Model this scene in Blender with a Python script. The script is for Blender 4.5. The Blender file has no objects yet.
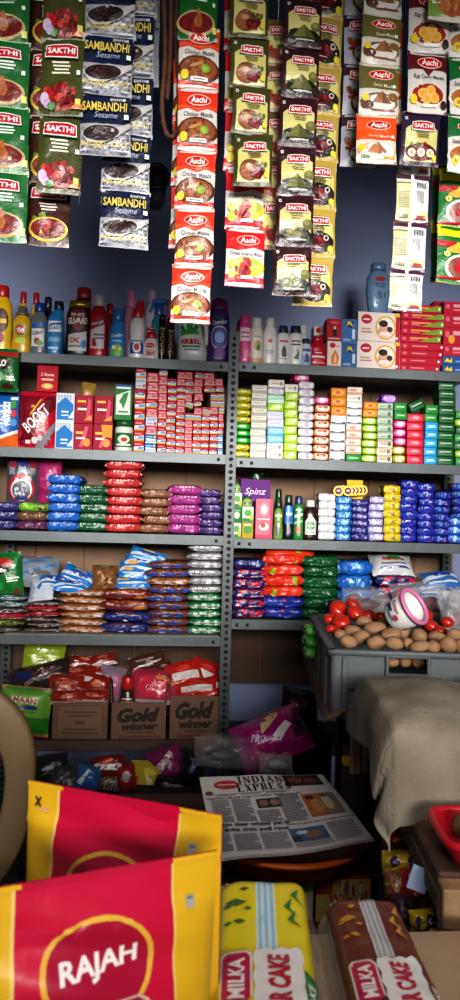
import bpy, bmesh, math, random
from mathutils import Vector, Matrix, Euler, noise
R = math.radians
rnd = random.Random(11)
SC = bpy.context.scene
COL = SC.collection

# ------------------------------------------------------------------ camera
F = 755.0
CAM = Vector((0, 0, 1.15))
YAW, PITCH, ROLL = R(5.5), R(1.7), R(1.6)
fw = Vector((math.sin(YAW) * math.cos(PITCH), math.cos(YAW) * math.cos(PITCH), math.sin(PITCH)))
rt0 = Vector((math.cos(YAW), -math.sin(YAW), 0))
up0 = rt0.cross(fw)
rt = rt0 * math.cos(ROLL) + up0 * math.sin(ROLL)
up = up0 * math.cos(ROLL) - rt0 * math.sin(ROLL)
cd = bpy.data.cameras.new('camera')
cam = bpy.data.objects.new('camera', cd)
COL.objects.link(cam)
m = Matrix((rt, up, -fw)).transposed().to_4x4()
m.translation = CAM
cam.matrix_world = m
cd.sensor_fit = 'VERTICAL'
cd.sensor_height = 24
cd.sensor_width = 24
cd.lens = F / 1000 * 24
cd.clip_start = .02
cd.dof.use_dof = True
cd.dof.focus_distance = 2.6
cd.dof.aperture_fstop = 6.0
SC.camera = cam
SC.view_settings.view_transform = 'Standard'
SC.view_settings.look = 'None'
SC.view_settings.gamma = .82


def ray(px, py):
    return fw + rt * ((px - 230) / F) + up * ((500 - py) / F)


def at(px, py, Y):
    d = ray(px, py)
    return CAM + d * (Y / d.y)


def atz(px, py, z):
    d = ray(px, py)
    return CAM + d * ((z - CAM.z) / d.z)


def xw(px, py, Y):
    return at(px, py, Y).x


def mpp(Y):
    return (at(231, 500, Y) - at(230, 500, Y)).length


# ------------------------------------------------------------------ materials
def lin(c):
    c = c / 255
    return c / 12.92 if c <= .04045 else ((c + .055) / 1.055) ** 2.4


def rgb(h):
    return (lin(int(h[0:2], 16)), lin(int(h[2:4], 16)), lin(int(h[4:6], 16)), 1)


_M = {}


def M(col, rough=.42, bump=0., bs=60., metal=0., var=.0, vs=12., trans=0., spec=.5, sub=0., coat=0., col2=None, alpha=None):
    k = (col, rough, bump, bs, metal, var, vs, trans, spec, sub, coat, col2, alpha)
    if k in _M:
        return _M[k]
    mt = bpy.data.materials.new('surface_' + col)
    mt.use_nodes = True
    nt = mt.node_tree
    b = nt.nodes['Principled BSDF']
    c = rgb(col)
    b.inputs['Base Color'].default_value = c
    b.inputs['Roughness'].default_value = rough
    b.inputs['Metallic'].default_value = metal
    b.inputs['Specular IOR Level'].default_value = spec
    b.inputs['Transmission Weight'].default_value = trans
    b.inputs['Coat Weight'].default_value = coat
    if sub:
        b.inputs['Subsurface Weight'].default_value = sub
        b.inputs['Subsurface Radius'].default_value = (.01, .004, .002)
    vec = None
    if bump or var:
        tc = nt.nodes.new('ShaderNodeTexCoord')
        oi = nt.nodes.new('ShaderNodeObjectInfo')
        ad = nt.nodes.new('ShaderNodeVectorMath')
        ad.operation = 'ADD'
        ml = nt.nodes.new('ShaderNodeMath')
        ml.operation = 'MULTIPLY'
        ml.inputs[1].default_value = 9.0
        nt.links.new(oi.outputs['Random'], ml.inputs[0])
        nt.links.new(tc.outputs['Object'], ad.inputs[0])
        nt.links.new(ml.outputs[0], ad.inputs[1])
        vec = ad.outputs[0]
    if var:
        n = nt.nodes.new('ShaderNodeTexNoise')
        n.inputs['Scale'].default_value = vs
        n.inputs['Detail'].default_value = 4
        mx = nt.nodes.new('ShaderNodeMix')
        mx.data_type = 'RGBA'
        nt.links.new(vec, n.inputs['Vector'])
        rp = nt.nodes.new('ShaderNodeMapRange')
        rp.inputs[1].default_value = .3
        rp.inputs[2].default_value = .7
        nt.links.new(n.outputs['Fac'], rp.inputs[0])
        nt.links.new(rp.outputs[0], mx.inputs['Factor'])
        c2 = rgb(col2) if col2 else tuple(x * (1 - var) for x in c[:3]) + (1,)
        mx.inputs['A'].default_value = c2
        mx.inputs['B'].default_value = c
        nt.links.new(mx.outputs['Result'], b.inputs['Base Color'])
    if bump:
        n = nt.nodes.new('ShaderNodeTexNoise')
        n.inputs['Scale'].default_value = bs
        n.inputs['Detail'].default_value = 3
        n.inputs['Distortion'].default_value = .6
        nt.links.new(vec, n.inputs['Vector'])
        bp = nt.nodes.new('ShaderNodeBump')
        bp.inputs['Strength'].default_value = bump
        bp.inputs['Distance'].default_value = .01
        nt.links.new(n.outputs['Fac'], bp.inputs['Height'])
        nt.links.new(bp.outputs[0], b.inputs['Normal'])
    if alpha is not None:
        b.inputs['Alpha'].default_value = alpha
    _M[k] = mt
    return mt


FOIL = dict(rough=.3, bump=.35, bs=38.)
MATTE = dict(rough=.5)
CARD = dict(rough=.55, spec=.18)


def clear_film(col='d8d8dc', a=.3):
    k = ('film', col, a)
    if k not in _M:
        _M[k] = M(col, rough=.16, bump=.5, bs=26., alpha=a)
    return _M[k]


# ------------------------------------------------------------------ objects
def tag(o, label=None, cat=None, group=None, kind=None):
    if label:
        o['label'] = label
    if cat:
        o['category'] = cat
    if group:
        o['group'] = group
    if kind:
        o['kind'] = kind
    return o


def thing(name, label, cat, loc=(0, 0, 0), rot=(0, 0, 0), group=None):
    o = bpy.data.objects.new(name, None)
    o.empty_display_size = .02
    COL.objects.link(o)
    o.location = loc
    o.rotation_euler = rot
    return tag(o, label, cat, group)


class MB:
    def __init__(s):
        s.v, s.f, s.mi, s.sm, s.mats = [], [], [], [], []

    def add(s, vs, fs, mat, smooth=True):
        if mat not in s.mats:
            s.mats.append(mat)
        k = s.mats.index(mat)
        n = len(s.v)
        s.v += [tuple(v) for v in vs]
        for f in fs:
            s.f.append(tuple(i + n for i in f))
            s.mi.append(k)
            s.sm.append(smooth)
        return s

    def bm(s, bm, mat, smooth=False):
        bm.verts.index_update()
        s.add([v.co.copy() for v in bm.verts], [[v.index for v in f.verts] for f in bm.faces], mat, smooth)
        bm.free()
        return s

    def mesh(s, name):
        me = bpy.data.meshes.new(name)
        me.from_pydata(s.v, [], s.f)
        for mt in s.mats:
            me.materials.append(mt)
        me.polygons.foreach_set('material_index', s.mi)
        me.polygons.foreach_set('use_smooth', s.sm)
        me.update()
        return me

    def build(s, name, parent=None, loc=(0, 0, 0), rot=(0, 0, 0), label=None, cat=None, group=None, kind=None):
        return place(s.mesh(name), name, parent, loc, rot, label, cat, group, kind)


def place(me, name, parent=None, loc=(0, 0, 0), rot=(0, 0, 0), label=None, cat=None, group=None, kind=None, scale=None):
    o = bpy.data.objects.new(name, me)
    COL.objects.link(o)
    o.parent = parent
    o.location = loc
    o.rotation_euler = rot
    if scale:
        o.scale = scale
    return tag(o, label, cat, group, kind)


# ------------------------------------------------------------------ shapes
def box_bm(w, d, h, bev=.0, seg=1, c=(0, 0, 0)):
    bm = bmesh.new()
    bmesh.ops.create_cube(bm, size=1, matrix=Matrix.Translation(c) @ Matrix.Diagonal((w, d, h, 1)))
    if bev:
        bmesh.ops.bevel(bm, geom=bm.edges[:], offset=bev, segments=seg, affect='EDGES', profile=.5)
    return bm


def beam(mb, a, b, w, h, mat, upv=(0, 0, 1), bev=.002):
    a, b = Vector(a), Vector(b)
    d = (b - a)
    y = d.normalized()
    x = y.cross(Vector(upv)).normalized()
    z = x.cross(y)
    mt = Matrix((x, y, z)).transposed().to_4x4()
    mt.translation = (a + b) / 2
    bm = box_bm(w, d.length, h, bev)
    bm.transform(mt)
    mb.bm(bm, mat)


def tube(mb, pts, r, mat, n=8, cap=True):
    pts = [Vector(p) for p in pts]
    vs, fs = [], []
    prev = None
    for i, p in enumerate(pts):
        t = (pts[min(i + 1, len(pts) - 1)] - pts[max(i - 1, 0)]).normalized()
        if prev is None:
            x = t.orthogonal().normalized()
        else:
            x = (prev - t * prev.dot(t)).normalized()
        prev = x
        y = t.cross(x)
        rr = r[i] if isinstance(r, (list, tuple)) else r
        for k in range(n):
            a = 2 * math.pi * k / n
            vs.append(p + (x * math.cos(a) + y * math.sin(a)) * rr)
    for i in range(len(pts) - 1):
        for k in range(n):
            fs.append((i * n + k, i * n + (k + 1) % n, (i + 1) * n + (k + 1) % n, (i + 1) * n + k))
    if cap:
        fs.append(tuple(range(n))[::-1])
        fs.append(tuple((len(pts) - 1) * n + k for k in range(n)))
    mb.add(vs, fs, mat)


def sgn_pow(c, p):
    return math.copysign(abs(c) ** p, c)


def sec_at(secs, z):
    if z <= secs[0][0]:
        return secs[0]
    for a, b in zip(secs, secs[1:]):
        if z <= b[0]:
            t = (z - a[0]) / max(1e-9, b[0] - a[0])
            return tuple(p + (q - p) * t for p, q in zip(a, b))
    return secs[-1]


def loft(mb, secs, mat, n=20, cap0=True, cap1=True):
    """secs: (z, rx, ry, ox, p) cross sections, superellipse exponent p"""
    vs, fs = [], []
    for (z, rx, ry, ox, p) in secs:
        for k in range(n):
            a = 2 * math.pi * k / n
            vs.append((ox + rx * sgn_pow(math.cos(a), 2 / p), ry * sgn_pow(math.sin(a), 2 / p), z))
    for i in range(len(secs) - 1):
        for k in range(n):
            fs.append((i * n + k, i * n + (k + 1) % n, (i + 1) * n + (k + 1) % n, (i + 1) * n + k))
    if cap0:
        fs.append(tuple(range(n))[::-1])
    if cap1:
        fs.append(tuple((len(secs) - 1) * n + k for k in range(n)))
    mb.add(vs, fs, mat)


# ------------------------------------------------------------------ printing on surfaces
_T = {}


def text_geo(s, bold=0., shear=0.):
    k = (s, bold, shear)
    if k in _T:
        return _T[k]
    cu = bpy.data.curves.new('lettering', 'FONT')
    cu.body = s
    cu.resolution_u = 2
    cu.offset = bold
    cu.shear = shear
    cu.fill_mode = 'FRONT'
    ob = bpy.data.objects.new('lettering', cu)
    me = bpy.data.meshes.new_from_object(ob)
    vs = [(v.co.x, v.co.y) for v in me.vertices]
    fs = [tuple(p.vertices) for p in me.polygons]
    bpy.data.objects.remove(ob)
    bpy.data.curves.remove(cu)
    bpy.data.meshes.remove(me)
    if not vs:
        vs, fs = [(0, 0), (1, 0), (1, 1)], []
    x0, x1 = min(v[0] for v in vs), max(v[0] for v in vs)
    y0, y1 = min(v[1] for v in vs), max(v[1] for v in vs)
    g = ([((x - x0) / (x1 - x0) - .5, (y - y0) / (y1 - y0) - .5) for x, y in vs], fs)
    _T[k] = g
    return g


# slab letters for the newspaper masthead (x right, y up, in a 1 x 1 cell)
SERIF = {
    'I': [[(.3, 0), (.7, 0), (.7, 1), (.3, 1)], [(.1, 0), (.9, 0), (.9, .07), (.1, .07)], [(.1, .93), (.9, .93), (.9, 1), (.1, 1)]],
    'N': [[(.12, 0), (.22, 0), (.22, 1), (.12, 1)], [(.78, 0), (.88, 0), (.88, 1), (.78, 1)], [(.12, 1), (.36, 1), (.88, 0), (.64, 0)], [(0, 0), (.34, 0), (.34, .06), (0, .06)], [(.66, .94), (1, .94), (1, 1), (.66, 1)], [(0, .94), (.3, .94), (.3, 1), (0, 1)]],
    'D': [[(.1, 0), (.35, 0), (.35, 1), (.1, 1)], [(0, 0), (.6, 0), (.6, .08), (0, .08)], [(0, .92), (.6, .92), (.6, 1), (0, 1)], [(.6, 0), (.85, .15), (.97, .5), (.72, .5), (.66, .2), (.55, .06)], [(.6, 1), (.85, .85), (.97, .5), (.72, .5), (.66, .8), (.55, .94)]],
    'A': [[(.08, 0), (.18, 0), (.53, 1), (.43, 1)], [(.43, 1), (.58, 1), (.94, 0), (.66, 0)], [(.22, .3), (.75, .3), (.75, .38), (.22, .38)], [(0, 0), (.3, 0), (.3, .06), (0, .06)], [(.58, 0), (1, 0), (1, .06), (.58, .06)]],
    'E': [[(.12, 0), (.4, 0), (.4, 1), (.12, 1)], [(0, 0), (.92, 0), (.92, .08), (0, .08)], [(0, .92), (.9, .92), (.9, 1), (0, 1)], [(.4, .47), (.7, .47), (.7, .54), (.4, .54)], [(.85, 0), (.95, 0), (.97, .26), (.85, .08)], [(.83, 1), (.93, 1), (.93, .76), (.83, .92)]],
    'X': [[(.05, 1), (.35, 1), (.95, 0), (.65, 0)], [(.1, 0), (.2, 0), (.9, 1), (.8, 1)], [(0, 0), (.34, 0), (.34, .06), (0, .06)], [(.66, .94), (1, .94), (1, 1), (.66, 1)]],
    'P': [[(.12, 0), (.4, 0), (.4, 1), (.12, 1)], [(0, 0), (.55, 0), (.55, .07), (0, .07)], [(0, .92), (.6, .92), (.6, 1), (0, 1)], [(.6, 1), (.85, .93), (.95, .74), (.85, .54), (.6, .46), (.6, .53), (.68, .74), (.6, .93)], [(.4, .46), (.6, .46), (.6, .53), (.4, .53)]],
    'R': [[(.12, 0), (.38, 0), (.38, 1), (.12, 1)], [(0, 0), (.5, 0), (.5, .07), (0, .07)], [(0, .92), (.6, .92), (.6, 1), (0, 1)], [(.6, 1), (.83, .93), (.92, .75), (.83, .57), (.6, .48), (.6, .55), (.66, .75), (.6, .93)], [(.38, .48), (.6, .48), (.6, .55), (.38, .55)], [(.48, .5), (.7, .5), (1, 0), (.74, 0)]],
    'S': [[(.15, .62), (.3, .9), (.6, 1), (.85, .92), (.88, .7), (.78, .74), (.6, .92), (.42, .84), (.4, .7)], [(.15, .62), (.4, .7), (.88, .4), (.62, .28)], [(.62, .28), (.88, .4), (.8, .1), (.5, 0), (.15, .08), (.1, .32), (.2, .28), (.42, .07), (.6, .14)]],
}


def serif_geo(s):
    vs, fs = [], []
    x = 0
    for ch in s:
        if ch == ' ':
            x += .5
            continue
        w = .55 if ch == 'I' else .85
        for poly in SERIF[ch]:
            n = len(vs)
            vs += [(x + a * w, b) for a, b in poly]
            fs.append(tuple(range(n, n + len(poly))))
        x += w + .12
    return [(a / (x - .12) - .5, b - .5) for a, b in vs], fs


def op_geo(op):
    k = op[0]
    if k == 'r':
        x0, y0, x1, y1 = op[1:5]
        return [(x0, y0), (x1, y0), (x1, y1), (x0, y1)], [(0, 1, 2, 3)], op[5]
    if k == 'e':
        cx, cy, rx, ry = op[1:5]
        rot = op[6] if len(op) > 6 else 0
        n = 18
        vs = []
        for i in range(n):
            a = 2 * math.pi * i / n
            x, y = rx * math.cos(a), ry * math.sin(a)
            vs.append((cx + x * math.cos(rot) - y * math.sin(rot), cy + x * math.sin(rot) + y * math.cos(rot)))
        return vs, [tuple(range(n))], op[5]
    if k == 'ring':
        cx, cy, rx, ry, wd = op[1:6]
        n = 26
        vs = []
        for i in range(n):
            a = 2 * math.pi * i / n
            vs += [(cx + rx * math.cos(a), cy + ry * math.sin(a)), (cx + rx * (1 - wd) * math.cos(a), cy + ry * (1 - wd) * math.sin(a))]
        return vs, [(2 * i, 2 * ((i + 1) % n), 2 * ((i + 1) % n) + 1, 2 * i + 1) for i in range(n)], op[6]
    if k == 'p':
        return list(op[1]), [tuple(range(len(op[1])))], op[2]
    if k in ('t', 's'):
        s, cx, cy, w, h, col = op[1:7]
        rot = op[7] if len(op) > 7 else 0
        shear = op[8] if len(op) > 8 else 0
        bold = op[9] if len(op) > 9 else .015
        asp = op[10] if len(op) > 10 else 1.0   # surface height / width, keeps rotated text square
        vs, fs = serif_geo(s) if k == 's' else text_geo(s, bold, shear)
        o = []
        for x, y in vs:
            x, y = x * w, y * h * asp
            x, y = x * math.cos(rot) - y * math.sin(rot), x * math.sin(rot) + y * math.cos(rot)
            o.append((cx + x, cy + y / asp))
        return o, fs, col


def print_on(mb, ops, surf, grid=None, eps=.00012, fin=None, e0=.0002, lift=.0006):
    fin = fin or CARD
    for i, op in enumerate(ops):
        vs, fs, col = op_geo(op)
        mat = M(col, **fin) if isinstance(col, str) else col
        e = e0 + eps * i + (lift if grid and op[0] in 'ts' else 0)
        if grid and fs:
            bm = bmesh.new()
            bv = [bm.verts.new((x, y, 0)) for x, y in vs]
            for f in fs:
                try:
                    bm.faces.new([bv[j] for j in f])
                except ValueError:
                    pass
            xs, ys = [v[0] for v in vs], [v[1] for v in vs]
            for ax, n, lo, hi in ((0, grid[0], min(xs), max(xs)), (1, grid[1], min(ys), max(ys))):
                for k in range(1, n):
                    c = k / n
                    if lo < c < hi:
                        co = (c, 0, 0) if ax == 0 else (0, c, 0)
                        no = (1, 0, 0) if ax == 0 else (0, 1, 0)
                        bmesh.ops.bisect_plane(bm, geom=bm.verts[:] + bm.edges[:] + bm.faces[:], plane_co=co, plane_no=no, dist=1e-6)
            bmesh.ops.triangulate(bm, faces=bm.faces[:])
            bm.verts.index_update()
            vs = [(v.co.x, v.co.y) for v in bm.verts]
            fs = [tuple(v.index for v in f.verts) for f in bm.faces]
            bm.free()
        mb.add([surf(x, y, e) for x, y in vs], fs, mat, bool(grid))


def nz(x, y, z, s):
    return noise.noise(Vector((x + s * 7.31, y - s * 3.17, z + s * 1.77)))


def pouch(w, h, t, base, ops, seal=None, seed=0, sf=.06, back=None, top=False, fin=None, wob=.004, g=(10, 12), tb=None, seal_top=True, crinkle=0):
    """flat pillow pouch standing in the XZ plane, front towards -Y; origin at centre (or at top edge)"""
    fin = fin or FOIL
    mb = MB()
    oz = -1 if top else -.5

    def bul(u, v):
        a = max(0., 1 - abs(2 * u - 1) ** 2.6)
        vv = (v - sf) / (1 - 2 * sf)
        b = 0. if vv < 0 or vv > 1 else max(0., 1 - abs(2 * vv - 1) ** 3)
        k = (a * b) ** .55
        q = .5 * t * k + wob * nz(u * 3, v * 4, 0, seed) * (.35 + k)
        if crinkle:
            q += crinkle * abs(nz(u * 9, v * 7, 3, seed)) * k
        return q

    def edge(u, v):
        pull = .018 * w * (1 - abs(2 * v - 1) ** 4)
        x = (u - .5) * (w - 2 * pull)
        return x + wob * .5 * nz(v * 3, 5, 1, seed), (v + oz) * h + wob * .4 * nz(u * 3, 1, 7, seed)

    def surf(u, v, e):
        x, z = edge(u, v)
        return Vector((x, -bul(u, v) - e, z))

    def surf_b(u, v, e):
        x, z = edge(u, v)
        return Vector((x, bul(u, v) * (tb if tb is not None else .7) + .0006 + e, z))
    nu, nv = g
    for sfn, mt in ((surf, M(base, **fin)), (surf_b, M(back or base, **fin))):
        vs = [sfn(i / nu, j / nv, 0) for j in range(nv + 1) for i in range(nu + 1)]
        fs = [(j * (nu + 1) + i, j * (nu + 1) + i + 1, (j + 1) * (nu + 1) + i + 1, (j + 1) * (nu + 1) + i) for j in range(nv) for i in range(nu)]
        mb.add(vs, fs, mt)
    # rim joins front and back
    rim = [(i / nu, 0) for i in range(nu + 1)] + [(1, j / nv) for j in range(1, nv + 1)] + [(i / nu, 1) for i in range(nu - 1, -1, -1)] + [(0, j / nv) for j in range(nv - 1, 0, -1)]
    vs = [surf(u, v, 0) for u, v in rim] + [surf_b(u, v, 0) for u, v in rim]
    n = len(rim)
    mb.add(vs, [(i, (i + 1) % n, n + (i + 1) % n, n + i) for i in range(n)], M(base, **fin))
    pre = []
    if seal:
        pre.append(('r', 0, 0, 1, sf, seal))
        if seal_top:
            pre.append(('r', 0, 1 - sf, 1, 1, seal))
        # crimp ridges of the seals
        for k in range(1, 4):
            pre.append(('r', 0, sf * k / 4 - .002, 1, sf * k / 4 + .002, back or base))
    print_on(mb, pre + ops, surf, grid=g, fin=fin, lift=.0005 + .12 * wob + .1 * crinkle)
    return mb


def pillow(w, d, t, base, ops=(), seed=0, fin=None, p=4, wob=.005, fin_col=None, ends=.62, n=18, mm=26, crk=None, efin=0):
    """packet lying flat; origin bottom centre; ops are printed on the side that faces the front (-Y)"""
    fin = fin or FOIL
    mb = MB()

    crk = wob * .9 if crk is None else crk

    def pt(U, th, e):
        gx = max(0., 1 - abs(U) ** 4) ** .5
        gt = ends + (1 - ends) * gx
        gd = .86 + .14 * gx
        c, s = math.cos(th), math.sin(th)
        y = -d / 2 * gd * sgn_pow(c, 2 / p)
        z = t / 2 * gt * sgn_pow(s, 2 / p)
        q = wob * nz(U * 2.2, c * 1.4, s * 1.4, seed) + crk * (abs(nz(U * 6, c * 2 + s * 3, s * 4, seed + 9)) - .3) * 2.4
        return Vector((U * w / 2 + q * .5, y - (e + q) * c, t / 2 + z + (e + q * .35) * s))
    vs = [pt(-1 + 2 * i / n, 2 * math.pi * j / mm, 0) for i in range(n + 1) for j in range(mm)]
    fs = [(i * mm + j, i * mm + (j + 1) % mm, (i + 1) * mm + (j + 1) % mm, (i + 1) * mm + j) for i in range(n) for j in range(mm)]
    fs += [tuple(range(mm)), tuple(n * mm + j for j in range(mm))]
    mb.add(vs, fs, M(base, **fin))
    if ops:
        print_on(mb, list(ops), lambda u, v, e: pt(2 * u - 1, (v - .5) * 2.4, e), grid=(10, 8), fin=fin)
    if efin:   # flat crimped seals at both ends
        for sg in (-1, 1):
            vs, fs = [], []
            for k in range(9):
                y = (-.5 + k / 8) * d * .8
                zz = t * .5 + .12 * t * nz(k * .7, sg, 4, seed)
                x0, x1 = sg * (w / 2 - .004), sg * (w / 2 + efin * (.8 + .3 * nz(k * .9, 2, sg, seed)))
                dz = .25 * t * nz(k * .5, 7, sg, seed)
                vs += [(x0, y, zz - t * .2), (x0, y, zz + t * .2), (x1, y, zz + dz - .0007), (x1, y, zz + dz + .0007)]
            for k in range(8):
                a = 4 * k
                fs += [(a + 1, a + 5, a + 7, a + 3), (a, a + 2, a + 6, a + 4), (a + 2, a + 3, a + 7, a + 6)]
            fs += [(0, 1, 3, 2), (32, 34, 35, 33)]
            mb.add(vs, fs, M(base, **fin), False)
    if fin_col:  # crimped end seal sticking out of the front edge
        vs, fs = [], []
        for i in range(n + 1):
            U = -1 + 2 * i / n
            a = pt(U, 0, 0)
            for k, (dy, dz) in enumerate(((0, .0012), (-.012, .0016 + .003 * nz(U * 3, 0, 2, seed)), (-.012, .0002 + .003 * nz(U * 3, 0, 2, seed)), (0, -.0012))):
                vs.append((a.x, a.y + dy + .001, a.z + dz))
        for i in range(n):
            for k in range(3):
                fs.append((i * 4 + k, i * 4 + k + 1, i * 4 + 4 + k + 1, i * 4 + 4 + k))
        mb.add(vs, fs, M(fin_col, **fin), False)
    return mb


def carton_box(w, d, h, col, ops=(), side=(), top=(), bev=.0012, fin=None, seg=1):
    fin = fin or CARD
    mb = MB()
    mb.bm(box_bm(w, d, h, bev, seg, (0, 0, h / 2)), M(col, **fin), seg > 1)
    if ops:
        print_on(mb, list(ops), lambda u, v, e: Vector(((u - .5) * (w - 2 * bev), -d / 2 - e, bev + v * (h - 2 * bev))), fin=fin)
    if side:
        print_on(mb, list(side), lambda u, v, e: Vector((w / 2 + e, (u - .5) * (d - 2 * bev), bev + v * (h - 2 * bev))), fin=fin)
    if top:
        print_on(mb, list(top), lambda u, v, e: Vector(((u - .5) * (w - 2 * bev), (v - .5) * (d - 2 * bev), h + e)), fin=fin)
    return mb


ORDW = ['lowest', 'second from bottom', 'third from bottom', 'fourth from bottom', 'fifth from bottom', 'sixth from bottom', 'seventh from bottom', 'eighth from bottom', 'ninth from bottom', 'tenth from bottom', 'eleventh from bottom', 'twelfth from bottom']


def ordw(i, n):
    return 'topmost' if i == n - 1 and n > 1 else ORDW[i]
# ================================================================== the room
YS = 2.88          # front edge of the shelves
YB = 3.26          # back panels
YW = 3.30          # wall


def shelf_z(px, py):
    return at(px, py, YS).z + .019


L1, L2, L3, L4, L5 = [shelf_z(115, y) for y in (361.5, 455.5, 538, 640.5, 746)]
R1, R2, R3, R4 = shelf_z(345, 371.5), shelf_z(345, 466), shelf_z(345, 546), shelf_z(270, 625)


def struct(name, mb, **k):
    return mb.build(name, kind='structure', **k)


def slab(name, w, d, h, c, mat):
    mb = MB()
    mb.bm(box_bm(w, d, h, 0), mat)
    return struct(name, mb, loc=c)


blue_paint = M('8994b8', rough=.55, bump=.12, bs=30, var=.22, vs=2.2)
slab('wall_back', 5.2, .06, 3.8, (.2, YW + .03, 1.9), blue_paint)
slab('wall_left', .06, 3.5, 3.8, (-1.95, 1.55, 1.9), M('565d78', rough=.6, bump=.1, bs=30, var=.2, vs=2))
slab('wall_right', .06, 3.5, 3.8, (2.35, 1.55, 1.9), M('565d78', rough=.6, bump=.1, bs=30, var=.2, vs=2))
slab('ceiling', 4.3, 3.6, .06, (.2, 1.5, 3.8), M('8d8a86', rough=.7, bump=.1, bs=20, var=.2, vs=3))
slab('floor', 4.3, 3.6, .06, (.2, 1.5, -.03), M('2b2625', rough=.6, bump=.2, bs=18, var=.4, vs=5))
slab('wall_light_block', 4.3, .08, 1.5, (.2, -.28, 3.05), M('6a6f86', rough=.6, bump=.1, bs=30, var=.2, vs=2))  # unseen lintel behind the camera, added to cut light off the top sachets

# ------------------------------------------------------------------ steel rack
steel = M('50575a', rough=.42, metal=.25, bump=.06, bs=22, var=.28, vs=7)
steel_post = M('464c4e', rough=.42, metal=.25, bump=.05, bs=30, var=.3, vs=9)
hole = '17181a'
rack = thing('slotted_steel_rack', 'grey slotted steel rack of two bays full of goods against blue wall', 'shelving rack', (0, YS, 0))


def rk(v):
    return (v[0], v[1] - YS, v[2])


def post(x, y, ztop, side):
    """angle post with two rows of punched slots"""
    mb = MB()
    w = .038
    mb.bm(box_bm(w, .003, ztop, 0, 1, (0, 0, ztop / 2)), steel_post)
    mb.bm(box_bm(.003, w, ztop, 0, 1, (side * w / 2, w / 2, ztop / 2)), steel_post)
    ops = []
    k = 0
    z = .02
    while z < ztop - .02:
        cx = .5
        ops.append(('e', cx, z / ztop, .17 if k % 2 else .24, .0075 / ztop, hole))
        z += .0245
        k += 1
    print_on(mb, ops, lambda u, v, e: Vector(((u - .5) * w, -.0016 - e, v * ztop)), eps=0, e0=.0006)
    mb.build('post', rack, rk((x, y, 0)))


ZT = at(233, 331, YS).z
xm = xw(229, 530, YS)
xl, xr = xw(-24, 500, YS), xw(480, 500, YS)
post(xm, YS - .003, ZT, -1)
post(xl, YS - .003, ZT - .02, -1)
post(xr, YS - .003, ZT, 1)
post(xw(9, 600, YB - .03), YB - .05, L1 - .02, -1)
post(xr, YB - .05, R1 - .02, 1)


def shelf(x0, x1, z, bolts=(), mat=steel):
    mb = MB()
    w = x1 - x0
    mb.bm(box_bm(w, YB - YS - .02, .003, 0, 1, (0, (YB - YS) / 2, -.0016)), mat)
    mb.bm(box_bm(w, .003, .038, .0008, 1, (0, .0015, -.019)), mat)
    mb.bm(box_bm(w, .014, .002, 0, 1, (0, .008, -.037)), mat)
    ops = []
    for b in bolts:   # punched slots near the ends of the lip
        ops.append(('r', b / w - .006, .3, b / w + .006, .62, hole))
    print_on(mb, ops, lambda u, v, e: Vector(((u - .5) * w, -e, -.038 + v * .038)), eps=0, e0=.0006)
    return mb.build('shelf', rack, rk(((x0 + x1) / 2, YS, z)))


for z in (L1, L2, L3, L4):
    w = xm - .018 - xl
    shelf(xl, xm - .018, z, (w - .03,))
for z in (R1, R2, R3, R4):
    shelf(xm + .02, xr, z, (.02, .06))
brownsh = M('4c3430', rough=.6, bump=.1, bs=30, var=.3)
shelf(xl, xm - .018, L5, (), brownsh)
shelf(xm + .02, xr, L5 - .02, (), M('2b2a2c', rough=.6))
# back boards
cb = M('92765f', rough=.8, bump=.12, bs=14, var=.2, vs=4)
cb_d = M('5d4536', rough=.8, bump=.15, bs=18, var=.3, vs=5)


def back(x0, x1, z0, z1, mat):
    mb = MB()
    mb.bm(box_bm(x1 - x0, .008, z1 - z0, 0), mat)
    # corrugation folds
    for k in range(1, 5):
        mb.bm(box_bm(.004, .004, z1 - z0 - .01, 0, 1, (-(x1 - x0) / 2 + (x1 - x0) * (k / 5 + .03 * math.sin(k * 5)), -.005, 0)), M('6d4f3b', rough=.8))
    mb.build('back_panel', rack, rk(((x0 + x1) / 2, YB + .01, (z0 + z1) / 2)))


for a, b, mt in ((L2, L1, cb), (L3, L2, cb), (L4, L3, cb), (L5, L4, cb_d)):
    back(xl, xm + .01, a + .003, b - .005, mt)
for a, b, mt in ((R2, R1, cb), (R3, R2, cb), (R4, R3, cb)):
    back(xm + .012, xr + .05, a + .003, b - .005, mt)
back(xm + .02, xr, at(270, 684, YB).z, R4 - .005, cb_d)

mb = MB()
for (a, b) in ((4, 78), (79, 150), (151, 219)):
    xa, xb = at(a, 640, YS), at(b, 640, YS)
    mb.bm(box_bm(xb.x - xa.x, .30, .0022, 0, 1, ((xa.x + xb.x) / 2, YS + .146, L4 + .0012)), M('a39c8e', rough=.8, var=.25, vs=12))
mb.build('shelf_liner', rack, (0, -YS, 0))
# yellowed paper strip of small pictures pinned under the top shelf
mb = MB()
mb.bm(box_bm(.40, .004, .03, 0), M('a88b62', rough=.7))
print_on(mb, [('r', .25 + .11 * k, .2, .31 + .11 * k, .8, c) for k, c in enumerate(('3c332c', '7d5a35', '4a4a55', '8a6a3a'))], lambda u, v, e: Vector(((u - .5) * .4, -.002 - e, (v - .5) * .03)), eps=0)
p = at(98, 371, YB - .01)
mb.build('picture_strip', None, (p.x, YB - .003, p.z), label='narrow faded paper strip with small pictures under the top left shelf', cat='paper strip')

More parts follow.
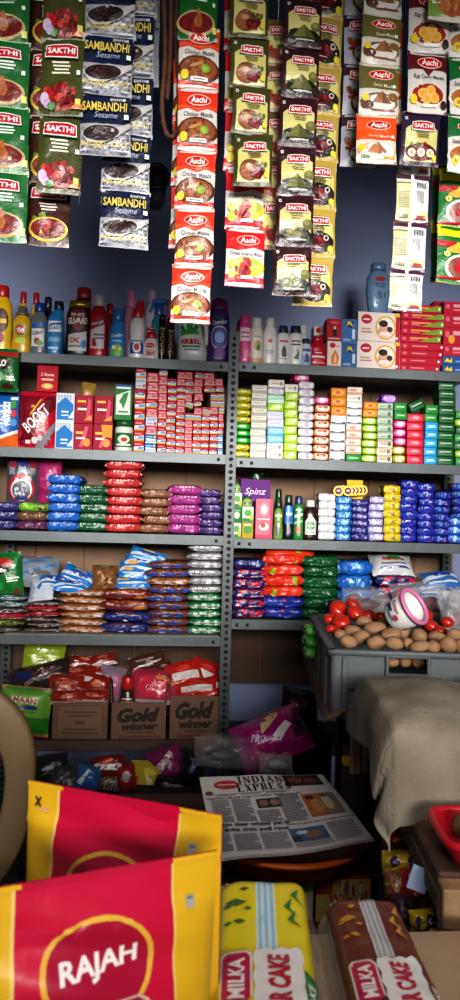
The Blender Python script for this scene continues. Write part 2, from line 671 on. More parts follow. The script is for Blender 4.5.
# ------------------------------------------------------------------ counter
ctr = thing('shop_counter', 'beige shop counter in front holding cake packs and spice pouches', 'counter', (.1, .42, 0))
mb = MB()
mb.bm(box_bm(2.4, .79, .03, .004, 2, (0, .055, .665)), M('b79d80', rough=.45, bump=.06, bs=40, var=.18, vs=9))
mb.build('counter_top', ctr)
mb = MB()
mb.bm(box_bm(2.34, .03, .65, .002, 1, (0, .38, .325)), M('6b513d', rough=.6, bump=.1, bs=20, var=.3))
mb.build('rear_panel', ctr)
mb = MB()
mb.bm(box_bm(2.34, .03, .65, .002, 1, (0, -.28, .325)), M('6b513d', rough=.6, bump=.1, bs=20, var=.3))
mb.build('front_panel', ctr)

# ------------------------------------------------------------------ light through the open shop front, plus an added fill lamp
def area(name, loc, target, sx, sy, power, col):
    ld = bpy.data.lights.new(name, 'AREA')
    ld.shape = 'RECTANGLE'
    ld.size, ld.size_y = sx, sy
    ld.energy = power
    ld.color = col
    o = bpy.data.objects.new(name, ld)
    COL.objects.link(o)
    o.location = loc
    o.rotation_euler = (Vector(target) - Vector(loc)).to_track_quat('-Z', 'Y').to_euler()
    return o


dl = area('daylight', (.5, -3.0, 2.0), (.25, 2.9, 1.38), 3.4, 1.0, 35, (1, .97, .93))
dl.data.spread = R(33)
tl = area('fill_light', (.15, .3, 2.15), (.2, 1.3, .6), 1.2, .12, 3.8, (1, .96, .92))  # unseen fill lamp added overhead to brighten the counter goods and newspaper
tl.data.spread = R(95)
w = bpy.data.worlds.new('world')
SC.world = w
w.use_nodes = True
w.node_tree.nodes['Background'].inputs['Color'].default_value = (.75, .85, 1, 1)
w.node_tree.nodes['Background'].inputs['Strength'].default_value = .3
try:
    SC.cycles.use_denoising = True
except Exception:
    pass
SC.cycles.max_bounces = 6
SC.cycles.transparent_max_bounces = 12
# ================================================================== hanging sachet strips
SW, SH_ = .1, .135
CREAM, WHITE, RED = 'e6e0a8', 'ece9e4', 'c22026'


def sakthi(cx, cy, w, h):
    """red arched name panel with a white outline"""
    def arch(k, g):
        a = w / 2 + g
        b = h / 2 + g * .8
        return [(cx - a, cy - b), (cx + a, cy - b), (cx + a * .94, cy + b * .72), (cx + a * .45, cy + b), (cx - a * .45, cy + b), (cx - a * .94, cy + b * .72)]
    return [('p', arch(0, .035), '2b5b35'), ('p', arch(0, .022), 'f1eee8'), ('p', arch(0, .004), 'b81a2c'),
            ('t', 'SAKTHI', cx, cy - .005, w * .86, h * .55, 'f4f0ee', 0, 0, .03)]


def aachi(cx, cy, w, h):
    return [('e', cx, cy, w / 2 + .02, h / 2 + .016, 'f0c8b0'), ('e', cx, cy, w / 2, h / 2, 'c0141f'),
            ('t', 'Aachi', cx, cy, w * .72, h * .62, 'f8f2ee', 0, .12, .02)]


def lines(cx, y0, n, w, col='efece6', dy=.045, h=.022):
    return [('r', cx - w * (.5 - .07 * (i % 3)), y0 - i * dy - h, cx + w * (.5 - .07 * ((i + 1) % 2)), y0 - i * dy, col) for i in range(n)]


def chunks(cx, cy, rx, ry, cols, n, r, seed):
    q = random.Random(seed)
    o = []
    for i in range(n):
        a, k = q.uniform(0, 6.28), q.uniform(0, 1) ** .5
        o.append(('e', cx + rx * k * math.cos(a), cy + ry * k * math.sin(a), r * q.uniform(.7, 1.2), r * q.uniform(.5, .9), q.choice(cols), q.uniform(0, 3)))
    return o


VEG = [('r', .82, .47, .9, .53, 'e9ece4'), ('e', .86, .5, .022, .016, '3f8a3a')]


def food_bowl(cx, cy, rx, ry, rim, fill, bits, seed, n=9, r=.07):
    return [('e', cx, cy, rx, ry, rim), ('e', cx, cy + .012, rx * .88, ry * .82, fill)] + chunks(cx, cy + .01, rx * .62, ry * .5, bits, n, r, seed)


def heap(cx, y, w, h, c, c2):
    return [('p', [(cx - w / 2, y), (cx + w / 2, y), (cx + w * .2, y + h * .7), (cx, y + h), (cx - w * .22, y + h * .68)], c),
            ('p', [(cx + .02, y), (cx + w / 2, y), (cx + w * .2, y + h * .7), (cx + .01, y + h * .98)], c2)]


def cream_sachet(base, food, topc='8a2a3a'):
    panel = [('p', [(.1, .08), (.93, .08), (.93, .67), (.82, .73), (.21, .73), (.1, .67)], 'c9c27c'),
             ('r', .08, .84, .15, .9, 'e9ece4'), ('e', .115, .87, .022, .018, '3f8a3a')]
    return panel + food + sakthi(.54, .73, .56, .14) + lines(.54, .62, 3, .36, '8a7a4a', .042, .02)


SPEC = {
    'green_chicken': ('15632c', 'b9c8ac', lines(.5, .69, 3, .5, 'dfe8dc') + food_bowl(.45, .24, .5, .19, 'b9a070', '6d1216', ('7d1a16', '8f2418', '5a0e12'), 3) +
                      [('p', [(.42, .2), (.56, .18), (.62, .26), (.56, .36), (.53, .46), (.47, .46), (.47, .36), (.4, .3)], 'a8672e'), ('e', .51, .28, .07, .08, '96551f'),
                       ('r', .88, .1, .98, .2, 'd8d070'), ('r', .86, .5, .93, .56, 'dfe8dc')] + sakthi(.45, .8, .78, .13)),
    'chicken65': ('474a1e', '9a9f88', lines(.47, .68, 4, .42, 'e2e0cc') + [('e', .47, .16, .42, .1, '93221e')] +
                  chunks(.47, .26, .33, .12, ('a81c1e', 'b82a22', '7a1014', 'c03c2c', '5e0c10'), 40, .06, 5) +
                  [('e', .13, .19, .1, .08, 'c9b4cc'), ('e', .2, .13, .09, .06, 'b79ac0'), ('e', .3, .1, .1, .045, '3c7c2e'), ('r', .83, .12, .95, .2, 'd6cf72'), ('p', [(.7, .07), (1, .07), (1, .14), (.82, .12)], 'c87a35'), ('r', .84, .5, .92, .56, 'dfe8dc')] + sakthi(.48, .8, .72, .15)),
    'mutton': ('3d1d14', 'b5a49a', lines(.5, .66, 3, .42, 'e8ddd4') + chunks(.35, .4, .2, .07, ('7d8d2a', '98a436', '5d7426'), 9, .07, 6) +
               food_bowl(.52, .25, .46, .19, 'd0b042', '6e1018', ('7f1b1e', '5c0c14', '9c2c28'), 7, 12) + sakthi(.5, .81, .78, .15)),
    'sesame': ('16213f', 'b8b8ba', [('r', 0, .06, 1, .5, '9c9ca2')] + [('p', [(.02 + .09 * i, .1 + .075 * j), (.06 + .09 * i, .09 + .075 * j), (.08 + .09 * i, .13 + .075 * j), (.04 + .09 * i, .14 + .075 * j)], 'bcbcc0' if (i + j) % 2 else '74747c') for i in range(11) for j in range(5)] +
               [('p', [(.06, .27), (.2, .44), (.55, .48), (.75, .42), (1, .52), (1, .44), (.75, .28), (.45, .17), (.15, .17)], 'b8b6b4'), ('e', .42, .33, .36, .125, '2c1518', .06)] +
               chunks(.42, .34, .24, .06, ('4a2426', '1c0c0e', '5a3032', '3a1a1c'), 34, .028, 9) +
               [('t', 'சம்பந்தி பொடி', .48, .13, .9, .1, 'd9c23a', 0, 0, .01), ('t', 'SAMBANDHI', .49, .74, .88, .15, 'd8c258', 0, 0, .02), ('t', 'Sesame', .52, .6, .46, .1, 'aab4d0', 0, .3, 0), ('t', 'IDHAYAM', .75, .86, .3, .05, 'e6e6e6'), ('r', .88, .55, .97, .63, 'dde8d8')]),
    'aachi_chicken': ('d2ccc6', 'c04a30', [('p', [(0, .62), (.25, .66), (.5, .6), (.75, .66), (1, .62), (1, .94), (0, .94)], 'd23a20'), ('p', [(0, .64), (.25, .68), (.5, .62), (.75, .68), (1, .64), (1, .7), (0, .7)], 'dc5a35')] +
                      [('t', 'Chicken Masala', .52, .56, .74, .075, '4c4a52', 0, 0, .005)] +
                      [('r', 0, .06, 1, .13, 'c8361e')] + food_bowl(.5, .3, .52, .22, '5a2c1a', '8a4c26', ('a0602f', '743a1c', '94562a', '6a3218', 'b4723c'), 11, 26, .07) + [('e', .42, .36, .16, .03, 'b98a5c', .2)] +
                      [('e', .66, .31, .11, .07, '7d9a32'), ('e', .64, .3, .07, .05, '98b444'), ('e', .14, .2, .1, .075, 'd9c528'), ('r', .3, .11, .72, .17, 'e4dcd4'), ('r', .36, .13, .66, .15, '7a5a4c')] + aachi(.52, .77, .56, .15)),
    'aachi_kabab': ('d4cfc8', 'b01a30', [('p', [(0, .64), (.3, .6), (.7, .66), (1, .62), (1, .94), (0, .94)], 'cc2026'), ('p', [(0, .06), (1, .06), (1, .16), (0, .2)], 'bf1a2e')] +
                    [('t', 'Chicken Kabab 65 Masala', .52, .55, .86, .065, '4c4a52', 0, 0, .005), ('e', .55, .33, .46, .17, 'c9bb3e'), ('e', .78, .38, .17, .08, 'a9b552')] +
                    chunks(.5, .32, .28, .12, ('b8242c', '9a1420', 'c83a3c', '7e101a'), 24, .07, 13) +
                    [('e', .16, .2, .1, .08, 'd9c528'), ('e', .16, .36, .1, .075, 'd2bf2c'), ('r', .4, .12, .72, .17, 'e4dcd4')] + aachi(.56, .77, .56, .15)),
    'cream_chicken': ('45431d', '5a5629', cream_sachet('45431d', [('e', .42, .3, .28, .2, '7a4426'), ('e', .34, .28, .16, .15, '96582f'), ('e', .4, .36, .1, .05, 'b07a48')] + chunks(.62, .24, .2, .07, ('7c1526', '8a1a30', '560c18', '681224'), 24, .06, 14) + chunks(.7, .4, .16, .06, ('586e26', '7d8e34', '8a2a2a'), 7, .05, 15) + [('e', .85, .2, .06, .06, 'd6c83a')])),
    'cream_copper': ('7b5a35', '9a7747', cream_sachet('7b5a35', [('e', .55, .24, .4, .14, 'b58a58'), ('e', .55, .25, .34, .11, '7e2d22')] + chunks(.55, .26, .22, .06, ('c9b4a0', '9c4030', 'd8c8b8'), 8, .06, 16) + chunks(.26, .36, .12, .04, ('a02a22', 'b83a2c'), 6, .05, 17) + [('e', .6, .4, .12, .04, '4f7a34')])),
    'cream_green': ('38161c', '4e2a2a', cream_sachet('38161c', [('r', .1, .08, .93, .24, '1a1615'), ('e', .52, .23, .42, .14, '161414'), ('p', [(.1, .3), (.3, .36), (.35, .33), (.2, .27)], '1a1717'), ('e', .84, .42, .14, .1, '6a6a38'), ('e', .82, .45, .08, .05, '8a8a50')] + heap(.52, .18, .62, .27, '74733a', '5a5a2c') + [('r', .3, .12, .8, .15, 'b9b6ac')])),
    'cream_chilli': ('b59a4a', 'c9ae5c', cream_sachet('b59a4a', [('e', .55, .3, .4, .22, '1d1512')] + chunks(.52, .28, .26, .12, ('6e1420', '8e1c28', '54101a', '420c14'), 24, .07, 19) + [('ring', .74, .38, .07, .06, .4, 'd6cfc2'), ('e', .85, .16, .07, .07, 'd9c93a'), ('r', .3, .17, .6, .19, 'cfa8a8')])),
    'cream_egg': ('33203e', '46304e', cream_sachet('33203e', [('e', .52, .25, .42, .16, '5c1a1c'), ('e', .52, .24, .36, .12, '7a2a20')] + [('e', x, .24, .1, .075, 'eee9de') for x in (.28, .52, .76)] + [('e', x, .24, .045, .04, 'd8b04a') for x in (.28, .52, .76)] + chunks(.5, .38, .25, .03, ('8a2020', '5a7a34'), 6, .04, 21) + [('e', .86, .16, .06, .06, 'd9c93a')])),
    'biriyani': ('a9aab2', '3e1f33', [('r', 0, .76, 1, .94, '3e1f33')] + lines(.6, .62, 3, .5, '6a6a78') + chunks(.2, .42, .18, .09, ('a42a26', '8c1e1e', '4d7a34'), 9, .07, 22) +
                 food_bowl(.62, .24, .42, .2, '2c1a1a', 'bda588', ('d4c2a0', 'c89a6a', 'e2d6bc'), 23, 12, .07) + sakthi(.52, .77, .74, .14)),
    'garam': ('cfc9be', 'a89a82', [('r', 0, .5, 1, .94, '6a6432'), ('t', 'Garam Masala', .6, .57, .52, .065, 'e8e2c8', 0, 0, .005), ('e', .5, .26, .48, .16, '6e4a34'), ('e', .56, .25, .36, .15, 'ddd8d0'), ('e', .2, .2, .16, .08, '5c2a1c'), ('e', .85, .36, .14, .08, '86652f')] + heap(.56, .24, .5, .22, '9c6a42', '7d5030') + [('e', .14, .33, .09, .065, 'd9c528'), ('r', .3, .1, .9, .13, '8a3d2a'), ('r', .84, .54, .92, .6, 'dde8d8')] + aachi(.54, .76, .6, .16)),
    'curry': ('d4ccc0', 'c07a48', [('r', 0, .46, 1, .94, 'e0581a'), ('t', 'Curry Masala', .56, .53, .56, .065, 'f4e8d8', 0, 0, .005), ('e', .5, .24, .48, .16, 'c9a070'), ('e', .54, .24, .4, .15, 'e6dfd4')] + heap(.52, .2, .56, .22, 'b8784e', '9a5c38') + [('e', .12, .3, .09, .065, 'd9c528'), ('r', .1, .1, .34, .16, '5d7a34'), ('r', .68, .1, .96, .15, 'd8a030'), ('r', .86, .5, .94, .56, 'dde8d8')] + aachi(.54, .75, .58, .16)),
    'egg_curry': ('d0cbc5', '5c1a24', [('r', 0, .68, 1, .94, '641a26'), ('p', [(0, .68), (.3, .72), (.5, .58), (.7, .72), (1, .68), (1, .7), (0, .7)], '641a26'), ('t', 'Egg Curry Masala', .52, .56, .78, .075, '4c4a52', 0, 0, .005)] + food_bowl(.5, .28, .46, .2, 'd8ccc0', '9c2c20', ('a83a26', '8e2418'), 25, 8, .08) +
                  [('e', x, y, .13, .085, 'd9b460') for x, y in ((.36, .3), (.56, .34), (.66, .24), (.46, .22))] + [('e', x, y, .07, .045, 'e2a032') for x, y in ((.36, .3), (.56, .34), (.66, .24), (.46, .22))] + [('e', .13, .2, .09, .075, 'd9c528'), ('e', .9, .14, .08, .07, '3a2a22'), ('r', .36, .09, .74, .14, 'e8e0d6')] + aachi(.52, .78, .6, .16)),
    'sambar': ('d0cbc5', '2c6a3a', [('r', 0, .58, 1, .94, '17692f'), ('p', [(0, .58), (.5, .66), (1, .58), (1, .5), (.5, .5), (0, .5)], 'd0cbc5'), ('t', 'Sambar Masala', .4, .52, .6, .075, '4c4a52', 0, 0, .005)] + food_bowl(.45, .28, .48, .2, 'dad2c6', 'a8662c', ('b57a3a', '95552a', '7d8a34'), 27, 9, .08) + [('e', .2, .2, .11, .08, 'd9c528'), ('e', .2, .2, .05, .04, 'b88a20')] + aachi(.56, .78, .66, .17)),
    'chilli': ('13702c', 'dcc91e', [('r', 0, .8, 1, .94, 'dcc91e'), ('r', 0, .62, 1, .72, 'b51d24'), ('p', [(.2, .58), (.5, .72), (.85, .6), (1, .6), (1, .52), (.2, .52)], 'c8a84c'), ('t', 'Aachi', .62, .66, .5, .12, 'e8c43a', 0, 0, .04), ('e', .62, .27, .46, .24, 'e6e0d8'), ('e', .62, .27, .4, .2, '8a4a3a')] + chunks(.68, .29, .24, .12, ('c01438', 'd41e48', 'a80e2c'), 20, .07, 29) + [('e', .2, .48, .07, .05, 'd8d880'), ('e', .2, .48, .03, .02, '8a9a30'), ('r', 0, .06, 1, .1, 'b51d24')]),
    'orange_rice': ('d8d2c4', 'c9b48a', [('r', 0, .3, 1, .94, 'cf8a4a'), ('r', 0, .06, .4, .3, '7d9a3a'), ('r', .08, .26, .34, .34, 'f0ece4'), ('e', .62, .3, .42, .22, 'b5653a')] + chunks(.62, .3, .3, .16, ('c97a4a', 'a5522c', 'd8955c'), 14, .09, 31)),
    'back': ('d9d5cf', '50283e', [('r', 0, .9, 1, 1, '50283e'), ('r', 0, 0, 1, .06, '6a4452'), ('r', 0, .06, .44, .86, 'd8d3a6'), ('r', .5, .06, .96, .9, 'e4e2e2'), ('r', .44, 0, .53, 1, 'ecebe8')] +
             [('r', .06, .62 - .04 * i, .38, .636 - .04 * i, '8f8c78') for i in range(9)] + [('r', .0, .8, .42, .82, '6c6a6a')] + [('r', .6 + .028 * i, .72, .6 + .028 * i + (.008 if i % 3 else .018), .84, '3a383c') for i in range(11)] +
             [('r', .58 + .05 * i, .4, .6 + .05 * i, .66, '9a989c') for i in range(5)] + [('r', .54, .08, .94, .22, 'd8d296'), ('p', [(.58, .08), (.9, .08), (.86, .15), (.62, .15)], 'a8505a'), ('r', .08, .1, .36, .16, '8f8c78')]),
    'silver': ('9a9a9e', 'b8b8bc', [('r', .45, 0, .55, 1, 'a8a8ac'), ('r', .1, .3, .4, .6, '85858c')]),
}
_S = {}


def sachet_mesh(kind, var):
    k = (kind, var)
    if k not in _S:
        base, seal, ops = SPEC[kind]
        _S[k] = pouch(SW, SH_, .013, base, ops, seal, seed=var * 13 + len(kind), top=True, back='b9b9bd', fin=dict(rough=.34, bump=.22, bs=55.), wob=.0035, g=(10, 12)).mesh('sachet')
    return _S[k]


def strip(label, Y, segs, group='sachet strips hanging from rails', plabel=None):
    """segs: (kind, ytop, ybottom, xcentre, width px), listed from the top"""
    k0, yt, yb, xc, wd = segs[0]
    p0 = at(xc, yt, Y)
    root = thing('sachet_strip', label, 'sachet strip', p0, group=group)
    kinds = [s[0] for s in segs]
    for i, (kind, yt, yb, xc, wd) in enumerate(segs):
        a, b = at(xc, yt, Y), at(xc - (yb - yt) * .03, yb, Y)
        h = (a - b).length * 1.03
        o = place(sachet_mesh(kind, rnd.randrange(3)), 'sachet', root, a - p0 + Vector((0, rnd.uniform(-.002, .002), 0)),
                  (R(rnd.uniform(-2.5, 2.5)), math.atan2(a.x - b.x, a.z - b.z) * 0 + R(rnd.uniform(-1.2, 1.2)), R(rnd.uniform(-5, 5))), scale=(wd * mpp(Y) / SW, 1, h / SH_))
        if len(set(kinds)) > 1 and kinds.count(kind) == 1 and plabel:
            o['label'] = plabel
    # tie thread up to the rail
    mb = MB()
    tube(mb, [(0, 0, -.004), (.003, .002, (RAILZ - p0.z) * .5), (0, 0, RAILZ - p0.z)], .0012, M('c9bfae', rough=.8), 5)
    mb.build('thread', root)
    return root


Y1, Y2, Y3 = 1.69, 1.75, 1.81
RAILZ = 2.62
for i, Y in enumerate((Y1, Y2, Y3)):
    mb = MB()
    tube(mb, [(-1.92, Y, RAILZ + .004), (2.32, Y, RAILZ + .004)], .005, M('6d6d70', rough=.4, metal=.8), 8)
    struct('trim_%d' % (i + 1), mb)


def segs(kind, ys, x0, x1, w, y0=None):
    """even run of equal sachets; x interpolates from first to last"""
    o = []
    n = len(ys) - 1
    for i in range(n):
        t = i / max(1, n - 1)
        o.append((kind, ys[i], ys[i + 1], x0 + (x1 - x0) * t, w))
    return o


strip('dark green chicken masala sachet strip at the far left edge', Y1, segs('green_chicken', (-25, 41, 107, 172, 240), 5, 2, 52))
strip('brown mutton masala strip half hidden behind the olive chicken strip', Y2, segs('mutton', (-15, 50, 117, 183, 246), 52, 50, 43))
strip('olive chilli chicken strip with red pieces, left of the sesame strips', Y1, segs('chicken65', (-37, 39, 116, 192), 66, 62, 44))
strip('front navy and white sesame powder strip ending above the longer one', Y1, segs('sesame', (-26, 36, 95, 155), 111, 106, 51))
strip('longer navy and white sesame powder strip behind the front one', Y2, segs('sesame', (-45, 15, 76, 134, 191, 247), 133, 126, 49))
strip('plain silver sachet strip behind the sesame strips beside the rope', Y3, segs('silver', (-40, 27, 86), 142, 140, 40))
strip('orange and white chicken masala strip topped by one green sachet', Y1, [('green_chicken', -25, 41, 199, 40), ('aachi_chicken', 26, 88, 200, 42), ('aachi_chicken', 88, 150, 198, 41), ('aachi_chicken', 150, 208, 197, 40), ('aachi_chicken', 208, 265, 195.5, 39.5), ('aachi_chicken', 265, 322, 192, 40)], plabel='green chicken masala sachet tied to the top')
strip('orange and white strip mostly hidden behind the front chicken masala strip', Y2, segs('aachi_chicken', (60, 122, 186, 248), 194, 192, 41))
strip('red and white kabab masala strip below the olive chicken strip', Y2, segs('aachi_kabab', (-10, 50, 110, 170, 228, 286), 244, 246, 40))
strip('olive strip with cream panels and chicken pictures', Y1, segs('cream_chicken', (-14, 38, 87, 134, 186), 249, 254, 40))
strip('copper brown strip with cream panels, behind the green powder strip', Y2 + .012, segs('cream_copper', (20, 66, 112, 160, 205), 278, 277, 36)[:4] + [('cream_copper', 195, 249, 274, 36)])
strip('dark maroon strip with cream panels and heaps of green powder', Y1, segs('cream_green', (0, 48, 97, 146, 195, 246, 294), 303, 292.5, 40))
strip('gold strip with dried red chillies on cream panels', Y2, segs('cream_chilli', (-33, 17, 67, 114, 160, 209, 257, 305), 326, 313.5, 41))
strip('grey and maroon rice masala strip between gold and olive strips', Y2 + .015, segs('biriyani', (-35, 16, 66, 115, 166), 364, 361, 40))
strip('olive garam masala strip ending in one bright orange sachet', Y1, [('garam', -37, 15, 383, 42), ('garam', 14, 64, 382, 42), ('garam', 64, 115, 379, 43), ('curry', 114, 163, 376.5, 43)], plabel='orange curry masala sachet at the bottom')
strip('orange curry strip hidden behind the olive garam masala strip', Y2, segs('curry', (20, 70, 122), 386, 384, 38))
strip('maroon and white egg curry strip ending in one purple sachet', Y1, [('egg_curry', -10, 53, 430, 44), ('egg_curry', 52, 114, 427, 43), ('cream_egg', 113, 164, 421, 42)], plabel='purple cream panel sachet with boiled eggs')
strip('strip of sachets hung backwards showing pale backs and barcodes', Y2 - .012, segs('back', (128, 175, 222.5, 270, 310), 416, 407, 36))
strip('green and white sambar strip cut by the right edge', Y1, segs('sambar', (4, 58, 115, 172), 470, 468, 44))
strip('short orange and green rice sachet strip at the top right corner', Y1 - .03, segs('orange_rice', (-36, 22), 446, 446, 42))
strip('front yellow, green and red chilli strip at the right edge', Y2, segs('chilli', (171, 227, 283), 462, 459, 48))
strip('rear yellow, green and red chilli strip peeking out at its left', Y3, segs('chilli', (165, 222, 281), 454, 452, 46))

# rope loop hanging beside the sachets
mb = MB()
rope = M('6a4430', rough=.9, bump=.8, bs=160)


def loop(pts, r=.0055):
    P = [at(x, y, y3) for x, y, y3 in pts]
    Q = []
    for i in range(len(P) - 1):
        for k in range(6):
            t = k / 6
            a, b, c, d = P[max(i - 1, 0)], P[i], P[i + 1], P[min(i + 2, len(P) - 1)]
            Q.append(.5 * ((2 * b) + (c - a) * t + (2 * a - 5 * b + 4 * c - d) * t * t + (3 * b - a - 3 * c + d) * t ** 3))
    Q.append(P[-1])
    tube(mb, [q - at(170, 0, 1.74) for q in Q], [r * (1 + .16 * math.sin(i * 2.1)) for i in range(len(Q))], rope, 8)


loop([(163, -75, 1.74), (164, 0, 1.74), (165, 60, 1.74), (162, 105, 1.74), (166, 132, 1.74), (175, 134, 1.74), (179, 100, 1.75), (176, 40, 1.75), (177, 0, 1.74), (176, -75, 1.74)])
loop([(170, -75, 1.75), (171, 10, 1.75), (170, 60, 1.755), (167, 100, 1.76)])
mb.build('rope', None, at(170, 0, 1.74), label='looped brown coir rope hanging left of the chicken masala strip', cat='rope')

# small dark fixture on the wall behind the sesame strips
p = at(157, 188, YW)
fx = thing('wall_fixture', 'dark round holder with a grey ball mounted on the blue wall', 'wall fixture', (p.x, YW, p.z))
mb = MB()
mb.bm(box_bm(.075, .03, .13, .012, 3, (0, -.015, .02)), M('1e1a1e', rough=.4, var=.2), True)
mb.build('back_plate', fx)
mb = MB()
tube(mb, [(.045 * math.cos(a) - .002, -.045, .03 + .05 * math.sin(a)) for a in [2 * math.pi * i / 20 for i in range(21)]], .012, M('191619', rough=.35), 8)
mb.build('ring', fx)
mb = MB()
bm = bmesh.new()
bmesh.ops.create_uvsphere(bm, u_segments=16, v_segments=10, radius=.037, matrix=Matrix.Translation((0, -.05, -.07)))
mb.bm(bm, M('55525c', rough=.45, var=.2), True)
mb.build('ball', fx)
# thin pin beside the olive strip
mb = MB()
a = at(80, 168, Y1 - .03)
tube(mb, [(0, 0, 0), (.0005, 0, -.08)], .0014, M('77706c', rough=.4, metal=.6), 6)
bm = bmesh.new()
bmesh.ops.create_uvsphere(bm, u_segments=8, v_segments=6, radius=.003)
mb.bm(bm, M('77706c', rough=.4, metal=.6), True)
mb.build('pin', None, a, label='thin steel pin hanging beside the olive chilli chicken strip', cat='pin')
# ================================================================== bottles and boxes on the top shelf, other bottles
def place_x(x0, x1, py, Y):
    a, b = at(x0, py, Y), at(x1, py, Y)
    return (a.x + b.x) / 2, (b - a).length


BODY = {   # z, rx, ry(relative), ox, exponent  (fractions of full height / half width)
    'plain': [(0, .86, 1, 0, 2.6), (.02, .97, 1, 0, 2.6), (.08, 1, 1, 0, 2.6), (.62, 1, 1, 0, 2.6), (.74, .9, 1, 0, 2.4), (.81, .62, 1, 0, 2), (.84, .56, 1, 0, 2)],
    'tall': [(0, .88, 1, 0, 2.8), (.015, .98, 1, 0, 2.8), (.1, 1, 1, 0, 2.8), (.7, .97, 1, 0, 2.6), (.78, .84, 1, 0, 2.4), (.82, .7, 1, 0, 2.1), (.825, .6, 1, 0, 2)],
    'waist': [(0, .9, 1, 0, 2.6), (.03, 1, 1, 0, 2.6), (.25, .98, 1, 0, 2.6), (.42, .84, 1, 0, 2.6), (.58, .93, 1, 0, 2.6), (.7, .9, 1, 0, 2.4), (.78, .62, 1, 0, 2), (.82, .54, 1, 0, 2)],
    'angled': [(0, .9, 1, 0, 3), (.02, 1, 1, 0, 3), (.1, 1, 1, 0, 3), (.6, 1, 1, -.02, 3), (.7, .9, 1, .05, 2.6), (.77, .74, 1, .22, 2.2), (.82, .62, 1, .34, 2), (.85, .58, 1, .38, 2)],
    'cone': [(0, .92, 1, 0, 2.6), (.02, 1, 1, 0, 2.6), (.3, 1, 1, 0, 2.6), (.55, .92, 1, 0, 2.4), (.72, .7, 1, 0, 2.1), (.78, .6, 1, 0, 2)],
    'jar': [(0, .88, 1, 0, 2.2), (.03, 1, 1, 0, 2.2), (.66, 1, 1, 0, 2.2), (.72, .92, 1, 0, 2), (.74, .9, 1, 0, 2)],
    'oval': [(0, .6, 1, 0, 2.4), (.02, .72, 1, 0, 2.4), (.2, .88, 1, 0, 2.2), (.5, 1, 1, 0, 2.2), (.72, .9, 1, 0, 2.2), (.84, .6, 1, 0, 2), (.87, .42, 1, 0, 2)],
}
CAPS = {   # relative to neck end z; z fraction up to 1, radius fraction
    'screw': (.02, [(0, .6), (.05, .64), (.9, .6), (1, .52)]),
    'wide': (0, [(0, .74), (.1, .76), (.85, .7), (1, .6)]),
    'dome': (0, [(0, .84), (.1, .86), (.55, .78), (.85, .6), (1, .3)]),
    'flip': (0, [(0, .66), (.3, .64), (.35, .48), (.9, .46), (1, .4)]),
}


def bottle(label, x0, x1, ytop, zs, yf, shape, body, cap, ops=(), lab=(.1, .6), dr=.62, capk='screw', py=350, glass=False, panel=None, span=1.7, lean=0, cat='bottle', name='bottle', group=None, yaw=None, tilt=0, band=None):
    cx, w = place_x(x0, x1, py, yf)
    h = at((x0 + x1) / 2, ytop, yf).z - zs
    d = w * dr
    hw = w / 2
    secs = [(z * h, rx * hw, rx * hw * dr, ox * hw, p) for z, rx, ry, ox, p in BODY[shape]]
    root = thing(name, label, cat, (cx, yf + d / 2, zs), (0, R(tilt), R(yaw if yaw is not None else rnd.uniform(-6, 6))), group)
    mb = MB()
    mat = M(body, rough=.12 if glass else .28, trans=.55 if glass else 0, var=.08, vs=30)
    loft(mb, secs, mat, 24)

    def surf(u, v, e):
        z = (lab[0] + (lab[1] - lab[0]) * v) * h
        s = sec_at(secs, z)
        a = -math.pi / 2 + (u - .5) * span
        x, y = s[1] * sgn_pow(math.cos(a), 2 / s[4]), s[2] * sgn_pow(math.sin(a), 2 / s[4])
        k = 1 + (e + .0004) / max(.004, s[1])
        return Vector((s[3] + x * k, y * k - e, z))
    bd = mb.build('body', root)
    if ops:
        mb = MB()
        print_on(mb, ([('r', 0, 0, 1, 1, panel)] if panel else []) + list(ops), surf, grid=(10, 8), fin=dict(rough=.35))
        mb.build('printed_label', bd)
    z0, r0, ox = secs[-1][0], secs[-1][1] / hw, secs[-1][3]
    dz, prof = CAPS[capk]
    zc = z0 - .012 * h
    sh = (h - zc)
    mb = MB()
    rel = {'screw': 1, 'wide': 1, 'dome': 1, 'flip': 1}[capk]
    cs = [(zc + sh * z, r * hw, r * hw * max(dr, .8 if capk in ('screw', 'flip') else dr), ox, 2.1) for z, r in prof]
    loft(mb, cs, M(cap, rough=.3, var=.06, vs=40), 20)
    mb.build('cap', root)
    if band:
        mb = MB()
        s = sec_at(secs, band[0] * h)
        tb = [(band[0] * h + k, s[1] * 1.03, s[2] * 1.04, s[3] + (.06 * hw if k else 0), s[4]) for k in (0, band[1] * h)]
        loft(mb, tb, M(band[2], rough=.25, metal=.6), 20)
        mb.build('neck_band', root)
    return root, h, w, d


YF1 = YS + .025
YF2 = YS + .13


def stripe(col, y, h=.08, x0=.08, x1=.92):
    return ('r', x0, y, x1, y + h, col)


def txt(s, cx, cy, w, h, col, rot=0, shear=0, bold=.02):
    return ('t', s, cx, cy, w, h, col, rot, shear, bold)


SM = [('r', .2, .3, .8, .33, '7a7a80'), ('r', .25, .24, .75, .265, '9a9aa0'), ('r', .2, .18, .7, .2, '9a9aa0')]

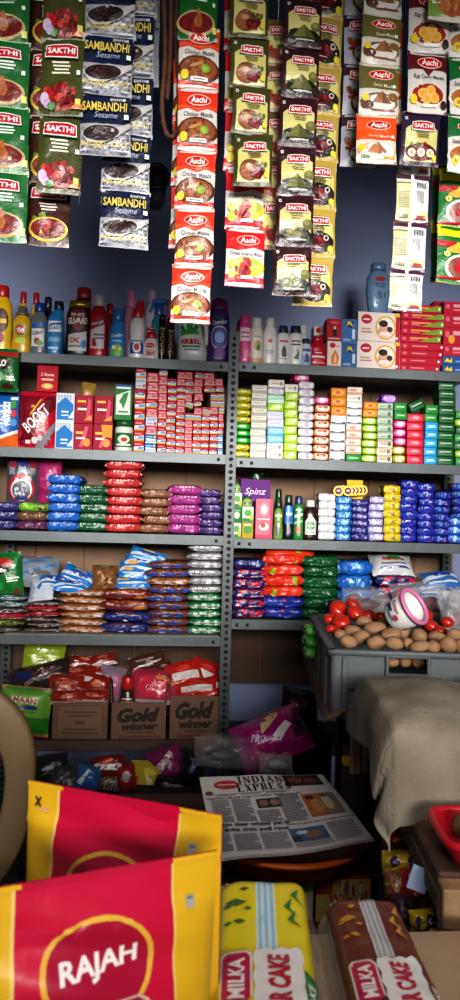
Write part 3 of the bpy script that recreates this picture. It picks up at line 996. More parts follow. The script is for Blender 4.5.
# ---- left bay, back row first
bottle('yellow cleaner bottle with red cap behind the yellow dish liquid', 16, 26, 291, L1, YF2, 'plain', 'cfae1c', 'b21f26')
bottle('second red-capped yellow cleaner bottle behind the grey bottle', 29, 39, 292, L1, YF2, 'plain', 'cfae1c', 'b21f26')
bottle('dark bottle with navy cap behind the blue cleaner', 40, 52, 296, L1, YF2, 'plain', '2d3552', '1f2440')
bottle('red bottle with red cap behind the red cleaner bottle', 103, 114, 303, L1, YF2, 'plain', 'a01c2a', 'a81e2c')
bottle('pale pink bottle with pink cap in the back row', 122, 137, 289, L1, YF2, 'cone', 'c98aa4', 'cf7b9d')
bottle('white bottle with lilac shoulders in the back row beside the sprayer', 144, 157, 289, L1, YF2, 'waist', 'cfc6cc', 'b9a3b8')
bottle('white bottle with red cap behind the blue-label white bottle', 132, 146, 300, L1, YF2 - .03, 'cone', 'd9d2cf', 'b8202c')
bottle('rose pink bottle behind the black bottles', 163, 174, 300, L1, YF2, 'plain', 'b0607c', 'a84c6c')

# ---- left bay, front row
bottle('yellow bottle with red cap and dark round label at left edge', -12, 10, 284, L1, YF1, 'plain', 'd9b51c', 'b41f26', [('e', .5, .62, .42, .3, '5a2a1c'), ('r', .2, .55, .8, .66, 'e0c040'), ('e', .5, .2, .2, .12, '9c2a22')], (.1, .7))
bottle('clear yellow dish liquid bottle with grey cap and green-red label', 10, 30, 305, L1, YF1, 'waist', 'd0a21c', '6b6258', [('e', .5, .62, .4, .3, '8faa3a'), ('e', .48, .66, .28, .2, 'b5232b'), txt('Vim', .48, .66, .36, .2, 'f2eee6', .2), ('e', .52, .26, .3, .12, 'c9cf5a')], (.12, .68), capk='flip')
bottle('translucent grey cleaner bottle with blue cap and white label', 29, 46, 302, L1, YF1, 'plain', '6e7478', '26408c', [('p', [(.05, .75), (.95, .85), (.95, 1), (.05, .95)], '2f62b0'), ('r', .08, .1, .92, .76, 'd9dbd8'), txt('Lizol', .5, .62, .6, .16, '2c3a70', .1), ('e', .45, .3, .16, .12, 'b23a3a'), ('e', .62, .22, .2, .1, '6f9a3c')], (.1, .62))
bottle('blue toilet cleaner bottle with white band and slanted navy cap', 46, 62, 300, L1, YF1, 'angled', '2a86c4', '2b2f45', [('r', 0, .56, 1, .86, 'dfe6ec'), ('p', [(.02, .6), (.98, .68), (.98, .84), (.02, .76)], '1f4f9c'), txt('Domex', .5, .72, .84, .14, 'e6eef4', .07), ('r', .1, .3, .9, .42, '6cb6dc'), ('r', .1, .1, .7, .16, 'c9e0ee'), ('p', [(.5, 0), (1, 0), (1, .2)], '1f5f9c')], (.04, .72))
r_, h_, w_, d_ = bottle('large black toilet cleaner bottle with gold neck band and red cap', 65, 89, 286, L1, YF1, 'angled', '1c1b20', 'a81d28', [('p', [(.04, .08), (.94, .08), (.94, .78), (.7, 1), (.3, 1), (.04, .8)], '2a2a30'), ('p', [(.08, .04), (.92, .04), (.92, .5), (.08, .4)], 'd6d3d2'), ('p', [(.2, .98), (.8, .98), (.9, .72), (.5, .5), (.1, .72)], '8e1b22'), txt('WHITE', .5, .86, .5, .08, 'f0ece8'), txt('GUARD', .5, .72, .86, .15, 'f2eeea', .02, .1, .03), txt('10X', .36, .28, .4, .13, 'b02028'), ('r', .12, .12, .6, .17, '8a8a90'), ('e', .74, .2, .16, .1, '3f7fb4')], (.05, .68), band=(.7, .1, 'b8923a'))
bottle('bright red cleaner bottle with white cap and slanted white label', 88, 106, 294, L1, YF1, 'plain', 'b8162c', 'd9d3cc', [('p', [(.06, .1), (.94, .1), (.94, .9), (.06, .72)], 'd6ccd4'), ('p', [(.06, .6), (.94, .78), (.94, .98), (.06, .8)], '8b1524'), txt('Harpic', .5, .79, .74, .13, 'f0e9ea', .16), ('p', [(.2, .15), (.5, .15), (.4, .4), (.2, .35)], 'a81e34'), ('r', .3, .45, .9, .5, '6c5f78'), ('r', .4, .36, .9, .4, '6c5f78')], (.08, .66), capk='screw')
bottle('sky blue fabric softener bottle with green meadow label', 108, 125, 308, L1, YF1, 'cone', '2a86c8', '2577b4', [('p', [(.05, .02), (.95, .02), (.95, .3), (.5, .42), (.05, .26)], '6faa34'), ('e', .35, .3, .12, .08, 'e2e2d2'), ('e', .7, .26, .1, .06, 'e8d878'), txt('Comfort', .5, .72, .8, .13, 'eef2f4', .06, .2), ('r', .2, .5, .8, .55, 'bcd8ea')], (.04, .62))
bottle('white bottle with red cap and blue label in front row', 128, 145, 307, L1, YF1, 'waist', 'd8d5d2', 'b41f2a', [('r', .02, .08, .98, .56, '274a9a'), ('e', .5, .32, .24, .2, 'e2e0de'), ('e', .5, .32, .14, .12, 'b2262e'), ('r', .1, .48, .9, .52, 'dcdce4')], (.06, .6))
# hand wash with pump
r_, h_, w_, d_ = bottle('small white hand wash bottle with red pump head', 143, 159, 331, L1, YF1, 'cone', 'd9d0ce', 'b3202c', [('e', .42, .72, .34, .16, 'b3202c'), txt('Lifebuoy', .42, .72, .56, .1, 'f0e8e6'), ('e', .5, .3, .26, .18, '8c5a4a'), ('e', .5, .38, .14, .1, 'c99a82'), ('r', .18, .08, .82, .14, 'b3202c')], (.1, .66))
mb = MB()
tube(mb, [(0, 0, h_ * .96), (0, 0, h_ * 1.1)], .004, M('b3202c', rough=.3), 10)
mb.bm(box_bm(.03, .016, .009, .003, 2, (-.006, 0, h_ * 1.12)), M('b3202c', rough=.3), True)
mb.build('pump_head', r_)
# trigger sprayer
r_, h_, w_, d_ = bottle('teal spray cleaner bottle with blue trigger head in back row', 150, 166, 304, L1, YF2 - .02, 'plain', '2f8a9c', '2a5fa0', [('r', .1, .1, .9, .7, '5fa8b8')], (.1, .6), glass=False)
mb = MB()
mt = M('2b64a8', rough=.3)
beam(mb, (-.03, 0, h_ + .012), (.03, 0, h_ + .016), .02, .022, mt, bev=.005)
beam(mb, (-.024, 0, h_ + .004), (-.036, 0, h_ - .03), .012, .008, mt, (0, 1, 0), .002)
tube(mb, [(0, 0, h_ - .02), (0, 0, h_ + .012)], .009, mt, 10)
mb.build('trigger_head', r_)
for i, (a, b) in enumerate(((158, 165.5), (166, 174))):
    cx, w = place_x(a, b, 350, YF1)
    h = at(a, 314 + 3 * i, YF1).z - L1
    root = thing('deodorant_can', ('left' if i == 0 else 'right') + ' one of two slim black cans with gold scrolls', 'can', (cx, YF1 + w / 2, L1), (0, 0, R(5)), 'slim black cans on the top left shelf')
    mb = MB()
    loft(mb, [(0, w * .46, w * .46, 0, 2), (.004, w * .5, w * .5, 0, 2), (h * .78, w * .5, w * .5, 0, 2), (h * .82, w * .4, w * .4, 0, 2)], M('171416', rough=.25), 18)

    def surf(u, v, e, w=w, h=h):
        t = -math.pi / 2 + (u - .5) * 2.2
        return Vector(((w / 2 + e) * math.cos(t), (w / 2 + e) * math.sin(t), h * (.05 + .7 * v)))
    print_on(mb, [('ring', .5, .2 + .2 * k, .3 - .03 * k, .09, .35, 'a58a4a') for k in range(4)] + [('r', .1, .9, .9, .94, 'a58a4a')], surf, grid=(8, 8))
    mb.build('can_body', root)
    mb = MB()
    loft(mb, [(h * .81, w * .47, w * .47, 0, 2), (h * .97, w * .47, w * .47, 0, 2), (h, w * .4, w * .4, 0, 2)], M('1c1a1c', rough=.2), 18)
    mb.build('cap', root)

# detergent bottle with side handle
cx, w = place_x(178, 208, 355, YF1)
h = at(190, 306, YF1).z - L1
root = thing('detergent_bottle', 'white liquid detergent bottle with side handle behind a hanging sachet', 'bottle', (cx, YF1 + .04, L1), (0, 0, R(-4)))
hw = w / 2
secs = [(0, hw * .9, .036, 0, 3), (.006, hw * .98, .042, 0, 3), (h * .2, hw, .044, 0, 3), (h * .5, hw * .84, .043, -hw * .14, 3), (h * .7, hw * .72, .04, -hw * .22, 2.8), (h * .8, hw * .55, .034, -hw * .22, 2.4), (h * .86, hw * .36, .024, -hw * .2, 2)]
mb = MB()
wm = M('d3d2cf', rough=.3, var=.06)
loft(mb, secs, wm, 28)


def surf(u, v, e):
    z = (.04 + .74 * v) * h
    s = sec_at(secs, z)
    a = -math.pi / 2 + (u - .5) * 2.0
    return Vector((s[3] + (s[1] + e) * sgn_pow(math.cos(a), 2 / s[4]), (s[2] + e) * sgn_pow(math.sin(a), 2 / s[4]) - e, z))


bd = mb.build('body', root)
mb = MB()
print_on(mb, [('p', [(.5, .62), (.2, .86), (.05, .8), (.25, .62)], '2f7a3a'), ('p', [(.5, .62), (.6, .92), (.42, .95), (.4, .7)], '3d8c44'), ('p', [(.5, .62), (.85, .8), (.7, .88), (.48, .7)], '2f7a3a'), ('p', [(.5, .6), (.12, .56), (.06, .7), (.36, .66)], '4a9a4e'), ('p', [(.5, .6), (.78, .62), (.74, .72), (.5, .66)], '4a9a4e'), ('e', .2, .93, .12, .07, 'd8b020'), txt('2', .2, .93, .08, .09, 'b8242c'),
              txt('ARIEL', .46, .43, .62, .13, 'b02430', 0, 0, .04), ('r', .2, .29, .72, .33, '3f7a50'), ('r', .3, .22, .62, .25, '6a8c78')], surf, grid=(12, 10))
mb.build('printed_label', bd)
mb = MB()
tube(mb, [(hw * .3, 0, h * .8), (hw * .62, 0, h * .79), (hw * .86, 0, h * .7), (hw * .93, 0, h * .5), (hw * .9, 0, h * .34)], [.012, .011, .01, .01, .012], wm, 12)
mb.build('handle', root)
mb = MB()
loft(mb, [(h * .85, hw * .42, .03, -hw * .2, 2), (h * .99, hw * .4, .028, -hw * .2, 2), (h, hw * .36, .025, -hw * .2, 2)], M('2f7a44', rough=.3), 20)
mb.build('cap', root)

bottle('purple fabric softener bottle with magenta cap at the centre post', 208, 230, 296, L1, YF1, 'tall', '4b2468', '6e1b54', [('p', [(0, .62), (1, .76), (1, 1), (0, 1)], '1f2658'), ('ring', .5, .5, .44, .26, .16, 'b8a6d2'), ('e', .5, .5, .3, .2, '3f57a8'), txt('Comfort', .5, .84, .7, .1, 'e4e2ee', .08, .2), ('e', .5, .5, .2, .13, '8fa0d8'), ('e', .55, .16, .3, .12, '6a2c84')], (.05, .72), capk='dome', dr=.7)

# ---- right bay, top shelf
bottle('dark red bottle half hidden at the left end of the right bay', 235, 244, 320, R1, YF2 - .05, 'tall', 'a02a44', 'a83350', capk='wide')
bottle('pink body wash bottle with white upper label', 238, 252, 314, R1, YF1, 'tall', 'd04a86', 'd24a88', [('p', [(.05, .56), (.95, .6), (.95, .98), (.05, .98)], 'dbc3cc'), ('r', .2, .8, .8, .86, 'c24a7c'), ('r', .25, .68, .8, .73, 'b0688c'), ('e', .4, .3, .3, .2, 'b8386e'), ('e', .66, .2, .2, .14, 'e07aa6')], (.06, .74), capk='wide')
bottle('cream lotion bottle with gold base and green leaf label', 250, 263, 317, R1, YF1, 'tall', 'd8d2c4', 'd9d5cc', [('r', 0, 0, 1, .9, 'd8d2c4'), ('e', .55, .5, .26, .16, 'a89a52'), ('e', .6, .44, .12, .1, '5f7a34'), ('r', 0, 0, 1, .12, 'c2a262'), ('r', .3, .76, .8, .8, 'b08a6a')], (.04, .74), capk='wide')
bottle('white powder bottle with ribbed white screw cap', 263, 277, 317, R1, YF1, 'plain', 'dcd9d5', 'dedbd8', [('e', .5, .7, .12, .08, 'c23a4a')] + SM, (.12, .66), capk='screw')
bottle('white shampoo bottle with navy cap and grey figure', 277, 290, 325, R1, YF1, 'tall', 'd8d7d6', '2a2f4a', [('r', .15, .72, .85, .8, 'b0485a'), ('p', [(.4, .18), (.7, .2), (.64, .5), (.5, .62), (.36, .44)], '4a4a4e'), ('r', .2, .1, .8, .13, '85858a')], (.08, .76), capk='wide')
bottle('white shampoo bottle with navy cap and black swoosh', 289, 303, 325, R1, YF1, 'tall', 'd8d7d6', '272c48', [('r', .15, .74, .9, .8, '7a3a52'), ('r', .2, .62, .85, .68, '3c3c48'), ('p', [(.4, .14), (.66, .1), (.72, .36), (.52, .56), (.58, .34)], '3a3a40')], (.08, .76), capk='wide')
bottle('plain white bottle standing behind the two navy-capped shampoos', 298, 308, 324, R1, YF2, 'tall', 'cfcdcc', 'd2d0ce', capk='wide')
bottle('small navy and white bottle beside the red refill bottle', 301, 312, 338, R1, YF1, 'tall', 'c3ccd8', '2a3350', [('r', 0, 0, 1, .5, '7ba2c8'), ('p', [(.3, .1), (.7, .14), (.6, .6), (.4, .56)], '3a4a70'), ('r', .1, .7, .9, .85, '38487a')], (.06, .72), capk='wide')
bottle('squat red bottle with white band on the top right shelf', 309, 328, 335, R1, YF1, 'waist', 'b5182e', 'a81a2c', [('r', .05, .42, .95, .56, 'e4d6d4'), ('r', .1, .12, .9, .18, 'd8a8a8'), ('r', .3, .7, .7, .74, 'e4d6d4'), ('e', .5, .28, .3, .07, 'cf3a4a')], (.05, .6), dr=.6)
bottle('grey-blue shampoo bottle standing on the baby picture boxes', 367, 392, 262, at(380, 311, YF1).z + .001, YF1 + .03, 'oval', '6b88a6', '5f7b9a', [('e', .52, .8, .26, .07, 'a02c3a'), txt('Clinic Plus', .5, .66, .5, .06, '33465f'), ('r', .3, .57, .72, .6, '49607c')] + chunks(.5, .3, .26, .2, ('33506e', '2f6a5c', '44688a'), 10, .06, 41) + [('ring', .42, .36, .14, .1, .25, '2a4a66')], (.1, .82), py=300, dr=.5, capk='screw', yaw=4)

# ------------------------------------------------------------------ boxes on the top right shelf
def pbox(label, x0, x1, y0, y1, zs, yf, col, ops=(), d=.1, side=(), name='box', cat='box', group=None, yaw=None, py=None, fin=None, bev=.0012, z=None, tilt=0, top=()):
    py = py or (y0 + y1) / 2
    cx, w = place_x(x0, x1, py, yf)
    h = (at((x0 + x1) / 2, y0, yf).z - at((x0 + x1) / 2, y1, yf).z)
    z = zs if z is None else z
    mb = carton_box(w, d, h, col, ops, side, top, fin=fin, bev=bev)
    o = mb.build(name, None, (cx, yf + d / 2, z), (0, R(tilt), R(yaw if yaw is not None else rnd.uniform(-2, 2))), label, cat, group)
    return o, h


BX = 'boxes on the top right shelf'
_, h = pbox('white and pink box with brown bottle picture, lower, behind red bottle', 314, 328, 340, 366, R1, YF2 - .02, 'd8c4c2', [('r', 0, .8, 1, 1, 'b8485a')], .06)
pbox('white and pink box with red disc stacked behind the red bottle', 314, 327, 321, 340, R1, YF2 - .02, 'dcc8c4', [('e', .34, .78, .2, .14, 'b8243a'), ('r', .1, .1, .9, .16, 'c87a8a'), ('e', .6, .35, .2, .2, '7a3a34')], .06, z=R1 + h + .001)
_, h = pbox('pink and white plug-in refill box with orange flame picture', 327, 342, 340, 366.5, R1, YF1, 'e2d2cc', [('p', [(.3, .12), (.7, .12), (.8, .4), (.52, .7), (.24, .4)], 'd8844a'), ('p', [(.42, .16), (.62, .16), (.64, .36), (.52, .54)], 'e8c890'), ('e', .34, .84, .2, .1, 'bc2440'), ('r', .55, .8, .9, .84, 'c88a94'), ('r', 0, 0, 1, .06, 'c06a7c')], .07)
pbox('red box with black bottle picture on top of the flame box', 327, 342, 318, 340, R1, YF1, 'b01a2c', [('r', .4, .2, .68, .52, '211a1e'), ('r', .46, .52, .62, .66, 'd2c6c4'), ('e', .5, .84, .3, .08, 'd0566a'), ('r', .1, .06, .9, .12, 'd8b8b8')], .07, z=R1 + h + .001)
_, h = pbox('lower of two blue mosquito liquid boxes with yellow bursts', 341, 357, 343, 367, R1, YF1, '3d6698', [('p', [(.2, .72), (.7, .62), (.8, .92), (.35, .96)], '22427c'), ('p', [(.3, .7), (.5, .8), (.75, .7), (.62, .9), (.4, .92)], 'd8c22a'), ('r', .7, .2, .88, .6, 'c8d4de'), ('r', .1, .1, .6, .2, '88a8c8')], .07, group='blue boxes on the top right shelf')
pbox('upper of two blue mosquito liquid boxes with yellow bursts', 341, 357, 318, 343, R1, YF1, '4470a4', [('p', [(.2, .72), (.7, .62), (.8, .92), (.35, .96)], '22427c'), ('p', [(.3, .7), (.5, .8), (.75, .7), (.62, .9), (.4, .92)], 'd8c22a'), ('r', .7, .2, .88, .6, 'c8d4de'), ('r', .1, .1, .6, .2, '88a8c8')], .07, z=R1 + h + .001, group='blue boxes on the top right shelf')
BABY = [('r', .9, 0, 1, 1, 'b8203a'), ('e', .2, .76, .13, .17, 'b8203a'), ('r', .12, .72, .28, .78, 'e8c8cc'), ('r', .07, .38, .3, .44, 'c0a060'), ('r', .07, .28, .34, .33, 'b8788a'), ('r', .86, .88, 1, 1, 'd8b83a'),
        ('e', .66, .48, .25, .42, 'd9a83a'), ('e', .66, .48, .21, .36, 'e9e0d6'), ('e', .64, .36, .17, .2, 'c99a84'), ('e', .62, .52, .1, .15, 'd4a890'), ('e', .6, .62, .11, .12, '3a2a28'), ('e', .72, .36, .08, .13, 'd8ae98'), ('e', .76, .42, .07, .1, '4a3430'), ('p', [(.48, .2), (.8, .18), (.74, .34), (.54, .34)], 'e6d8d2'), ('e', .93, .12, .03, .05, 'e8dede')]
_, h = pbox('lower mosquito machine box with gold ring around mother and baby', 357, 400, 340, 368, R1, YF1, 'dfd2ca', BABY, .1, [('r', 0, 0, 1, 1, 'a81a30')], yaw=0, group='baby picture boxes')
pbox('upper mosquito machine box with gold ring around mother and baby', 358, 400, 311, 340, R1, YF1, 'dfd2ca', BABY, .1, [('r', 0, 0, 1, 1, 'a81a30')], yaw=0, z=R1 + h + .001, group='baby picture boxes')
z = R1
inc = [('e', .1, .5, .05, .24, 'd06a80'), ('r', .26, .44, .6, .62, 'd88a9a'), ('e', .92, .5, .03, .2, 'e8d8d8')]
incg = [('p', [(.45, .1), (1, .1), (1, .95), (.9, .95)], '7d9a34'), ('e', .1, .5, .05, .26, 'd06a80'), ('r', .24, .5, .7, .72, 'd8a04a'), ('r', .24, .25, .44, .38, 'd88a9a'), ('e', .95, .5, .025, .2, 'e8e8d0')]
for i in range(9):
    lo = i < 4
    _, h = pbox(('plain crimson' if lo else 'crimson and green') + ' incense stick box, ' + ordw(i, 9) + ' of the stack by the baby boxes', 400.5 - (i % 3) * .4, 441 + (i % 4) * 1.5, 0, 6.95 if lo else 7.3, R1, YF1 + .005, 'b31332' if lo else 'b41436', inc if lo else incg, .12, z=z, py=350, group='incense box stack', name='incense_box')
    z += h + .0006
z = R1
for i in range(2):
    _, h = pbox(('lower' if i == 0 else 'upper') + ' flat blue box with yellow burst under the large red boxes', 442.5, 478, 0, 8.2, R1, YF1, '2c5592', [('p', [(.05, .3), (.12, .8), (.2, .5), (.26, .85), (.28, .2)], 'd8c22a'), ('r', .36, .3, .8, .5, '7ba0cc')], .12, z=z, py=355, yaw=0, name='flat_box', group='flat blue boxes')
    z += h + .0006
for i in range(4):
    hh = (11, 17, 13, 12)[i]
    _, h = pbox('large crimson box at the right edge, ' + ordw(i, 4) + ' of four', 443.5, 480, 0, hh, R1, YF1 + .002 * i, 'b51835', [('e', .1, .6, .06, .2, 'd06a80'), ('r', .26, .55, .8, .8, 'd8a0ac')] + ([('e', .22, .3, .09, .26, 'd8a23a')] if i == 1 else [('r', .26, .25, .6, .4, 'd87a8c')]), .12, z=z, py=330, yaw=0, name='large_box', group='large crimson boxes')
    z += h + .0006
pbox('crimson box lying deeper behind the incense stack at upper right', 434, 452, 0, 9, R1, YF2 + .02, '94162c', [], .08, z=at(440, 309, YF2).z, py=305, name='large_box')
# ================================================================== second shelf: pouches, tea boxes, toothpaste, soap
ASP = lambda w, h: h / w
YF = YS + .02
# standing pouches at the left
def standing(label, x0, x1, y0, y1, yf, base, ops, seal=None, t=.045, back=None, lean=0, name='pouch', cat='pouch', zoff=0., yaw=0, roll=0, seed=1, fin=None, wob=.004, group=None, g=(10, 12)):
    a, b = at((x0 + x1) / 2, y0, yf), at((x0 + x1) / 2, y1, yf)
    w = (at(x1, (y0 + y1) / 2, yf) - at(x0, (y0 + y1) / 2, yf)).length
    h = a.z - b.z
    mb = pouch(w, h / math.cos(R(lean)), t, base, ops, seal, seed=seed, back=back, fin=fin, wob=wob, g=g)
    return mb.build(name, None, ((a.x + b.x) / 2, yf + t / 2 + .5 * h * math.tan(R(lean)), (a.z + b.z) / 2 + zoff), (R(-lean), R(roll), R(yaw)), label, cat, group)


standing('blue, white and orange malt drink pouch at left edge of second shelf', -18, 18, 391, 448, YF, '1f5fa6', [('p', [(0, 0), (1, 0), (1, .28), (.5, .16), (0, .22)], 'd8692a'), ('p', [(0, .22), (.5, .16), (1, .28), (1, .34), (.5, .22), (0, .28)], 'e2ddd6'), ('t', 'Horlicks', .64, .62, .62, .2, 'eef0f2', math.pi / 2, .15, .03, 1.5), ('e', .86, .78, .09, .07, '4a9a4a'), ('e', .87, .62, .09, .07, 'c84a5a'), ('e', .87, .46, .09, .07, '5a9ac8'), ('r', .78, .86, .98, .92, 'd8e0e6')], seed=2, t=.05)
standing('crimson malt drink pouch with large slanted white lettering', 17.5, 55.5, 391, 449.5, YF, 'b0132e', [('p', [(0, .98), (0, .4), (.3, .1), (.66, .98)], '7d0f22'), ('p', [(.0, .16), (.12, 0), (1, .74), (1, .98), (.8, .98)], '6a0e20'), ('p', [(.4, 0), (1, 0), (1, .5)], '8c8a92'), ('p', [(.62, 0), (1, 0), (1, .36)], 'b01630'), ('t', 'BOOST', .5, .52, .86, .2, '8a0f22', .8, .15, .05, 1.55), ('t', 'BOOST', .48, .535, .86, .2, 'f0ece8', .8, .15, .02, 1.55), ('r', .34, .72, .44, .76, 'c99a3a'), ('p', [(.3, .6), (.34, .58), (.62, .86), (.58, .88)], 'c99a3a'), ('e', .46, .16, .09, .06, 'd8d4d6'), ('e', .6, .2, .07, .05, 'c8c4c8'), ('r', .2, .1, .34, .16, 'd8d4d6')], seed=3, t=.05)
standing('green chocolate drink pouch poking out over the shelf edge at far left', -8, 18.5, 348.5, 391, YF - .065, '14652f', [('p', [(0, .84), (1, .8), (1, .94), (0, .94)], 'b52a24'), ('e', .28, .66, .42, .16, '2a1a14'), ('t', 'MILO', .26, .66, .56, .17, 'f0eee8', -.05, .1, .05, 1.5), ('r', .55, .32, .86, .36, 'd8e6d2'), ('r', .55, .26, .9, .3, 'd8e6d2'), ('e', .6, .12, .24, .08, '4a2416'), ('e', .25, .34, .2, .1, '2f8a45')], seal='1b7a38', seed=4, t=.03, lean=-4)
_, h1 = pbox('small crimson box balanced on top of the crimson malt pouch', 37, 58, 364.5, 390.5, 0, YF + .012, 'b5142c', [('t', '3 Roses', .5, .66, .66, .13, 'ecdcd6', 0, .2), ('r', .2, .42, .8, .5, 'e2c2a2'), ('e', .5, .2, .3, .12, 'd8a44a'), ('e', .5, .2, .18, .07, 'e8d0a0')], .05, [('r', 0, 0, 1, 1, '7d1020')], z=at(47, 391, YF).z, cat='box', name='tea_box')
for i in range(2):
    _, hb = pbox(('lower' if i == 0 else 'upper') + ' blue and white dotted box beside the crimson malt pouch', 55.5, 74, 0, 27.5, 0, YF, 'c9d0d6', [('r', .1 + .16 * a, .74 + .07 * b, .18 + .16 * a, .78 + .07 * b, '7a8aa2') for a in range(5) for b in range(3)] + [('p', [(.04, .04), (.96, .04), (.96, .6), (.5, .86), (.04, .6)], '2277b6'), ('r', .3, .3, .7, .36, 'dfe8ee'), ('r', .3, .18, .7, .22, 'dfe8ee'), ('p', [(.66, .1), (1, .1), (1, .4)], 'dfe4e8')], .06, z=L2 + i * .1062, py=420, yaw=0, name='dotted_box', group='blue and white dotted boxes')
TEA = [('p', [(0, 0), (.5, 0), (.3, .3), (0, .4)], '9c0f30'), ('p', [(.6, .1), (.8, .1), (.9, .8), (.74, .9)], 'c8506c'), ('r', .12, .74, .6, .82, 'd8b84a'), ('e', .4, .5, .22, .14, '8a0f26'), ('r', .14, .46, .66, .54, 'e8d8c8'), ('p', [(.5, .1), (.95, .1), (.95, .3)], 'd8984a')]
TEA2 = [('p', [(.3, .1), (.5, .1), (.8, .9), (.6, .9)], 'cc5c76'), ('r', .1, .6, .5, .7, 'd8b84a'), ('e', .7, .28, .2, .16, 'd8984a'), ('r', .12, .4, .6, .48, 'e8d8c8')]
for j, (a, b, nm) in enumerate(((73.8, 93, 'left'), (93.3, 113, 'right'))):
    _, hb = pbox('lower ' + nm + ' crimson tea box of four beside the dotted boxes', a, b - .4, 0, 25.5, 0, YF, '9a1232' if j else '9c1030', TEA2 if j == 0 else TEA2 + [('p', [(.5, .5), (1, .5), (1, 1), (.4, 1)], 'c9923a')], .07, z=L2, py=430, yaw=0, name='tea_box', group='crimson tea boxes')
    pbox('upper ' + nm + ' crimson tea box of four beside the dotted boxes', a + 1, b, 0, 27.5, 0, YF, '9e1234', TEA, .07, z=L2 + hb + .001, py=412, yaw=0, name='tea_box', group='crimson tea boxes')
standing('crinkled gold packet showing above the crimson tea boxes', 79, 93, 382, 425, YF + .09, 'a3803a', [('r', .2, .4, .8, .7, 'c9a95a')], t=.03, seed=8, roll=6)
# balm box and jar
bx, wj = place_x(114, 133, 440, YF)
hj = at(120, 420, YF).z - L2
rj = thing('supplement_jar', 'white jar with dark green lid and label under the green box', 'jar', (bx, YF + wj / 2, L2))
mb = MB()
sj = [(0, wj * .44, wj * .44, 0, 2), (.004, wj * .49, wj * .49, 0, 2), (hj * .76, wj * .49, wj * .49, 0, 2), (hj * .82, wj * .42, wj * .42, 0, 2)]
loft(mb, sj, M('d6d8d2', rough=.3), 24)
print_on(mb, [('r', 0, 0, 1, 1, '2a6a3c'), ('e', .5, .55, .3, .3, 'c9d8c2'), ('r', .15, .1, .85, .24, 'e2e6da'), ('e', .52, .52, .14, .16, 'b23a3a')], lambda u, v, e: Vector(((wj * .49 + e) * math.cos(-math.pi / 2 + (u - .5) * 2.4), (wj * .49 + e) * math.sin(-math.pi / 2 + (u - .5) * 2.4), hj * (.14 + .46 * v))), grid=(10, 4))
mb.build('jar_body', rj)
mb = MB()
loft(mb, [(hj * .8, wj * .47, wj * .47, 0, 2), (hj * .97, wj * .47, wj * .47, 0, 2), (hj, wj * .43, wj * .43, 0, 2)], M('1f5a34', rough=.35), 24)
mb.build('lid', rj)
pbox('tall green and white box with leaf picture standing on the jar', 114.5, 132, 384, 419.6, 0, YF + .004, '2a7a3e', [('p', [(.08, .14), (.92, .14), (.92, .86), (.08, .7)], 'd6dcd2'), ('p', [(.25, .5), (.5, .74), (.8, .8), (.66, .5), (.5, .3), (.4, .44)], '3f8a4a'), ('r', .08, .88, .92, .94, 'e0e6da'), ('r', .2, .2, .8, .25, '5a8a64'), ('r', 0, .94, 1, 1, '3458a0')], .05, z=L2 + hj + .001, yaw=0, name='tall_box')

# ---- toothpaste cartons seen end on
def tp(kind):
    q = {'R': ('b3122c', [('r', 0, 0, 1, .18, 'c9982c'), ('p', [(0, .18), (1, .18), (1, .6), (0, .48)], 'cdd4da'), ('p', [(.3, .24), (.9, .22), (1, .48), (.5, .52)], '6f9cc6'), ('r', .1, .68, .75, .82, 'd88a94')]),
         'N': ('b51a32', [('r', 0, 0, 1, .16, 'd3a83c'), ('r', 0, .16, 1, .5, 'd8d4d6'), ('p', [(.2, .4), (.86, .36), (.9, .68), (.26, .74)], '32508e'), ('r', .3, .48, .8, .6, 'd6d8e4')]),
         'P': ('c23a50', [('r', 0, 0, 1, .14, 'd8b8a0'), ('p', [(.1, .2), (.9, .16), (.9, .6), (.1, .5)], 'd8a0a6'), ('r', .15, .66, .85, .82, 'dfb4b8'), ('e', .6, .36, .22, .16, 'c46a74')]),
         'B': ('2a6aa8', [('r', 0, .0, 1, .2, 'd6d8d8'), ('p', [(.05, .3), (.95, .24), (.95, .5), (.05, .6)], 'c9d8e4'), ('r', .1, .68, .6, .84, '8fb6d8'), ('e', .82, .76, .12, .14, 'd8c040')]),
         'W': ('c9c6d0', [('r', .1, .15, .6, .3, 'a2a0b4'), ('r', .1, .6, .9, .85, '9aa6cc'), ('r', .7, .1, .95, .4, 'c84a5a')]),
         'Y': ('d6d4d2', [('r', 0, 0, 1, .3, 'c9a83c'), ('p', [(0, .3), (1, .3), (1, .62), (0, .6)], '86aac8'), ('r', 0, .78, 1, 1, 'b82438')])}
    return q[kind]


_TP = {}
TPN = {'R': 'red toothpaste carton', 'N': 'red and navy toothpaste carton', 'P': 'pink toothpaste carton', 'B': 'blue toothpaste carton', 'W': 'pale lilac toothpaste carton', 'Y': 'white and yellow toothpaste carton'}


def tpbox(kind, w, h, d=.17):
    k = (kind, round(w, 4), round(h, 4))
    if k not in _TP:
        b, ops = tp(kind)
        _TP[k] = carton_box(w, d, h, b, ops, bev=.0008).mesh('toothpaste_carton')
    return _TP[k]


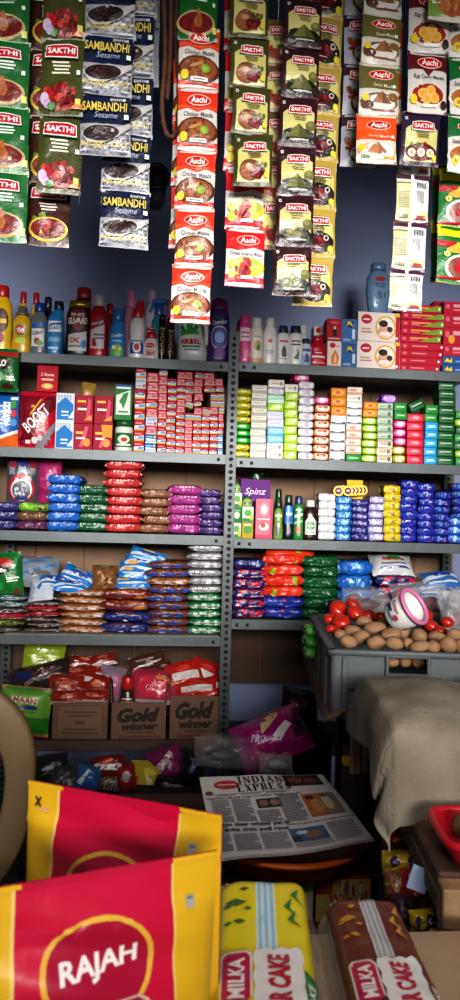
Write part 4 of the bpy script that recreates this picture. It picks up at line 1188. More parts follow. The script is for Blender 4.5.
COLN = ['leftmost column', 'second column', 'third column', 'fourth column', 'fifth column', 'sixth column', 'seventh column', 'eighth column', 'ninth column', 'rightmost column']
cols = [(134, 144.6, 367, 'RRRRRNWR'), (145.3, 157, 372, 'BBPWPRPPP'), (157.4, 166, 367, 'RRRRPPPPPN'), (166.4, 175.4, 378, 'RRRRRNRNNN'), (175.7, 184.4, 371, 'RRRRRRPPNNPP'),
        (184.7, 192.6, 413, 'PPPPPY'), (192.9, 201, 407, 'YRRRRYP'), (201.3, 209.4, 407, 'NNRRRRP'), (209.7, 217.8, 393, 'NNRNRNPYY'), (218.1, 223.4, 393, 'BBBRRPYYY')]
for ci, (a, b, yt, kinds) in enumerate(cols):
    n = len(kinds)
    cx, w = place_x(a, b, 430, YF)
    zt = at(a, yt, YF).z
    h = (zt - L2) / n
    for i, kd in enumerate(kinds):
        place(tpbox(kd, w * .985, h * .985), 'toothpaste_carton', None, (cx + rnd.uniform(-.0008, .0008), YF + .085 + rnd.uniform(0, .006), L2 + i * h), (0, 0, R(rnd.uniform(-1, 1))),
              TPN[kd] + ', ' + ordw(i, n) + ' in the ' + COLN[ci] + ' of toothpaste', 'toothpaste carton', 'toothpaste cartons on the second shelf')
# upper, looser layer that bridges the gap
for ci, (a, b, y0, y1, kinds, nm) in enumerate(((184.7, 193, 371, 401, 'PRRP', 'left'), (193.6, 203, 371, 400, 'PPPR', 'middle'), (203.6, 215, 372, 392, 'RPP', 'right'), (215.4, 223.5, 378, 392, 'RP', 'far right'))):
    n = len(kinds)
    yb = YF + .006
    cx, w = place_x(a, b, 390, yb)
    zb, zt = at(a, y1, yb).z, at(a, y0, yb).z
    h = (zt - zb) / n
    for i, kd in enumerate(kinds):
        place(tpbox(kd, w * .985, h * .985), 'toothpaste_carton', None, (cx, yb + .085 + rnd.uniform(0, .006), zb + i * h), (0, 0, R(rnd.uniform(-2, 2))),
              TPN[kd] + ', ' + ordw(i, n) + ' of the ' + nm + ' upper pile above the gap', 'toothpaste carton', 'toothpaste cartons on the second shelf')
for (x, y, a, nm, kd) in ((187.5, 404, 16, 'left', 'Y'), (197, 402.5, -10, 'right', 'N'), (205, 411, 12, 'lower right', 'Y')):
    cx, w = place_x(x - 3.8, x + 3.8, y, YF)
    place(tpbox(kd, w, .026), 'toothpaste_carton', None, (cx, YF + .085, at(x, y + 3, YF).z - .003), (0, R(a), R(3)), nm + ' tilted toothpaste carton beside the gap in the pile', 'toothpaste carton', 'toothpaste cartons on the second shelf')

# ---- soap stacks of the right bay
_SP = {}
# code: (colour word, base colour, print ops, wrapped?)
SOAP = {
    'y': ('yellow', 'd3c61e', [('e', .5, .5, .3, .24, '8c9a2a'), ('r', .3, .44, .7, .56, 'e6e08a')], 2),
    'g': ('green', '22a032', [('e', .5, .5, .3, .24, '5cc45e'), ('r', .3, .44, .7, .54, 'c8e6c2')], 2),
    'c': ('cream and white', 'dcd6cc', [('r', 0, 0, 1, .14, '7d9684'), ('r', 0, .86, 1, 1, '8aa08e'), ('r', .2, .44, .8, .56, 'c29a82')], 0),
    'b': ('pale blue', '7fbcd8', [('r', .1, .3, .9, .7, 'b4dcea'), ('r', .3, .44, .7, .56, '4a88b0')], 0),
    'v': ('lavender white', 'cfcde0', [('r', .2, .4, .8, .6, 'b0b4d4')], 0),
    'w': ('white', 'e2deda', [('r', .2, .4, .7, .6, 'c8a494'), ('e', .82, .5, .1, .3, '9a8478')], 0),
    'm': ('mint', 'cfe4d8', [('p', [(0, .3), (1, .5), (1, .9), (0, .8)], '9ed0b0')], 0),
    'l': ('lime', 'a8c838', [('p', [(.1, .1), (.7, .1), (.9, .9), (.3, .9)], 'c9dc78'), ('e', .7, .6, .2, .3, 'e2e8c0')], 0),
    'L': ('bright lime wrapped', '9cc42c', [('e', .5, .5, .36, .3, 'c2da74'), ('r', .3, .42, .7, .58, 'e8ecd0')], 1),
    'G': ('silver white wrapped', 'dddadc', [('e', .5, .5, .3, .2, 'b8b4c0'), ('r', .3, .44, .7, .54, '9a8ca0')], 1),
    'k': ('magenta pink wrapped', 'c8247a', [('e', .5, .5, .36, .3, 'e078ac'), ('r', .3, .42, .7, .58, 'f0d0e0')], 1),
    'o': ('orange and white wrapped', 'd8803a', [('e', .5, .62, .44, .3, 'e8dccc'), ('r', .2, .5, .8, .66, 'c8603a')], 1),
    'O': ('orange', 'dc8c22', [('e', .5, .5, .4, .34, 'e8b04a'), ('e', .46, .5, .2, .22, 'c85a3a')], 0),
    'K': ('white and black', 'dddcde', [('p', [(0, 0), (1, 0), (1, .24), (.8, .24), (.7, .12), (.3, .12), (.2, .24), (0, .24)], '2a2a30')], 0),
    'f': ('peach and white', 'e0d2c8', [('r', 0, 0, 1, .26, 'c88a5a'), ('e', .4, .55, .26, .2, 'c08a84')], 0),
    's': ('sage green and white', 'b9c6b4', [('r', 0, 0, 1, .3, '6f8a70'), ('e', .78, .52, .13, .34, '4a6a50'), ('r', .1, .46, .6, .6, '84806c')], 0),
    'h': ('beige and white', 'd8cfc2', [('r', 0, .7, 1, 1, 'c2a48c'), ('e', .78, .5, .13, .34, '5a7058'), ('r', .1, .4, .6, .56, '9a7a5c')], 0),
    'u': ('purple wrapped', '8a4ab0', [('e', .5, .5, .36, .3, 'c8a4dc')], 1),
    'a': ('gold wrapped', 'a89a30', [('e', .5, .5, .36, .3, 'd8cc78'), ('r', .3, .42, .7, .58, 'e8e2b8')], 1),
    'r': ('red', 'cc2440', [('e', .5, .5, .34, .32, 'e88a94'), ('p', [(.1, .2), (.9, .3), (.8, .7), (.2, .66)], 'd8566a'), ('r', .3, .44, .7, .56, 'f0d0d2')], 0),
    't': ('sky blue', '2a9ccc', [('p', [(.1, .2), (.9, .3), (.8, .7), (.2, .66)], '8ccce4'), ('r', .3, .44, .7, .56, 'e0f0f4')], 0),
    'e': ('mid green', '2c8a3c', [('r', .15, .4, .85, .62, 'a8d0a0')], 0),
    'd': ('dark green', '17542c', [('r', .12, .52, .86, .7, 'a8c4a6'), ('r', .1, .14, .9, .3, '2c7a44')], 0),
}


def soap_mesh(k, w, h, d=.07):
    key = (k, round(w, 3), round(h, 3))
    if key not in _SP:
        nm, base, ops, wr = SOAP[k]
        if wr == 0:
            mb = carton_box(w, d, h, base, ops, bev=.0022, seg=2, fin=dict(rough=.42, bump=.08, bs=60., spec=.25))
        else:
            mb = pillow(w, d, h, base, ops, seed=ord(k), fin=dict(rough=.28, bump=.2, bs=70.), p=5 if wr == 1 else 3.4, wob=.0016, ends=.72 if wr == 1 else .5, n=10, mm=16)
        _SP[key] = mb.mesh('soap_bar')
    return _SP[key]


STK = [('the yellow-green stack at the post', 235, 250.5, 388, 456, 'yygggyyyyy'), ('the tall cream stack', 251, 266.6, 385, 456, 'cccccccccc'), ('the mixed pastel stack', 267.2, 283.6, 379.5, 457, 'wwbbvvlmGw'),
       ('the first lime stack', 284.2, 297.6, 384, 457.5, 'llllllllw'), ('the silver white stack', 298.4, 314, 381, 458, 'GGGGGGGGGG'), ('the orange-white stack', 314.6, 330, 396.5, 458.5, 'oooooook'),
       ('the white-black stack', 330.6, 345.8, 388, 459, 'KKKKKOOO'), ('the peach-white stack', 346.6, 362, 387, 460, 'effffKKKwf'), ('the second lime stack', 363, 377.4, 402, 460.5, 'LLLLLLOO'),
       ('the sage green stack', 378, 393.4, 403, 461, 'hhhsssss'), ('the magenta-gold stack', 394, 406.8, 402.5, 461.5, 'aakkkee'), ('the red stack', 407.4, 424, 414, 462, 'rrrrrr'),
       ('the sky blue stack', 425, 438, 405, 462.5, 'tttttee'), ('the tall dark green stack', 438.6, 455.4, 382, 463, 'dddddddddd'), ('the green stack at right edge', 456, 474, 411, 463.5, 'eLdedLe')]
for nm, a, b, yt, yb, kinds in STK:
    n = len(kinds)
    cx, w = place_x(a, b, 430, YF)
    zt = at((a + b) / 2, yt, YF).z
    h = (zt - R2) / n
    for i, k in enumerate(kinds):
        place(soap_mesh(k, w * .985, h * .985), 'soap_bar', None, (cx + rnd.uniform(-.0015, .0015), YF + .035 + rnd.uniform(0, .008), R2 + .0015 + i * h), (0, 0, R(rnd.uniform(-3, 3))),
              SOAP[k][0] + ' soap, ' + ordw(i, n) + ' of ' + nm, 'soap', 'soap bars in stacks on the second shelf')
for (x0, x1, y, hh, k, rr, lb) in ((294, 310, 381.5, 8, 'k', -3, 'pink wrapped soap lying on top of the silver white soap stack'), (381.5, 397, 403, 9, 'u', 2, 'purple wrapped soap lying on top of the sage green soap stack'), (411, 427, 410.5, 10, 'd', -27, 'dark green soap tilted on top of the red soap stack')):
    cx, w = place_x(x0, x1, y, YF)
    z = at((x0 + x1) / 2, y, YF).z
    place(soap_mesh(k, w, hh * mpp(YF)), 'soap_bar', None, (cx, YF + .04, z + (.003 if rr == -27 else .001)), (0, R(rr), R(4)), lb, 'soap', 'soap bars in stacks on the second shelf')
# ================================================================== third and fourth shelves: packets in stacks, small bottles, snacks
_PK = {}


def packet_mesh(kind, w, d, h, var, name='packet'):
    key = (kind, round(w, 3), round(d, 3), round(h, 3), var)
    if key not in _PK:
        base, ops, kw = PACK[kind]
        kw = dict(kw)
        if d > .1:
            kw.setdefault('efin', .009)
            kw.setdefault('wob', .0065)
        fin = dict(rough=kw.pop('rough', .32), bump=kw.pop('bump', .32), bs=kw.pop('bs', 42.))
        _PK[key] = pillow(w, d, h, base, ops, seed=var * 5 + len(kind), fin=fin, **kw).mesh(name)
    return _PK[key]


def scribble(y, h, col, n=7, x0=.14, x1=.86):
    h *= 1.5
    w = (x1 - x0) / n
    return [('r', x0 + i * w, y, x0 + i * w + w * (.78 if i % 3 else .55), y + h, col) for i in range(n)]


def strip_label(c='e4e2e6', y=.5, h=.14, x0=.16, x1=.84):
    return [('p', [(x0, y), (x1, y + .03), (x1, y + h), (x0, y + h - .03)], c)] + [('r', x0 + .05 + .09 * i, y + h * .3, x0 + .11 + .09 * i, y + h * .66, '6a6a74') for i in range(6) if x0 + .11 + .09 * i < x1]


PACK = {
    'blue': ('2a68b6', scribble(.55, .1, 'c8d4e8') + [('r', .05, .1, .95, .14, '3f86d4')], {}),
    'green': ('225a3a', scribble(.56, .1, 'cfe0d0') + [('r', .1, .12, .9, .15, '2a7a48')], {}),
    'red': ('b83a38', scribble(.54, .1, 'e8d0cc') + [('r', .1, .14, .9, .17, 'e06a60')], {}),
    'brown': ('8c6046', scribble(.54, .1, 'e0cdbb') + [('r', .1, .14, .9, .17, 'a8704a')], {}),
    'magenta': ('a03e84', scribble(.55, .1, 'e8d0e0') + [('r', .1, .14, .9, .17, 'c868a8')], {}),
    'purple': ('523c76', scribble(.54, .1, 'cfc6dc') + [('r', .1, .14, .9, .17, '6a4a8c')], {}),
    'navy': ('36346e', scribble(.54, .1, 'b9b8d0') + [('r', .1, .14, .9, .17, '5a5894')], {}),
    'nuts': ('74503c', chunks(.5, .6, .44, .24, ('a8866a', 'c9b09a', '5a3628', '8a6a52'), 26, .035, 3), dict(wob=.007)),
    'plum': ('5c2a50', [('r', .1, .4, .9, .46, '8a5a7c'), ('r', .2, .2, .8, .24, '7c4a6c')], {}),
    'greenpurple': ('6a9c2a', [('p', [(.6, 0), (1, 0), (1, 1), (.7, 1)], '5c2a54'), ('e', .3, .6, .24, .18, '8cc044')] + chunks(.84, .6, .1, .2, ('a8866a', 'c9b09a', '7a4a3a'), 10, .03, 4), dict(wob=.006)),
    # bar packs
    'wsoap': ('d6d6d8', [('e', .5, .52, .28, .2, 'b8bcc4'), ('p', [(.1, .2), (.4, .2), (.3, .5)], 'c2c6cc'), ('r', .4, .66, .7, .72, 'c8905a')], dict(p=5, ends=.8, wob=.003)),
    'bsoap': ('2a7cc0', [('p', [(.1, .3), (.7, .3), (.9, .66), (.3, .66)], 'a8d0e8'), ('r', .2, .76, .8, .84, '174a8c'), ('p', [(.2, .08), (.8, .08), (.7, .2), (.3, .2)], 'd0e4ee')], dict(p=5, ends=.8, wob=.003)),
    'nsoap': ('2a2a70', [('p', [(.1, .5), (.8, .44), (.9, .66), (.2, .7)], '5a58a4'), ('e', .6, .3, .08, .1, 'b03a4a'), ('r', .1, .84, .9, .9, '6a70b8')], dict(p=5, ends=.8, wob=.003)),
    'lsoap': ('a29ac4', [('r', .05, .1, .95, .34, '4a3484'), ('p', [(.1, .5), (.9, .44), (.9, .7), (.1, .7)], 'd4d0e4'), ('p', [(.2, .16), (.7, .16), (.66, .3), (.26, .3)], 'c03a54')], dict(p=5, ends=.8, wob=.003)),
    'ysoap': ('d2bc1c', [('r', .3, .34, .7, .56, 'b89a20'), ('p', [(.36, .4), (.66, .4), (.6, .52), (.4, .52)], '7a7030'), ('r', .05, .8, .95, .86, 'e6d860')], dict(p=5, ends=.8, wob=.003)),
    'rin': ('23309a', [('p', [(.08, .2), (.6, .24), (.5, .5), (.1, .46)], '2f44b8'), ('p', [(.56, .3), (.8, .34), (.74, .46), (.58, .44)], 'd0405a'), ('p', [(.3, .5), (.6, .54), (.5, .6), (.34, .58)], 'c8cce8'), ('r', .1, .8, .9, .84, '4a5ac4')], dict(p=5, ends=.8, wob=.0045)),
    'rindk': ('1f2a80', [('p', [(.1, .3), (.8, .24), (.9, .5), (.2, .56)], '2c3ca4'), ('e', .3, .56, .1, .1, '4a9ad8'), ('r', .56, .4, .76, .48, 'c04a5c')], dict(p=5, ends=.8, wob=.0045)),
    'rinlt': ('2458b8', [('p', [(.1, .3), (.8, .24), (.9, .5), (.2, .56)], '4a8ad4'), ('e', .3, .5, .12, .12, 'b8d4ec')], dict(p=5, ends=.8, wob=.0045)),
    # snacks
    'wheat': ('8c5426', [('r', 0, .3, 1, .5, 'c9bfb4'), ('r', .06, .36, .9, .41, 'a33a30'), ('r', .44, .3, .56, .52, '9c9690')] + chunks(.5, .68, .4, .06, ('a86a32', 'b87c40'), 6, .06, 5), dict(fin_col='c4bab0', wob=.006, ends=.3)),
    'chips': ('6e2420', [('p', [(.1, .5), (.9, .5), (.8, .86), (.2, .86)], '8e2a24'), ('t', 'VILONG', .5, .66, .56, .13, 'b99a54', 0, .1), ('e', .8, .4, .16, .12, 'a8652e'), ('r', .3, .26, .42, .36, 'b8b4b0')], dict(fin_col='3a2a5a', wob=.007, ends=.3)),
    'navysnack': ('24255e', [('r', .1, .42, .9, .52, '3a3c86'), ('p', [(.2, .6), (.7, .6), (.6, .8), (.3, .8)], '6e3c34'), ('r', .4, .3, .5, .4, 'a8a6b0')], dict(fin_col='2a2c74', wob=.007, ends=.3)),
    'bluebrown': ('6a3a26', [('r', 0, .22, 1, .52, '2c4ea4'), ('r', .3, .3, .44, .46, 'b4b8c4'), ('r', .6, .34, .9, .42, '5a78c0')] + chunks(.5, .7, .42, .1, ('8a4c2c', '9c6034', '5a2a1c'), 16, .05, 6), dict(fin_col='2f54ac', wob=.006, ends=.3)),
    'wgreen': ('1f6c3c', [('r', 0, .36, 1, .62, 'c2c8c2'), ('r', .06, .7, .94, .8, '2f8a4c'), ('r', .1, .44, .9, .5, '8a968e')], dict(fin_col='c4cac4', wob=.006, ends=.3)),
    'wgrey': ('8c8a8c', [('r', 0, .36, 1, .6, 'c2c2c4'), ('r', .1, .44, .9, .5, '77767c'), ('p', [(.1, .7), (.5, .7), (.4, .9)], '6a585a')], dict(fin_col='c8c8ca', wob=.007, ends=.3)),
    'thindark': ('3a2c2e', [('r', 0, .34, 1, .5, 'b0a4a2'), ('r', .1, .4, .86, .45, '4a3034'), ('r', .2, .7, .7, .8, '6e4a44')], dict(fin_col='a39896', wob=.006, ends=.05)),
    'thinred': ('8a2028', [('r', 0, .3, 1, .44, 'b8a09c'), ('r', .2, .6, .8, .72, 'b8404a')], dict(fin_col='a82c38', wob=.006, ends=.05)),
    'thingreen': ('5a6a2a', [('r', 0, .4, .5, .6, 'a8b03a'), ('r', .5, .4, 1, .6, '4a3034')], dict(fin_col='98a03a', wob=.006, ends=.05)),
    'thinteal': ('3a5558', [('r', 0, .4, 1, .55, '8a9a9c'), ('r', .3, .65, .7, .75, 'b8b0a4')], dict(fin_col='7c8c90', wob=.006, ends=.05)),
    # detergent packs
    'surf': ('23265e', [('p', [(0, .5), (1, .42), (1, .62), (0, .72)], 'c2283c'), ('r', 0, .1, 1, .3, 'c2283c'), ('r', .5, .34, .9, .42, 'c8c8dc'), ('e', .2, .42, .08, .08, 'c8c8dc')], dict(wob=.007)),
    'surftop': ('23265e', [('t', 'ariel', .5, .6, .6, .22, 'b4b8dc', 0, .2), ('r', 0, .05, 1, .26, 'c2283c')], dict(wob=.007)),
    'orange': ('d03a22', [('p', [(.2, .36), (.32, .36), (.32, .86), (.2, .86)], '8ab030'), ('r', .22, .2, .4, .34, 'd8b0a0'), ('p', [(.75, .1), (1, .1), (1, .4)], '34308a')], dict(wob=.009)),
    'orange2': ('cc3420', [('p', [(.72, .3), (.84, .34), (.82, .8), (.7, .76)], '8ab030'), ('r', .5, .3, .7, .42, 'd8b0a0')], dict(wob=.009)),
    'bluepk': ('22328c', [('e', .5, .6, .06, .1, 'b83a4a'), ('p', [(.1, .3), (.9, .2), (.9, .4), (.1, .5)], '2f46ac')], dict(wob=.009)),
    'greenpk': ('12522c', [('p', [(.1, .3), (.9, .2), (.9, .36), (.1, .44)], '1f7040'), ('r', .2, .6, .7, .66, '4a8a5a')], dict(wob=.01)),
    'bluepk2': ('1f62ac', [('e', .5, .55, .24, .2, '3f8ccc'), ('r', .3, .5, .7, .6, 'c4d8ea')], dict(wob=.01)),
    'tinygreen': ('3fae2a', [('e', .5, .5, .3, .26, '7cd05a'), ('r', .3, .44, .7, .54, 'cfe8b8')], dict(p=3, wob=.003, ends=.4)),
}


def pstack(stack, x0, x1, yt, yb, zs, kinds, words, yf=YF, d=.16, cat='packet', name='packet', group=None, jit=.006, rot=6, py=None, hs=None, edge=.0):
    """stack of packets lying flat, listed from the bottom"""
    n = len(kinds)
    cx, w = place_x(x0, x1, py or yb, yf)
    zt = at((x0 + x1) / 2, yt, yf).z
    h = (zt - zs) / n
    z = zs
    for i, k in enumerate(kinds):
        o = place(packet_mesh(k, w, d, h * 1.1, rnd.randrange(3), name), name, None, (cx + rnd.uniform(-jit, jit), yf + d / 2 + rnd.uniform(0, .008), z + .0012), (0, R(rnd.uniform(-1, 1)), R(rnd.uniform(-rot, rot))),
                  (words[k] if isinstance(words, dict) else words) + ', ' + ordw(i, n) + ' of ' + stack, cat, group or 'packets in ' + stack)
        z += h


# ------------------------------------------------ left bay, third shelf
standing('clear and grey bag with a red ring logo standing at left back', 5, 38, 456, 505, YF + .09, '4a4a52', [('r', .1, .62, .28, .94, '8a8a92'), ('p', [(.36, .64), (.64, .64), (.58, .94), (.44, .94)], 'a8aab4'), ('r', .72, .62, .92, .94, '6a6a72'), ('e', .2, .86, .13, .1, 'a02a3c'), ('e', .52, .88, .13, .1, '3a4a94'), ('e', .84, .86, .13, .1, '8c2038'),
         ('e', .5, .34, .42, .3, 'b51f30'), ('e', .5, .32, .34, .24, 'c4c4c8'), ('e', .5, .3, .29, .19, '55555e')] + chunks(.5, .3, .2, .12, ('b8b8bc', '8a8a92', '3a3a42'), 14, .05, 3) + [('r', .3, .1, .7, .16, '3a4a84'), ('t', 'Ponni', .5, .52, .44, .08, 'e8dcdc', .05, .2), ('r', .04, 0, .96, .07, '3a4a84')], seed=5, t=.05)
standing('plain magenta bag standing beside the ring logo bag', 37, 61, 456, 510, YF + .1, 'a32a66', [('r', .1, .55, .9, .6, 'b8487c'), ('p', [(0, .3), (1, .2), (1, .3), (0, .44)], '8a2054')], seed=6, t=.045)
PW = 'packets on the third shelf'
pstack('the left edge stack', -14, 17, 503, 531.5, L3, ['navy'] * 3, 'navy purple packet', d=.15, group=PW)
pstack('the stack under the logo bag', 17, 47.5, 503, 531.5, L3, ['plum', 'nuts', 'greenpurple'], {'plum': 'dark plum packet', 'nuts': 'clear packet of brown nuts', 'greenpurple': 'green and purple packet'}, d=.14, group=PW)
pstack('the blue stack', 46, 79, 475, 532, L3, ['blue'] * 6, 'bright blue packet', group=PW)
pstack('the dark green stack', 75.5, 109, 486, 532.5, L3, ['green'] * 5, 'dark green packet', yf=YF + .012, group=PW)
pstack('the tall red stack', 105, 141, 461, 533, L3, ['red'] * 8, 'red packet', group=PW, jit=.006)
pstack('the brown stack', 140, 169, 490, 534, L3, ['brown'] * 5, 'brown packet', group=PW)
pstack('the magenta stack', 168, 200, 485.5, 535, L3, ['magenta'] * 5, 'magenta packet', group=PW)
pstack('the purple stack by the post', 199.5, 222, 490, 535.5, L3, ['purple'] * 6, 'deep purple packet', yf=YF + .01, group=PW)

# ------------------------------------------------ right bay, third shelf
for (a, b, rows, nm, py) in ((232.5, 241.5, (('W', 15), ('g', 14), ('W', 14.5)), 'left', 515), (242, 253.5, (('y', 15.5), ('W', 15)), 'right', 520)):
    z = R3
    for i, (k, hh) in enumerate(rows):
        base, ops = {'W': ('c9d6c2', [('r', 0, 0, 1, .24, '3c8a48'), ('e', .5, .6, .34, .22, '6aa85a'), ('r', .7, .1, .95, .5, 'c9b83a')]), 'g': ('2a7a40', [('e', .5, .5, .34, .26, 'c8d8c0'), ('r', .1, .8, .9, .9, '8ab088')]), 'y': ('b59a34', [('e', .5, .55, .38, .26, '5a9c50'), ('r', .2, .8, .8, .9, 'd8e0c8')])}[k]
        _, h = pbox({'W': 'white and green', 'g': 'dark green', 'y': 'gold and green'}[k] + ' antiseptic soap carton, ' + ordw(i, len(rows)) + ' of the ' + nm + ' pile', a, b, 0, hh, 0, YF, base, ops, .06, z=z, py=py, yaw=0, group='antiseptic soap cartons')
        z += h + .0006
    bottle('small green-capped bottle standing on the ' + nm + ' antiseptic carton pile', a + .6, b - .6, 482 if nm == 'left' else 496, z, YF + .012, 'cone', 'a9b86a', '1f5a2c', [('e', .5, .4, .4, .3, '3a7a44')], py=495, dr=.9, capk='wide')
pbox('purple talc carton lying behind the green-capped bottles', 240, 270, 478, 512, 0, YF + .1, '6a3080', [('t', 'Spinz', .5, .62, .74, .26, 'e0d4e6', 0, .3, .01), ('p', [(.1, .3), (.9, .4), (.9, .46), (.1, .38)], '8a54a0')], .05, z=at(255, 512, YF + .1).z - .005, cat='box', name='talc_carton', yaw=3)
pbox('purple talc carton base pile hidden behind small bottles', 241, 271, 512.5, 536, 0, YF + .1, '5a2870', [], .05, z=R3, name='talc_carton', yaw=3)
# bottle lying tilted on the purple carton
r_, h_, w_, d_ = bottle('dark green bottle lying tilted on top of the purple talc carton', 0, 9, 0, 0, YF + .105, 'tall', '1a3a24', '1f2a22', [('r', .1, .2, .9, .5, 'c8cfc4')], py=470, dr=.9) if False else (None,) * 4
p = at(252, 476, YF + .12)
root = thing('bottle', 'dark green bottle lying tilted on top of the purple talc carton', 'bottle', (p.x, p.y, p.z - .012), (0, R(62), R(10)))
mb = MB()
loft(mb, [(0, .012, .012, 0, 2), (.003, .0145, .0145, 0, 2), (.034, .0145, .0145, 0, 2), (.041, .009, .009, 0, 2)], M('173a24', rough=.25), 16)
print_on(mb, [('r', 0, .1, 1, .9, '2a6a3c'), ('r', .1, .4, .9, .7, 'c8cfc4')], lambda u, v, e: Vector(((.0147 + e) * math.cos(-1.57 + (u - .5) * 2.4), (.0147 + e) * math.sin(-1.57 + (u - .5) * 2.4), .006 + .026 * v)), grid=(8, 3))
mb.build('body', root)
mb = MB()
loft(mb, [(.038, .0115, .0115, 0, 2), (.056, .011, .011, 0, 2), (.058, .009, .009, 0, 2)], M('12291a', rough=.3), 16)
mb.build('cap', root)
pbox('tall pink carton with white disc and bowl picture on third shelf', 256, 273, 498, 538, R3, YF, 'd27a8e', [('r', 0, 0, 1, .1, 'c8566e'), ('e', .5, .74, .2, .13, 'e8d4d4'), ('ring', .5, .74, .28, .18, .12, 'dba0ac'), ('r', .1, .48, .9, .51, 'e8d4d4'), ('e', .5, .3, .3, .1, 'e4d8ce'), ('e', .44, .34, .16, .07, 'b86a5a'), ('r', .86, 0, 1, 1, 'c05a74')], .06, yaw=-3, z=R3, name='carton')
bottle('dark-capped green bottle behind the hair oil bottle', 274.5, 283, 489, R3, YF + .07, 'tall', '1f4a2c', '17301e', py=515, dr=.9, capk='wide')
bottle('pale green hair oil bottle with black cap and dark figure', 274, 283.5, 501, R3, YF, 'waist', '7ca04a', '2a3a22', [('p', [(.3, .05), (.7, .05), (.75, .5), (.5, .7), (.25, .45)], '2a2a1c'), ('e', .55, .5, .14, .1, 'c89a7a'), ('r', .1, .82, .9, .92, 'd8e0b8')], (.05, .7), py=520, dr=.8, capk='screw')
bottle('blue and black shower bottle between two green bottles', 284, 294, 495, R3, YF, 'tall', '1c1f26', '1f3c2c', [('r', 0, .42, 1, 1, '2a78c0'), ('r', .2, .7, .8, .78, 'd8e2ec'), ('p', [(.3, .1), (.7, .14), (.5, .4)], '6a7078'), ('e', .5, .56, .2, .08, '1a3a6a')], (.05, .76), py=520, dr=.8, capk='wide')
bottle('bright green slim bottle with white printed waves and blue cap', 294, 304, 496, R3, YF, 'tall', '2a8a3a', '233a6c', [('p', [(0, .6), (1, .7), (1, .78), (0, .7)], 'cfe4cc'), ('p', [(0, .4), (1, .5), (1, .56), (0, .48)], 'a8d0a0'), ('e', .5, .24, .34, .12, 'a05a3a'), ('r', .2, .84, .8, .9, 'e0e8da')], (.05, .78), py=520, dr=.8, capk='wide')
bottle('dark brown antiseptic bottle with white cap and green-white label', 304, 318, 500, R3, YF, 'plain', '32191a', 'd6d2ce', [('p', [(.06, .1), (.94, .1), (.94, .7), (.5, .96), (.06, .7)], 'cfd4cc'), ('e', .5, .5, .3, .2, '4a8a54'), ('t', 'Dettol', .5, .5, .5, .1, 'eef2ea'), ('r', .2, .18, .8, .22, '6a8a70')], (.08, .64), py=520, dr=.7)
SG = 'bar packs on the third shelf'
pstack('the white bar stack', 319, 335.5, 494, 542, R3, ['wsoap'] * 6, 'white wrapped detergent bar', d=.08, group=SG, rot=3, jit=.002, cat='detergent bar', name='detergent_bar')
pstack('the shiny blue bar stack', 336, 351, 497, 543, R3, ['bsoap'] * 6, 'shiny blue wrapped bar', d=.08, group=SG, rot=3, jit=.002, cat='detergent bar', name='detergent_bar')
pstack('the dark violet bar stack', 351, 369, 500, 544, R3, ['nsoap'] * 6, 'dark violet blue wrapped bar', d=.08, group=SG, rot=3, jit=.002, cat='detergent bar', name='detergent_bar')
pstack('the lavender bar stack', 369, 384, 497, 544.5, R3, ['lsoap'] * 6, 'lavender and purple wrapped bar', d=.08, group=SG, rot=3, jit=.002, cat='detergent bar', name='detergent_bar')
pstack('the yellow bar stack', 384, 400.5, 486, 545, R3, ['ysoap'] * 7, 'yellow wrapped bar', d=.08, group=SG, rot=3, jit=.003, cat='detergent bar', name='detergent_bar')
pstack('the first royal blue stack', 400.5, 418, 481, 546, R3, ['rin'] * 8, 'royal blue wrapped bar', d=.08, group=SG, rot=5, jit=.004, cat='detergent bar', name='detergent_bar')
pstack('the second royal blue stack', 418, 435, 484, 546.5, R3, ['rin'] * 8, 'royal blue wrapped bar', d=.08, group=SG, rot=5, jit=.004, cat='detergent bar', name='detergent_bar')
pstack('the navy stack near the right edge', 435, 451, 492, 547, R3, ['rindk'] * 7, 'navy wrapped bar', d=.08, group=SG, rot=5, jit=.004, cat='detergent bar', name='detergent_bar')
pstack('the short bright blue stack at right', 450, 468, 518, 547.5, R3, ['rinlt'] * 3, 'bright blue wrapped bar', d=.08, group=SG, rot=5, jit=.003, cat='detergent bar', name='detergent_bar', yf=YF - .004)
pstack('the tall navy stack behind the bright blue one', 453, 474, 484, 547.5, R3, ['rindk'] * 8, 'navy wrapped bar', d=.08, group=SG, rot=4, jit=.003, cat='detergent bar', name='detergent_bar', yf=YF + .09)
